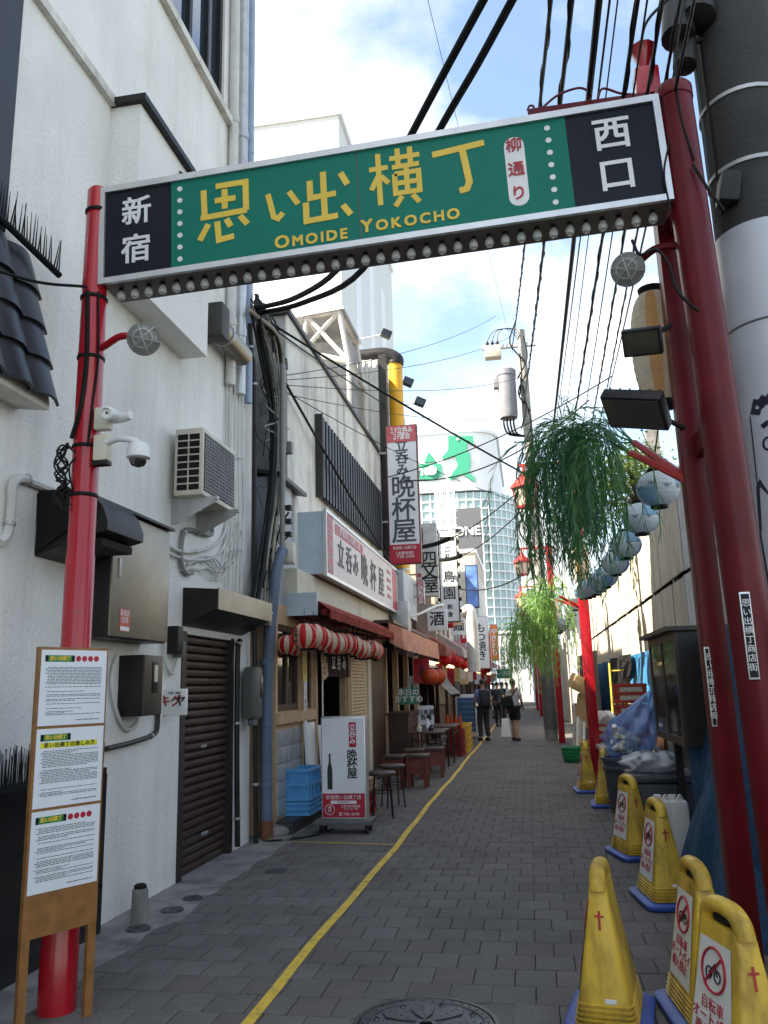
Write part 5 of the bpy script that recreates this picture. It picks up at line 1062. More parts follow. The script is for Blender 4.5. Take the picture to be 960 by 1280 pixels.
for x in (1.5,1.82): B().tube([(x,16.2,0),(x+.05,16.5,1.95)],.022,6).build('rail', cr_y, t)
for k in range(6): B().tube([(1.5+.008*k,16.25+.05*k,.3+.3*k),(1.82+.008*k,16.25+.05*k,.3+.3*k)],.016,6).build('rung', cr_y, t)
t = thing('cardboard_box', (1.05,19.2,1.0), 'opened cardboard box flap standing above the grey pipes', 'box'); B().box((1.10,18.6,1.55),(.46,.36,.32),rot=(.2,.5,.3),bev=.01).build('box', mat('cardboard',(.50,.34,.18),.8,var=.12), t); B().box((1.10,18.6,1.0),(.30,.04,.7),rot=(.1,.2,0)).build('flap', MATS['cardboard'], t)
t = thing('plastic_sheet_roll', (.92,18.4,0), 'bundle of grey plastic sheets leaning by the green basket', 'sheet roll')
for k in range(4): B().tube([(.82+.07*k,18.3,.0),(.95+.06*k,18.7,1.15-.08*k)],.035,8).build('roll', (galv,white_pl)[k%2], t)
t = thing('green_basket', (.80,17.8,0), 'bright green plastic basket on the ground by the post', 'basket'); gm = mat('basket_green',(.01,.24,.09),.4); B().lathe([(.18,.0),(.20,.02),(.245,.26),(.26,.27),(.26,.30),(.235,.30),(.19,.04),(0,.04)],(.80,17.8,0),24).build('shell', gm, t)
for k in range(3): B().lathe([(.215+.014*k,.07+.06*k),(.224+.014*k,.075+.06*k),(.226+.014*k,.095+.06*k),(.219+.014*k,.10+.06*k)],(.80,17.8,0),24).build('hoop', gm, t)
crate('plastic_crate', (1.15,17.9,0), (.36,.36,.42), cr_y, 'dull yellow crate beside the green basket', group='yellow crates by the fence')
# ---------------------------------------------------------------- display case
DC = thing('display_case', (1.42,8.6,0), 'dark framed glass display case on a post beside the red gate', 'display case')
x0, x1, ya, yb, z0, z1 = 1.28, 1.56, 7.55, 9.15, 1.03, 2.02
dkb = mat('dark_case', (.020,.016,.014), .4, var=.2)
b = B(); b.bx(x0+.03,x1,ya,yb,z0,z1); b.build('cabinet', dkb, DC)
fr = B(); fr.bx(x0,x0+.03,ya,yb,z1-.07,z1); fr.bx(x0,x0+.03,ya,yb,z0,z0+.07); fr.bx(x0,x0+.029,ya,ya+.07,z0+.07,z1-.07); fr.bx(x0,x0+.029,yb-.07,yb,z0+.07,z1-.07); fr.bx(x0,x0+.028,(ya+yb)/2-.02,(ya+yb)/2+.02,z0+.07,z1-.07); fr.build('frame', mat('case_frame',(.07,.055,.045),.4,.4), DC)
B().bx(x0-.08,x1+.06,ya-.08,yb+.08,z1+.002,z1+.04).build('roof', dkb, DC)
for k, m_ in enumerate((paper, poster_c, sign_red, cream_pl)): B().bx(x0+.024,x0+.029,ya+.12+k*.36,ya+.42+k*.36,z0+.2,z1-.2).build('poster', m_, DC)
for (a,c) in ((ya+.07,(ya+yb)/2-.02),((ya+yb)/2+.02,yb-.07)): B().bx(x0+.010,x0+.014,a,c,z0+.07,z1-.07).build('glass_pane', glass('case_glass',(.03,.03,.03),.04,.72), DC)
for y in (7.9,8.8): B().box((1.42,y,.51),(.07,.07,1.04)).build('post', dkb, DC)
# ---------------------------------------------------------------- yellow no-cycling stands
ypl = mat('stand_yellow', (.68,.44,.05), .42, var=.10, vs=7, dirt=.8, dc=(.15,.085,.02), ds=6, streak=.35, lo=.43, hi=.66); bpl = mat('stand_blue', (.035,.085,.36), .42, var=.15, dirt=.4, dc=(.10,.11,.16), ds=5); redc = mat('cross_red',(.40,.03,.02),.5)
def stand(lab):
    t = thing('yellow_stand', (0,0,0), lab, 'warning stand', 'yellow stacking warning stands'); Hs = .84
    bs = B(); pr_ = []
    for (w_,l_,z) in ((.38,.58,0),(.40,.60,.012),(.40,.60,.04),(.36,.56,.055)):
        ring_ = []
        for k in range(28):
            a = 2*math.pi*k/28; c_, s_ = math.cos(a), math.sin(a); e = .25; ring_.append(((abs(c_)**e)*(1 if c_ > 0 else -1)*w_/2, (abs(s_)**e)*(1 if s_ > 0 else -1)*l_/2, z))
        pr_.append(ring_)
    bs.add([p for r_ in pr_ for p in r_], [(i*28+j,i*28+(j+1)%28,(i+1)*28+(j+1)%28,(i+1)*28+j) for i in range(3) for j in range(28)]+[tuple(range(84,112)),tuple(range(28))[::-1]]); bs.build('base', bpl, t)
    # tapered hollow body with a notch for the grip
    def loop(hx,hy,z,n=24,e=.22):
        o = []
        for k in range(n): a = 2*math.pi*k/n; c_, s_ = math.cos(a), math.sin(a); o.append((hx*(abs(c_)**e)*(1 if c_ > 0 else -1), hy*(abs(s_)**e)*(1 if s_ > 0 else -1), z))
        return o
    secs = [loop(.128,.235,.05),loop(.124,.230,.17),loop(.076,.190,.50),loop(.051,.170,.68),loop(.048,.164,.73),loop(.042,.150,.765)]
    b = B(); b.add([p for s_ in secs for p in s_], [(i*24+j,i*24+(j+1)%24,(i+1)*24+(j+1)%24,(i+1)*24+j) for i in range(len(secs)-1) for j in range(24)]+[tuple(range((len(secs)-1)*24,len(secs)*24))])
    b.build('body', ypl, t)
    hb = B(); hb.tube(spline([(0,-.150,.735),(0,-.128,.80),(0,-.075,.835),(0,.0,.842),(0,.075,.835),(0,.128,.80),(0,.150,.735)],5),.040,12); hb.build('grip', ypl, t)
    B().box((0,0,.785),(.05,.13,.035),bev=.012).build('grip_hole', black_matte, t)
    for k in range(5):
        z = .062+k*.024; o = loop(.144-.004*k,.252-.004*k,z); i_ = loop(.146-.004*k,.254-.004*k,z+.010); c2 = loop(.126-.003*k,.234-.003*k,z+.016); q = B()
        q.add(o+i_+c2, [(a*24+j,a*24+(j+1)%24,(a+1)*24+(j+1)%24,(a+1)*24+j) for a in range(2) for j in range(24)]); q.build('stacking_rib', ypl, t)
    for s_ in (-1,):        # printed face panel
        nx = Vector((s_*.55,0,.10)).normalized()
        def fp(y,z): 
            hx = .124+( .076-.124)*(z-.17)/.33 if z < .5 else .076+(.051-.076)*(z-.5)/.18
            return Vector((s_*(hx+.003), y*(1-.28*(z-.17)/.53), z))
        p_ = B(); p_.add([fp(-.17,.20),fp(.17,.20),fp(.17,.5),fp(-.17,.5),fp(-.17,.69),fp(.17,.69)],[(0,1,2,3) if s_ > 0 else (3,2,1,0),(3,2,5,4) if s_ > 0 else (4,5,2,3)]); pf = p_.build('printed_face', white_pl, t)
        rg = B(); N_ = Vector((s_*.003,0,0)); cz = .565
        for k in range(24):
            a0, a1 = 2*math.pi*k/24, 2*math.pi*(k+1)/24; rg.tube([fp(.095*math.cos(a0)/.8,cz+.095*sn(a0))+N_, fp(.095*math.cos(a1)/.8,cz+.095*sn(a1))+N_],.006,5)
        rg.tube([fp(-.07,cz+.06)+N_, fp(.07,cz-.06)+N_],.006,5); rg.build('prohibition_ring', sign_red, pf)
        bk = B()
        for yy in (-.04,.045):
            for k in range(12): a0, a1 = 2*math.pi*k/12, 2*math.pi*(k+1)/12; bk.tube([fp(yy+.03*math.cos(a0),cz-.02+.026*sn(a0))+N_*.8, fp(yy+.03*math.cos(a1),cz-.02+.026*sn(a1))+N_*.8],.0035,4)
        bk.tube([fp(-.04,cz-.02)+N_*.8,fp(-.015,cz+.03)+N_*.8,fp(.045,cz-.02)+N_*.8],.0035,4); bk.build('cycle_symbol', ink, pf)
        text('自転車\nオートバイ\n乗入禁止', .062, sign_red, pf, fp(0,.35)+N_*1.2, rot=(R(90-s_*0),0,R(90*s_)), ls=.95, ext=.001)
        for k in pf.children:
            if k.name.startswith('lettering'): k.rotation_euler = (R(90)-.182,0,R(90*s_))
    for s_ in (-1,1):
        cx_ = B(); yv = lambda z: s_*((.230+(.190-.230)*(z-.17)/.33 if z < .5 else .190+(.170-.190)*(z-.5)/.18)+.003)
        cx_.add([(-.006,yv(.54),.54),(.006,yv(.54),.54),(.006,yv(.64),.64),(-.006,yv(.64),.64)],[(0,1,2,3)]); cx_.add([(-.022,yv(.605),.605),(.022,yv(.605),.605),(.022,yv(.617),.617),(-.022,yv(.617),.617)],[(0,1,2,3)]); o = cx_.build('cross_print', redc, t)
    B().box((.03,-.229,.19),(.05,.004,.025),bev=.001).build('maker_label', white_pl, t)
    return t
sp_ = stand('yellow stand with blue base set apart on the paving, its dirty end outward')
SP = [(.285,4.45,-.17,None),(.745,4.50,.10,'yellow stand close behind another one beside the red post'),(.715,3.70,.26,'yellow stand overlapping the one beside the red post'),(.88,6.7,.14,'yellow stand on the paving next to the blue netting heap'),(.86,8.35,.25,'yellow stand before the dark lidded bin'),(.90,11.6,-.05,'yellow stand before the tub with the tied bag'),(.76,13.05,.05,'yellow stand farthest along, by the second red post')]
for i, (x,y,rz,lab) in enumerate(SP): place(sp_, i == 0, (x,y,.003), rz, lab, (1,1,.83))
# ---------------------------------------------------------------- posts with lamps, willow, lanterns
PST = [(.99,14.2),(.78,23.4),(.64,33),(.5,42.5),(.4,52)]
lampg = glass('lamp_glass',(.62,.55,.45),.3,.8); red_l = mat('lamp_red',(.42,.03,.028),.4,var=.15)
biglan = mat('big_lantern_paper',(.80,.74,.62),.55,var=.05,trans=.4); biglan_o = mat('big_lantern_orange',(.80,.48,.22),.55,var=.06,trans=.4)
def big_lantern(lab, r=.155, hh=.38):
    t = thing('long_lantern', (0,0,0), lab, 'lantern', 'long paper lanterns on the red posts'); rows = 30
    for k, (m_, nm, w_) in enumerate(((biglan,'paper_gore',4),(biglan_o,'orange_gore',2))):
        A = B()
        for i in range(rows):
            a0 = -1.3+2.6*i/rows; a1 = -1.3+2.6*(i+1)/rows
            P = lambda a,th_,ii: (r*(math.cos(a)**.6)*(1+.02*(ii%2))*math.cos(th_), r*(math.cos(a)**.6)*(1+.02*(ii%2))*sn(th_), hh*sn(a))
            for q in range(w_): t0, t1 = 2*math.pi*q/24, 2*math.pi*(q+1)/24; A.quad(P(a0,t0,i),P(a0,t1,i),P(a1,t1,i+1),P(a1,t0,i+1))
        g0 = A.build(nm, m_, t, center=False)
        for q in range(4):
            o = g0 if q == 0 else g0.copy()
            if q: C.objects.link(o)
            o.rotation_euler = (0,0,math.pi/2*q+(math.pi/3 if k else 0))
    B().lathe([(r*.5,hh*.95),(r*.55,hh*1.06),(0,hh*1.06)],(0,0,0),16).build('top_cap', black_matte, t); B().lathe([(0,-hh*1.06),(r*.55,-hh*1.06),(r*.5,-hh*.95)],(0,0,0),16).build('bottom_cap', black_matte, t); return t
bl = big_lantern('long white and orange paper lantern on the gate post behind the floodlights'); place(bl, True, (.93,5.02,3.66))
def street_lamp(i, x, y, lx, lab):
    t = thing('lamp_post', (x,y,0), lab, 'lamp post', 'red lamp posts along the right side'); H_ = 5.5
    B().box((x,y,H_/2-.02),(.17,.17,H_+.04),bev=.012).build('post', red, t)
    zt = 5.42; B().box(((x+lx)/2+.05,y,zt),(abs(x-lx)+.25,.05,.05)).build('arm', red_l, t); B().tube(spline([(x,y,zt-.45),(x-.25,y,zt-.38),(x-.45,y,zt-.05)],5),.014,6).build('arm_scroll', black_metal, t)
    z = zt-.12; hd = B().lathe([(.05,.0),(.06,-.05),(.10,-.10),(.25,-.24),(.265,-.29),(.25,-.30)],(lx,y,z),4).build('lamp_roof', red_l, t); B().lathe([(.0,.10),(.025,.08),(.03,.0)],(lx,y,z),8).build('finial', red_l, hd)
    B().lathe([(.215,-.30),(.15,-.62),(0,-.62)],(lx,y,z),4).build('lamp_glass', lampg, t)
    ca = B()
    for k in range(4): a = k*math.pi/2; ca.tube([(lx+.22*math.cos(a),y+.22*sn(a),z-.30),(lx+.155*math.cos(a),y+.155*sn(a),z-.63)],.012,5)
    ca.lathe([(.15,-.61),(.165,-.62),(.165,-.66),(0,-.67)],(lx,y,z),4); ca.build('lamp_cage', red_l, t)
    return t
LX = [ay(656,610,14.2).x, ay(653,708,23.4).x, ay(652,758,33).x, ay(653,778,42.5).x, ay(655,792,52).x]
names = ['red lamp post with hanging lantern lamp rising through the dark willow','red lamp post beside the grey utility pole','red lamp post past the grey utility pole','red lamp post with small lamp well down the alley','red lamp post at the far end of the row']
for i, (x,y) in enumerate(PST): street_lamp(i, x, y, LX[i], names[i])
place(bl, False, (PST[0][0]-.02,14.0,3.62), label='long white and orange paper lantern on the post under the willow'); place(bl, False, (PST[1][0],23.2,3.6), label='long paper lantern on the lamp post by the utility pole')
# string of pale blue lanterns
lblue = mat('lantern_pale_blue',(.72,.76,.79),.55,var=.05,trans=.35); lpatch = mat('lantern_blue_patch',(.30,.50,.68),.55,var=.12,trans=.35); lbird = mat('lantern_bird_grey',(.16,.20,.26),.6)
def blue_lantern():
    r, hh = .165, .145; t = thing('paper_lantern', (0,0,0), 'pale blue paper lantern with darker blue patches on the string by the fence', 'lantern', 'pale blue lanterns on a string'); A, D = B(), B(); rows = 20; K = 30
    for i in range(rows):
        a0 = -1.24+2.48*i/rows; a1 = -1.24+2.48*(i+1)/rows
        for k in range(K):
            t0, t1 = 2*math.pi*k/K, 2*math.pi*(k+1)/K
            P = lambda a,th_,ii: (r*math.cos(a)*(1+.012*(ii%2))*math.cos(th_), r*math.cos(a)*(1+.012*(ii%2))*sn(th_), hh*sn(a))
            (D if ((k//5) % 3 == 0 and i > 9) or ((k//5) % 3 == 1 and i <= 9) else A).quad(P(a0,t0,i),P(a0,t1,i),P(a1,t1,i+1),P(a1,t0,i+1))
    sh_ = A.build('paper', lblue, t); D.build('blue_patches', lpatch, t, kind='stuff')
    bd_ = B()
    for k in range(9):
        th_ = 2*math.pi*k/9+.2; ph_ = .12 if k % 2 else -.05; d = Vector((math.cos(ph_)*math.cos(th_), math.cos(ph_)*sn(th_), sn(ph_)*hh/r)); o = d*r*1.02; u = Vector((-sn(th_),math.cos(th_),0)); v = Vector((0,0,1))
        bd_.strokes([[(-.03,.01),(-.01,0),(.0,-.012)],[(.03,.012),(.01,0),(.0,-.012)],[(-.006,.018),(0,0),(.0,-.014)]], o, u, v, d, .009, .002)
    bd_.build('bird_marks', lbird, t, kind='stuff')
    B().lathe([(r*.34,hh*.93),(r*.40,hh*.97),(r*.40,hh*1.12),(r*.3,hh*1.12)],(0,0,0),18).build('top_ring', black_matte, t); B().lathe([(r*.3,-hh*1.08),(r*.40,-hh*1.08),(r*.40,-hh*.95),(r*.34,-hh*.93)],(0,0,0),18).build('bottom_ring', black_matte, t)
    B().cyl((0,0,hh),(0,0,hh+.12),.005,n=5).build('hanger', rubber, t); return t
lb_ = blue_lantern(); pos = []
for (px,py,y) in ((822,611,6.5),(801,648,7.5),(782,681,8.7),(769,704,10.0),(757,721,11.2)): pos.append(ay(px,py,y))
a_, b2 = pos[-1], Vector((.93,14.0,3.12))
for k in range(1,6): pos.append(a_.lerp(b2,k/6)+Vector((0,0,-.05*math.sin(math.pi*k/6))))
for k in range(26):
    y = 14.6+k*.62; u = (y-14.2)/9.2; xx = .93-.2*u if u < 1 else .75-.15*(u-1); s_ = (u % 1); pos.append(Vector((xx, y, 3.12-.42*4*s_*(1-s_)*.5)))
ORD = ('first','second','third','fourth','fifth')
for i, p in enumerate(pos): place(lb_, i == 0, p, random.uniform(0,6), label='pale blue paper lantern, %s on the string from the red willow arms' % ORD[i] if i < 5 else 'small pale paper lantern in the crowded far part of the string')
for i in range(1, len(pos)): pass
tag(B().tube([Vector((1.0,4.8,3.75))]+[p+Vector((0,0,.26)) for p in pos],.006,5).build('lantern_string', rubber), 'thin black cord carrying the string of pale blue lanterns', 'cord')
# artificial willow sprays on V arms
wil_shade = mat('willow_dark', (.032,.15,.060), .5, var=.45, vs=7, trans=.35); wil_m = mat('willow_mid', (.075,.22,.07), .5, var=.4, vs=7, trans=.35); wil_sun = mat('willow_light', (.22,.42,.10), .5, var=.35, vs=6, trans=.45)  # near greens darkened for shade, far greens lightened for sun, in the colour itself
def willow(base, tips, ends, n, mats, lab, L0, L1, seed, lw=.006, sp_=.10, g_=.28):
    """red arms, a few arched branches from the arm tips, hanging strands rooted along the branches"""
    random.seed(seed); t = thing('willow_spray', base, lab, 'artificial willow', 'artificial willow sprays')
    for tp in tips: B().tube([base, tp],.030,6,.02).build('arm', red_l, t)
    br = []
    for e in ends:
        a = Vector(random.choice(tips)); e = Vector(e); p = spline([a, a.lerp(e,.5)+Vector((0,0,.12)), e+Vector((0,0,.0))],8); br.append(p); B().tube(p,.006,4,.003).build('branch', wil_m, t)
    for mi, m_ in enumerate(mats):
        b = B(); tw = B()
        for i in range(n):
            p = random.choice(br); f = random.uniform(.58,1); o = p[int(f*(len(p)-1))]; d0 = (p[-1]-p[0]).normalized(); Ln = random.uniform(L0,L1)*(.55+.55*f)
            P = [o]; v = (d0*(random.uniform(.2,1.0) if g_ > .2 else random.uniform(0,.25))+Vector((random.gauss(0,g_),random.gauss(0,g_),random.uniform(-.2,.5)))*(1 if g_ > .2 else .6)).normalized(); st = Ln/14
            for k in range(14):
                v = (v+Vector((random.gauss(0,sp_),random.gauss(0,sp_),-.30-.05*k))).normalized(); P.append(P[-1]+v*st)
            tw.tube(P,.0018,3)
            for k in range(1,14):
                for q in range(3):
                    p_ = P[k].lerp(P[k+1],random.random()); d = ((P[k+1]-P[k]).normalized()+Vector((random.gauss(0,.30),random.gauss(0,.30),-.15))).normalized(); ll = random.uniform(.08,.19); s_ = d.cross(Vector((random.gauss(0,1),random.gauss(0,1),.1))).normalized()*lw
                    b.add([p_, p_+d*ll*.45+s_, p_+d*ll, p_+d*ll*.45-s_],[(0,1,2,3)])
        b.build('leaves', m_, t, kind='stuff'); tw.build('twigs', wil_m, t, kind='stuff')
    random.seed(seed+50); return t
bA = Vector((.97,4.74,2.72))
EN = [ay(px,py,yy) for px,py,yy in ((678,562,6.6),(690,545,7.0),(705,540,6.2),(676,590,7.2),(718,535,6.6),(728,545,6.2),(738,540,6.4),(686,555,6.2),(700,560,6.8),(730,555,6.0),(710,555,7.4))]
willow(bA, [ay(793,553,5.15), ay(788,566,5.0)], EN, 100, [wil_shade, wil_m], 'dark green artificial willow spray on red arms at the gate post', .80, 1.45, 11, .0046, .07)
P2 = PST[0]; b0 = Vector((P2[0]-.05,P2[1],2.85))
willow(b0, [ay(696,750,14.4), ay(699,745,14.1)], [ay(px,py,yy) for px,py,yy in ((672,752,14.6),(677,750,14.9),(685,748,14.5),(690,752,14.7),(674,756,14.2),(668,760,14.7))], 60, [wil_sun, mat('willow_pale',(.26,.44,.14),.5,var=.3,trans=.5)], 'light green artificial willow spray on the second red post', .8, 1.7, 12, .008, .07, .10)
willow(Vector((PST[1][0]-.05,23.4,2.85)), [Vector((PST[1][0]-.4,23.6,3.2))], [Vector((PST[1][0]-.4-.25*q,23.6+.3*(q%2),3.15)) for q in range(1,4)], 60, [wil_sun], 'light green artificial willow spray beside the grey utility pole', .9, 2.0, 14, .011, .08, .10)
# floodlights on the rear gate post
def flood(c, d, w_, h_, dp, lab, back):
    t = thing('floodlight', back, lab, 'floodlight', 'black floodlights on the gate'); d = Vector(d).normalized(); q = Vector((0,-1,0)).rotation_difference(d); e = q.to_euler()
    c = Vector(c); B().box(c,(w_,dp,h_),rot=e,bev=.008).build('housing', black_metal, t); B().box(c+d*(dp/2),(w_-.03,.008,h_-.03),rot=e).build('lens', mat('flood_glass',(.06,.055,.045),.12,coat=.6), t)
    for k in range(6): B().box(c-d*(dp/2+.008)+(q@Vector((-w_/2+.03+k*(w_-.06)/5,0,0))),(.006,.02,h_-.02),rot=e).build('fin', black_metal, t)
    B().tube([c-d*dp*.5, Vector(back)],.016,6).build('bracket', black_metal, t); return t
flood(ay(803,427,4.55), (-.35,-.70,-.62), .22, .16, .05, 'small square black floodlight angled down from the gate post', (.96,4.70,3.66))
flood(ay(795,512,4.42), (-.45,-.35,-.82), .34, .24, .07, 'large black floodlight tilted down below the smaller one', (.97,4.70,3.02))
# near utility pole
UP = thing('utility_pole', (1.57,4.75,0), 'thick black sleeved utility pole with a white printed wrap', 'utility pole'); ux, uy = 1.525, 4.72
B().cyl((ux,uy,-.05),(ux,uy,12.5),.225,.185,28).build('pole', concrete, UP); B().cyl((ux,uy,4.16),(ux,uy,8.6),.245,.235,28).build('black_sleeve', mat('sleeve_black',(.030,.030,.030),.8,var=.25,bump=.5,bs=40), UP); B().lathe([(.262,1.86),(.262,4.16),(.255,4.165),(.20,4.17)],(ux,uy,0),32).build('white_wrap', mat('wrap_white',(.52,.55,.60),.35,var=.05), UP)
for z in (4.55,5.02,5.75): B().cyl((ux,uy,z),(ux,uy,z+.025),.252,n=28).build('steel_band', galv, UP)
B().lathe([(.264,3.55),(.2655,3.552),(.2655,3.562),(.264,3.564)],(ux,uy,0),32).build('wrap_seam', grey_pl, UP)
B().cyl((ux-.20,uy-.10,4.30),(ux-.20,uy-.10,6.6),.03,n=10).build('conduit', rubber, UP); B().cyl((ux-.235,uy-.02,4.3),(ux-.235,uy-.02,6.6),.016,n=8).build('conduit', mat('teal_pipe',(.05,.10,.12),.5), UP)
B().box((ux-.19,uy-.18,4.40),(.12,.14,.20),rot=(0,.2,0),bev=.03).build('cable_gland', black_metal, UP)
wr = B()      # ink drawing printed round the wrap
def wp(a, z): return Vector((ux+.2645*math.cos(a), uy+.2645*sn(a), z))
def wstroke(pl, w_):
    for i in range(len(pl)-1):
        (a0,z0_),(a1,z1_) = pl[i],pl[i+1]; d = Vector((a1-a0,(z1_-z0_)*4)); n_ = Vector((-d.y,d.x)).normalized()*w_; wr.quad(wp(a0+n_.x*4,z0_+n_.y),wp(a0-n_.x*4,z0_-n_.y),wp(a1-n_.x*4,z1_-n_.y),wp(a1+n_.x*4,z1_+n_.y))
A0 = R(-128)
wstroke([(A0-.34,3.02),(A0-.36,2.80),(A0-.38,2.62)],.004); wstroke([(A0-.22,3.02),(A0-.10,3.10),(A0+.05,3.06),(A0+.2,3.1)],.03); wstroke([(A0-.10,2.94),(A0+.05,2.96)],.014)
for k in range(12): q0, q1 = k*math.pi/6, (k+1)*math.pi/6; wstroke([(A0-.02+.10*math.cos(q0),2.84+.035*sn(q0)),(A0-.02+.10*math.cos(q1),2.84+.035*sn(q1))],.006)
wr.add([wp(A0-.42,2.62),wp(A0-.30,2.66),wp(A0-.05,2.52),wp(A0+.15,2.56),wp(A0+.3,2.40),wp(A0+.3,1.9),wp(A0-.42,1.9),wp(A0-.5,2.35)],[(0,7,2,1),(7,6,3,2),(6,5,4,3)])
wr.build('ink_drawing', mat('navy_ink',(.014,.016,.035),.4), UP)
wl = B()
for k in range(6): wl.add([wp(A0-.44+.0*k,2.44-.085*k) , wp(A0-.1,2.44-.085*k), wp(A0-.1,2.452-.085*k), wp(A0-.44,2.452-.085*k)],[(0,1,2,3)])
for k,(px,py,w_,h_) in enumerate(((848,28,.20,.34),(872,-5,.22,.5),(856,70,.14,.22))):
    p = ay(px,py,4.55); t = thing('cable_closure', p, ('black cable splice case above the gate finial','long black cable splice case near the utility pole top','small black cable splice case over the red post')[k], 'splice case', 'black cable splice cases'); B().lathe([(w_*.2,-h_/2),(w_*.5,-h_*.42),(w_*.5,h_*.42),(w_*.2,h_/2)],p,14,(.15,.2,1)).build('case', black_metal, t); B().tube([p+Vector((0,0,h_*.4)),p+Vector((.25,.1,h_*.4+.1))],.02,6).build('strap', rubber, t)
# tree behind the fence
def tree(loc, zc, r, n, lab, m_, seed):
    random.seed(seed); t = thing('tree', loc, lab, 'tree'); L_ = Vector(loc); tr_ = B(); top = L_+Vector((0,0,zc)); tr_.tube(spline([L_,L_+Vector((.08,.05,zc*.5)),top],5),.11,8,.05)
    lv = B()
    for i in range(26):
        d = Vector((random.gauss(0,1),random.gauss(0,1),random.gauss(.25,.8))).normalized(); e = top+Vector((d.x*r[0],d.y*r[1],d.z*r[2]))*random.uniform(.45,1); tr_.tube([top-Vector((0,0,.3)),top.lerp(e,.5)+Vector((0,0,.1)),e],.03,5,.008)
        for k in range(n//26):
            p = e+Vector((random.gauss(0,.22),random.gauss(0,.22),random.gauss(0,.18))); a = Vector((random.gauss(0,1),random.gauss(0,1),random.gauss(-.3,.6))).normalized()*random.uniform(.05,.1); s_ = a.cross(Vector((random.gauss(0,1),random.gauss(0,1),1))).normalized()*.022
            lv.add([p,p+a*.5+s_,p+a,p+a*.5-s_],[(0,1,2,3)])
    tr_.build('trunk', wood_dark, t); lv.build('crown', m_, t, kind='stuff')
p = ay(778,610,14.5); tree((p.x+.25,14.5,0), p.z-.1, (.75,.9,.95), 5200, 'yellow green leafy tree growing behind the sheet fence', mat('leaf_yellow_green',(.10,.16,.03),.5,var=.45,vs=5,trans=.4), 21)
t = thing('concrete_post', ay(795,575,20), 'pale square concrete post rising behind the fence', 'post'); p = ay(745,545,20); b = B().bx(3.2,3.5,19.8,20.1,0,7.6); b.build('shaft', concrete, t); B().bx(2.2,3.6,19.85,20.05,6.2,6.4).build('cross_arm', concrete, t)

# cables drooping round the right pole and posts
random.seed(5)
for i, pts in enumerate((((848,60),(838,130),(852,185),(866,205),(862,150)),((800,60),(810,25),(845,-10)),((828,120),(838,165),(830,215),(838,262)),((790,300),(800,318),(820,312),(836,330),(848,365),(880,395)),((858,-10),(845,70),(850,140),(868,200)),((866,205),(888,240),(905,262)))):
    pipe([ay(px,py,4.28-.02*i) for px,py in pts], .007+.002*(i%2), rubber, 'thin black cable drooping round the right gate posts', 'drooping_cable', 5, 'cable', 'cables around the right gate posts')
# ---------------------------------------------------------------- far utility pole
random.seed(77)
FP = thing('utility_pole', (.56,24.6,0), 'grey utility pole with transformer rising beside the red lamp posts', 'utility pole'); fx, fy = .53, 24.6
cpole = mat('pole_concrete',(.30,.29,.27),.85,var=.2)
B().cyl((fx,fy,-.05),(fx-.1,fy,12.7),.19,.13,18).build('pole', cpole, FP); B().cyl((fx,fy,.3),(fx-.02,fy,2.6),.20,.195,18).build('grey_sleeve', mat('pole_sleeve',(.14,.145,.15),.5,var=.2), FP)
p = ay(634,492,24.4); B().lathe([(0,-.84),(.27,-.82),(.29,-.70),(.29,.55),(.31,.57),(.31,.74),(.22,.82),(0,.84)],p,22).build('transformer', mat('transformer_grey',(.20,.20,.22),.5,var=.12), FP); B().box(p+Vector((-.30,-.05,.35)),(.22,.24,.36),bev=.03).build('transformer_box', MATS['transformer_grey'], FP)
for k in range(4): B().tube(spline([p+Vector((-.15+.1*k,-.1,-.82)),p+Vector((-.15+.1*k,-.1,-1.1)),p+Vector((.0+.08*k,0,-1.35)),Vector((fx-.05,fy,p.z-1.4))],4),.03,6).build('bushing_lead', rubber, FP)
B().bx(fx-1.35,fx+.35,fy-.06,fy+.06,12.15,12.27).build('cross_arm', galv, FP); q = ay(616,441,24.4); B().box(q,(.52,.34,.40),bev=.03).build('switch_box', mat('switch_beige',(.42,.38,.32),.6), FP)
for k in range(3): B().lathe([(.03,0),(.06,.03),(.04,.08),(.06,.12),(.03,.2)],q+Vector((-.16+.16*k,0,.2)),10).build('insulator', black_metal, FP); B().tube(spline([q+Vector((-.16+.16*k,0,.4)),q+Vector((.1+.1*k,0,.75)),q+Vector((.6+.1*k,0,.7)),Vector((fx-.05,fy,12.1))],4),.012,5).build('loop_lead', rubber, FP)
for k in range(12):
    z = 5.5+k*.55; a = random.uniform(0,6); B().tube(spline([Vector((fx-.1+.2*math.cos(a),fy-.2,z)),Vector((fx-.25+.3*math.cos(a*2),fy-.35,z+.6)),Vector((fx-.05+.2*sn(a),fy-.22,z+1.4))],4),.025,5).build('pole_cable', rubber, FP)
B().tube([(fx-.45,fy-.1,6.2),(fx-.5,fy-.1,9.0)],.03,6).build('riser', galv, FP)
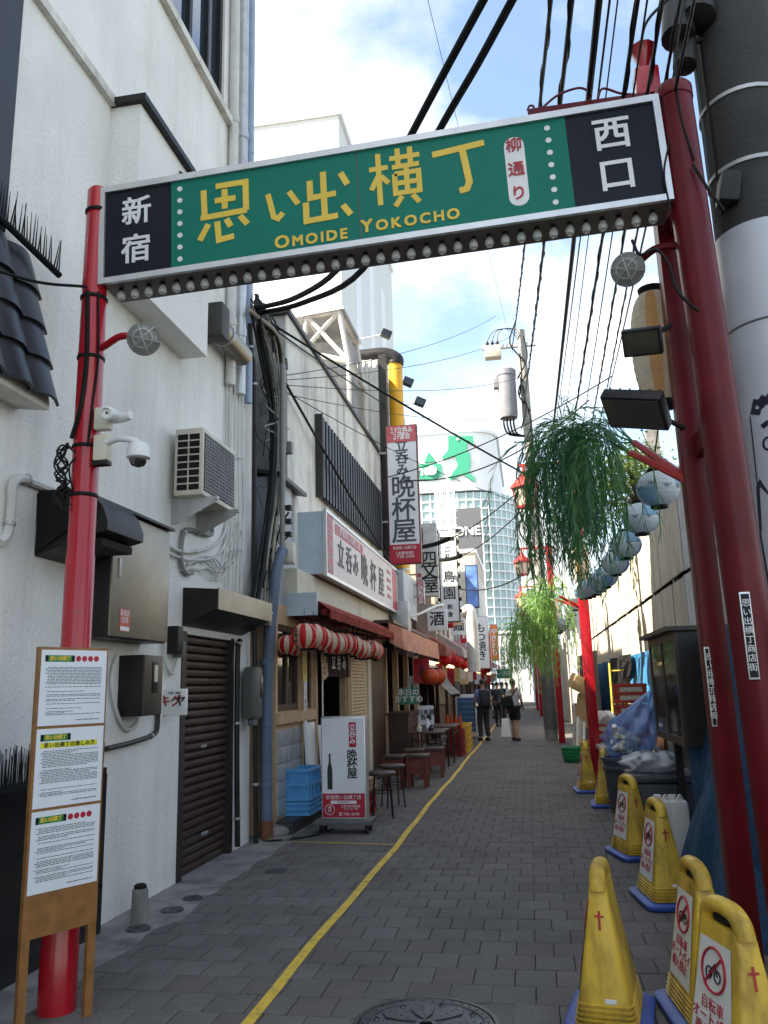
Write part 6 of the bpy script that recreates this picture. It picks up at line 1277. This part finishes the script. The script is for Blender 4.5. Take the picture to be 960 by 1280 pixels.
# ---------------------------------------------------------------- overhead cables
def cable(a, b_, r, dip, lab, m_=rubber, twist=False, group='overhead cables along the alley', n=20):
    t = thing('overhead_cable', a, lab, 'cable', group); pts = sag(a,b_,dip,n); B().tube(pts,r,6).build('line', m_, t)
    if twist:
        L_ = []; 
        for i in range(n*6): f = i/(n*6-1); j = min(int(f*n),n-1); p = pts[j].lerp(pts[j+1],f*n-j); L_.append(p+Vector((math.cos(i*1.1)*r*1.3, 0, sn(i*1.1)*r*1.3)))
        B().tube(L_,r*.55,4).build('wrap_wire', m_, t)
    return t
ALL = 'black overhead cable running down the alley to the far utility pole'
for (n0,f0,r,tw) in (((697,-80),(640,436),.011,True),((724,-80),(655,502),.013,True),((757,-80),(684,592),.018,False),((772,-80),(690,560),.006,False),((782,-80),(696,590),.004,False),((806,-60),(704,602),.011,True),((818,-60),(712,625),.005,False),((838,-60),(733,560),.010,True),((858,-40),(742,560),.008,True),((868,0),(752,520),.008,False)):
    cable(ay(*n0,3.4), ay(*f0,24.5), r*1.15, .12, ALL + (' with a spiral wrap' if tw else ''), twist=tw)
for k, pts in enumerate((((614,-18,4.4),(560,82,4.9),(508,180,5.5),(432,325,6.8),(372,371,7.9),(318,386,8.6)),((649,-16,4.4),(597,80,4.9),(545,170,5.5),(455,335,6.9),(380,378,8.0),(322,392,8.7)))):
    pipe([ay(*p) for p in pts], .030, rubber, 'thick black overhead cable slanting down behind the sign to the corner', 'overhead_cable', 8, 'cable', 'thick slanting cables')
cable(ay(530,-20,6), ay(648,470,24), .003, .0, 'hair thin wire slanting down the sky behind the sign', group=None)
A0_ = ax(340,405,-2.98); cable(A0_, ay(688,610,14.2), .016, .05, 'black cable crossing from the bar corner to the red lamp', group=None)
cable(A0_+Vector((0,0,-.05)), ax(480,505,-2.9), .012, .03, 'black cable stretched along the bar front wall', group=None)
c0 = ax(352,470,-2.95); cable(c0, ax(497,718,-2.6), .020, .05, 'thick black cable slanting down across the black corrugated screen', group=None)
for k,(px,py,yy) in enumerate(((620,395,24.4),(640,420,24.4),(655,470,24.4),(700,640,18),(660,520,24.4))): cable(c0+Vector((0,0,-.06*k)), ay(px,py,yy), .006, .25, 'thin wire fanning out from the bar wall over the alley', group='thin wires from the bar wall')
for (a,b_,m0,lab) in (((478,598,16.8),(765,470,14.2),.5,'thin sagging wire between the bar sign and the lamp'),((525,684,20.4),(655,608,14.3),.36,'sagging cable with a thick black sleeve beside the white bar sign'),((551,700,23.3),(650,640,14.4),.36,'sagging cable with a thick black sleeve beside the bulb edged sign')):
    A_, B2 = ay(*a), ay(*b_); t = cable(A_, B2, .012, .22, lab, group=None)
    if m0 < .5: 
        pts = sag(A_,B2,.22,20)[:8]; B().tube(pts,.055,8).build('sleeve', black_matte, t)
cable(ay(505,600,16.8), ay(735,480,14.2)+Vector((0,0,-.3)), .014, .45, 'drooping black cable passing before the white department store', group=None)
cable(ay(555,730,27), ay(660,715,23.4), .02, .35, 'drooping cable between the shop fronts and the second lamp', group=None)
for (px,py) in ((478,418),(505,478),(520,503)):
    p = ay(px,py,19); t = thing('outrigger_lamp', p, 'small black floodlight on a thin arm above the yellow duct', 'floodlight', 'small floodlights on thin arms'); B().tube([p+Vector((-1.0,0,-.12)),p],.018,5).build('arm', galv, t); B().box(p+Vector((.1,0,0)),(.26,.16,.20),rot=(0,.4,.3),bev=.02).build('head', black_metal, t); B().box(p+Vector((.12,-.09,-.02)),(.2,.01,.14),rot=(0,.4,.3)).build('lens', win_dark, t)
# ---------------------------------------------------------------- far buildings
wh = mat('far_white',(.70,.71,.70),.7,var=.04,dirt=.15,dc=(.5,.5,.5),ds=.2); wh2 = mat('far_white_panel',(.80,.81,.82),.5,var=.03,vs=.3); teal = mat('far_glass_teal',(.38,.52,.52),.3,var=.2,vs=.4,spec=.4); dkg = mat('far_dark_panel',(.10,.10,.115),.6); grn = mat('billboard_green',(.02,.27,.16),.5,var=.04)  # teal glass paled: distance haze put into its colour
t = thing('white_tower', (-12,36,0), 'plain white tower block standing behind the bar roof', 'building')
B().bx(-22,-6.63,30,44,0,26).build('block', wh, t); B().bx(-22.1,-6.5,29.9,44,26.002,26.25).build('parapet', wh2, t)
for k in range(3): B().bx(-6.63,-6.60,33+k*3.4,34.2+k*3.4,12,23).build('joint_panel', wh2, t)
for k in range(5): B().bx(-22,-6.64,29.985,30,4+k*4.2,4.05+k*4.2).build('floor_joint', plaster_grey, t)
# department store with the round top
DS = thing('department_store', (-10,112,0), 'white department store with curved glass corner and green emblem drum', 'building')
def rblock(b, x0, x1, y0, y1, z0, z1, r, n=10):       # plan with rounded front right corner
    pts = [(x0,y0)] + [(x1-r+r*math.sin(a), y0+r-r*math.cos(a)) for a in [math.pi/2*i/n for i in range(n+1)]] + [(x1,y1),(x0,y1)]
    b.prism([(x,y,z0) for x,y in pts],(0,0,z1-z0)); return pts
b = B(); rblock(b,-40,-2.3,99,130,25.6,33.2,4.0); b.build('drum', wh2, DS)
b = B(); rblock(b,-40,-2.0,98.8,130.2,33.2,33.6,4.2); b.build('drum_rim', wh2, DS)
b = B(); pts = rblock(b,-40,-.4,99.5,131,0,25.4,6.0); b.build('glass_body', teal, DS)
for k in range(22):
    b = B(); rblock(b,-40,-.25,99.35,131.1,.6+k*1.13,.78+k*1.13,6.1); b.build('floor_band', wh2, DS)
for i in range(len(pts)-3):
    (xa,ya),(xb,yb) = pts[i],pts[i+1]
    if i == 0:
        for k in range(24): x = -34+k*1.15; B().bx(x,x+.14,99.32,99.5,0,25.4).build('mullion', wh2, DS)
    else: B().cyl((xa,ya-.1,0),(xa,ya-.1,25.4),.09,n=6).build('mullion', wh2, DS)
for k in range(3): B().cyl((-5.5-k*2.2,104,33.6),(-5.5-k*2.2,104,36.5-k*.5+(3 if k == 0 else 0)),.12,n=6).build('mast', galv, DS)
# green emblem: house, ring and a standing figure with a snout
def px_poly(pts_, Y_, m_, nm):
    b = B(); b.prism([ay(x,y,Y_) for x,y in pts_],(0,.25,0)); return b.build(nm, m_, DS)
Ye = 98.75
px_poly([(560,545),(591,545),(592,557),(585,550),(583,562),(587,566),(588,580),(586,590),(594,598),(593,602),(578,592),(564,600),(561,598),(572,582),(569,570),(554,575),(552,572),(560,562)],Ye,grn,'emblem_figure')
px_poly([(536,564),(545,577),(530,578)],Ye,grn,'emblem_roof'); px_poly([(522,580),(551,579),(552,594),(545,599),(522,599)],Ye,grn,'emblem_block')
c_ = ay(540,588,Ye-.1); B().lathe([(.30,-.1),(.62,-.1),(.62,.05),(.30,.05)],c_,20,(0,1,0)).build('emblem_ring', wh2, DS); B().cyl(ay(572,549,Ye-.02),ay(572,549,Ye-.02)+Vector((0,-.1,0)),.16,n=12).build('emblem_eye', wh2, DS)
text('no', 2.0, wh2, DS, ay(530,588,Ye-.08), off=.05)
p0, p1 = ay(567,636,96), ay(604,702,96); B().bx(p0.x,p1.x,96,96.6,p1.z,p0.z).build('dark_billboard', dkg, DS); text('ONE', 1.5, wh2, DS, ay(584,664,95.9), off=.03)
for k in range(9):
    p = ay(545+k*3.0,650,92); B().bx(p.x-.06,p.x+.06,92,92.3,12,24).build('louvre', wh2, DS)
for k in range(10): a_, b_ = ay(542,640+k*9,92.2), ay(572,640+k*9,92.2); B().bx(a_.x,b_.x,92.15,92.4,a_.z-.06,a_.z+.06).build('louvre_rail', wh2, DS)
win_far = mat('far_window',(.16,.20,.23),.15,var=.4,vs=.8,coat=.4)  # window colour lifted towards pale blue to paint in distant haze
def block(name, x0,x1,y0,y1,h_,m_,lab,rows,cols,band=wh2):
    t = thing(name,((x0+x1)/2,y0,0),lab,'building','distant buildings'); B().bx(x0,x1,y0,y1,0,h_).build('block', m_, t)
    for i in range(rows):
        for j in range(cols):
            w_ = (x1-x0)/cols; z = 3+(h_-4)*i/rows; o = B().bx(x0+w_*(j+.15),x0+w_*(j+.85),y0-.05,y0+.02,z,z+(h_-4)/rows*.6).build('window', win_far, t)
            B().bx(x0+w_*(j+.48),x0+w_*(j+.52),y0-.08,y0-.052,z,z+(h_-4)/rows*.6).build('mullion', band, o)
            y_ = y0+ (y1-y0)*(j+.2)/cols; B().bx(x1-.02,x1+.05,y_,y_+(y1-y0)/cols*.6,z,z+(h_-4)/rows*.6).build('window', win_far, t)
    B().bx(x0-.1,x1+.1,y0-.1,y1+.1,h_+.002,h_+.25).build('parapet', band, t); return t
block('office_block', -9,-3.3,58,70,11.0,mat('far_tan',(.48,.42,.34),.8,var=.12,dirt=.3),'tan building with small windows at the end of the alley',4,3)
block('office_block', -2.6,1.0,76,84,6.2,mat('far_cool',(.40,.41,.42),.7,var=.2,vs=.8),'low grey building closing the alley end',5,6)
block('office_block', .3,3.2,70,78,9.5,mat('far_blue_grey',(.36,.42,.50),.6,var=.1),'slim blue grey building beyond the right posts',5,2)
block('office_block', 2.4,6,40,60,5.0,mat('far_rose',(.55,.50,.46),.8,var=.12),'cream low building behind the far right fence',2,3)
t = thing('blue_billboard',(-3.6,33,5),'blue white poster panel on the cream shop upper wall','billboard'); p = px_rect(582,706,598,760,31.4); B().box(((p[0]+p[1])/2,31.45,(p[2]+p[3])/2),(p[1]-p[0],.12,p[3]-p[2])).build('frame', black_metal, t); B().box(((p[0]+p[1])/2,31.38,(p[2]+p[3])/2),(p[1]-p[0]-.06,.03,p[3]-p[2]-.08)).build('poster', mat('poster_blue',(.10,.20,.50),.4,var=.5,vs=2.5), t)
# ---------------------------------------------------------------- people
def skin_mesh(name, J, E_, m_, parent, sub=2):
    me = bpy.data.meshes.new(name); keys = list(J); me.from_pydata([J[k][0] for k in keys], [(keys.index(a),keys.index(b_)) for a,b_ in E_], [])
    o = bpy.data.objects.new(name, me); C.objects.link(o); md = o.modifiers.new('skin','SKIN'); s_ = o.modifiers.new('sub','SUBSURF'); s_.levels = sub; s_.render_levels = sub
    lay = me.skin_vertices[0].data
    for i, k in enumerate(keys): r = J[k][1]; r = r if isinstance(r, tuple) else (r,r); lay[i].radius = r; lay[i].use_root = (i == 0)
    bpy.context.view_layer.update(); ev = o.evaluated_get(bpy.context.evaluated_depsgraph_get()); nm = bpy.data.meshes.new_from_object(ev); nm.name = name
    bpy.data.objects.remove(o); nm.materials.clear(); nm.materials.append(m_); nm.shade_smooth(); q = bpy.data.objects.new(name, nm); C.objects.link(q); q.parent = parent; return q
skin_m = mat('skin',(.42,.24,.16),.6,var=.06); hair_m = mat('black_hair',(.012,.010,.009),.5,var=.2)
def person(label, H_, top, bottom, shorts, arm_l, arm_r, step, shoes, sleeve=.6, group=None, head_turn=0):
    """stands at the origin facing -y; arm_x: (elbow, hand) offsets from the shoulder"""
    t = thing('person', (0,0,0), label, 'person', group); k = H_/1.74; V3 = lambda x,y,z: Vector((x,y,z))*k
    hipL, hipR = V3(.09,0,.90), V3(-.09,0,.90); kL, kR = V3(.10,-.06-step*.12,.49), V3(-.10,-.04+step*.12,.49); aL, aR = V3(.10,-step*.30+.02,.09), V3(-.10,step*.30+.02,.09)
    J = {'pel':(V3(0,0,.95),(.15*k,.11*k)),'wst':(V3(0,.0,1.10),(.13*k,.10*k)),'chs':(V3(0,.01,1.30),(.16*k,.115*k)),'nk0':(V3(0,.0,1.45),(.06*k,.06*k)),'nk1':(V3(0,-.01,1.51),(.052*k,.055*k)),'hd0':(V3(0,-.02,1.575),(.068*k,.082*k)),'hd1':(V3(0,-.01,1.655),(.074*k,.092*k)),'hd2':(V3(0,0,1.715),(.05*k,.06*k))}
    E_ = [('pel','wst'),('wst','chs'),('chs','nk0'),('nk0','nk1'),('nk1','hd0'),('hd0','hd1'),('hd1','hd2')]
    for s_, (el,ha) in ((1,arm_l),(-1,arm_r)):
        n_ = 'L' if s_ > 0 else 'R'; sh_ = V3(s_*.175,.0,1.40); e = sh_+Vector(el)*k; h_ = sh_+Vector(ha)*k; dr = (h_-e).normalized()
        J['s'+n_] = (sh_,.058*k); J['e'+n_] = (e,.042*k); J['w'+n_] = (h_,.028*k); J['p'+n_] = (h_+dr*.06*k,(.034*k,.020*k)); E_ += [('chs','s'+n_),('s'+n_,'e'+n_),('e'+n_,'w'+n_),('w'+n_,'p'+n_)]
        side = dr.cross(Vector((0,1,0))).normalized()
        for q in range(4): b0 = h_+dr*(.085)*k+side*(q-1.5)*.019*k; J['f%d'%q+n_] = (b0,.009*k); J['g%d'%q+n_] = (b0+dr*(.05+.012*(1 if q in (1,2) else 0))*k+Vector((0,-.012,0))*k,.008*k); E_ += [('p'+n_,'f%d'%q+n_),('f%d'%q+n_,'g%d'%q+n_)]
        J['t'+n_] = (h_+dr*.04*k+Vector((0,-.035,0))*k,.010*k); J['u'+n_] = (h_+dr*.075*k+Vector((0,-.05,0))*k,.009*k); E_ += [('w'+n_,'t'+n_),('t'+n_,'u'+n_)]
    for n_, hp, kn, an in (('L',hipL,kL,aL),('R',hipR,kR,aR)):
        J['h'+n_] = (hp,.088*k); J['k'+n_] = (kn,.055*k); J['c'+n_] = (kn.lerp(an,.35)+V3(0,.02,0),.058*k); J['a'+n_] = (an,.036*k); J['x'+n_] = (an+V3(0,-.10,-.05),.034*k); E_ += [('pel','h'+n_),('h'+n_,'k'+n_),('k'+n_,'c'+n_),('c'+n_,'a'+n_),('a'+n_,'x'+n_)]
    skin_mesh('body', J, E_, skin_m, t)
    b = B(); b.ell(V3(0,.022,1.672),(.088*k,.105*k,.092*k),18,10,-.45,1); b.build('hair', hair_m, t, smooth=180)
    fc = B(); fc.prism([V3(-.012,-.095,1.60),V3(.012,-.095,1.60),V3(0,-.092,1.65)],V3(0,-.022,-.004)); fc.build('nose', skin_m, t)
    for s_ in (-1,1): B().ell(V3(s_*.078,.005,1.615),(.010*k,.020*k,.032*k),8,6).build('ear', skin_m, t); B().ell(V3(s_*.03,-.088,1.64),(.010*k,.006*k,.006*k),8,6).build('eye', ink, t)
    B().box(V3(0,-.088,1.565),(.045*k,.01*k,.008*k)).build('mouth', mat('lips',(.30,.12,.10),.5) if 'lips' not in MATS else MATS['lips'], t)
    # shirt
    S = {'pel':(V3(0,0,.93),(.172*k,.132*k)),'wst':(V3(0,0,1.10),(.160*k,.124*k)),'chs':(V3(0,.01,1.30),(.185*k,.136*k)),'nk0':(V3(0,.0,1.445),(.085*k,.078*k))}; SE = [('pel','wst'),('wst','chs'),('chs','nk0')]
    for n_ in 'LR': sh_, e, w_ = J['s'+n_][0], J['e'+n_][0], J['w'+n_][0]; S['s'+n_] = (sh_,.075*k); S['m'+n_] = (sh_.lerp(e,min(1,sleeve)),.066*k); SE += [('chs','s'+n_),('s'+n_,'m'+n_)]
    if sleeve > 1:
        for n_ in 'LR': S['m'+n_] = (J['e'+n_][0],.058*k); S['z'+n_] = (J['e'+n_][0].lerp(J['w'+n_][0],.92),.044*k); SE += [('m'+n_,'z'+n_)]
    skin_mesh('shirt', S, SE, top, t)
    T = {'pel':(V3(0,0,.95),(.168*k,.128*k))}; TE = []
    for n_ in 'LR':
        hp, kn, an = J['h'+n_][0], J['k'+n_][0], J['a'+n_][0]; T['h'+n_] = (hp,.108*k); TE.append(('pel','h'+n_))
        if shorts: T['k'+n_] = (hp.lerp(kn,.86),.098*k); TE.append(('h'+n_,'k'+n_))
        else: T['k'+n_] = (kn,.083*k); T['a'+n_] = (an+V3(0,.0,.01),.070*k); TE += [('h'+n_,'k'+n_),('k'+n_,'a'+n_)]
    skin_mesh('trousers', T, TE, bottom, t)
    for n_ in 'LR': an = J['a'+n_][0]; c_ = Vector((an.x, an.y-.06*k, .045*k)); B().box(c_,(.095*k,.27*k,.085*k),bev=.03*k).build('shoe', shoes, t)
    return t, k
lav = mat('lavender_shirt',(.20,.23,.42),.85,var=.1); wht = mat('white_tee',(.62,.62,.64),.85,var=.05); blk = mat('black_cloth',(.014,.014,.016),.85,var=.2); olive = mat('dark_olive_trousers',(.035,.034,.030),.85,var=.15); navy = mat('navy_nylon',(.016,.018,.032),.6,var=.2)
g1 = az(606,926); p1, k = person('person in a lavender shirt with a dark backpack standing at the freezer', 1.76, lav, olive, False, ((.05,-.05,-.27),(.02,-.22,-.40)), ((-.06,.0,-.28),(-.04,-.14,-.48)), .15, blk, sleeve=.75)
bp = thing('backpack',(0,0,0),'dark navy backpack worn by the person in the lavender shirt','backpack'); B().box((0,.215,1.22),(.32,.18,.50),bev=.07).build('sack', navy, bp); B().box((0,.31,1.13),(.24,.06,.24),bev=.025).build('pocket', navy, bp)
for s_ in (-1,1): B().tube(spline([(s_*.10,.15,1.42),(s_*.13,.02,1.50),(s_*.14,-.14,1.38),(s_*.15,-.10,1.15),(s_*.14,.12,1.02)],5),.022,6).build('strap', navy, bp)
for o in (p1,bp): o.location = g1; o.rotation_euler = (0,0,R(200))
g2 = az(645,926); p2, k = person('person in a white T-shirt and black shorts carrying a black shoulder bag', 1.74, wht, blk, True, ((.07,.03,-.27),(.10,-.03,-.52)), ((-.07,.02,-.27),(-.03,-.16,-.44)), .42, blk, sleeve=.7)
sb_ = thing('shoulder_bag',(0,0,0),'black sling bag across the back of the white T-shirt','bag'); B().box((.12,.20,1.10),(.36,.14,.32),rot=(0,.25,0),bev=.06).build('pouch', blk, sb_); B().tube(spline([(.02,.17,1.22),(-.10,.16,1.38),(-.13,.0,1.50),(-.05,-.16,1.32),(.12,-.16,1.12),(.2,.0,1.05),(.2,.14,1.08)],5),.02,6).build('strap', blk, sb_)
for o in (p2,sb_): o.location = g2; o.rotation_euler = (0,0,R(158))
for i, (px,yy,tp,lab) in enumerate(((622,33,navy,'person in dark clothes walking just past the backpack wearer'),(628,37,blk,'person in black walking between the two front figures'),(617,41,wht,'distant person in a pale top near the shop awnings'),(634,48,lav,'distant person in a bluish top far down the alley'))):
    p_ = ay(px,870,yy); o, k = person(lab, 1.70, tp, blk, i == 2, ((.05,.0,-.27),(.04,-.10,-.50)), ((-.05,.02,-.27),(-.05,.04,-.52)), .3-.1*i, blk, sleeve=.7); o.location = (p_.x,yy,0); o.rotation_euler = (0,0,R(170-25*i))
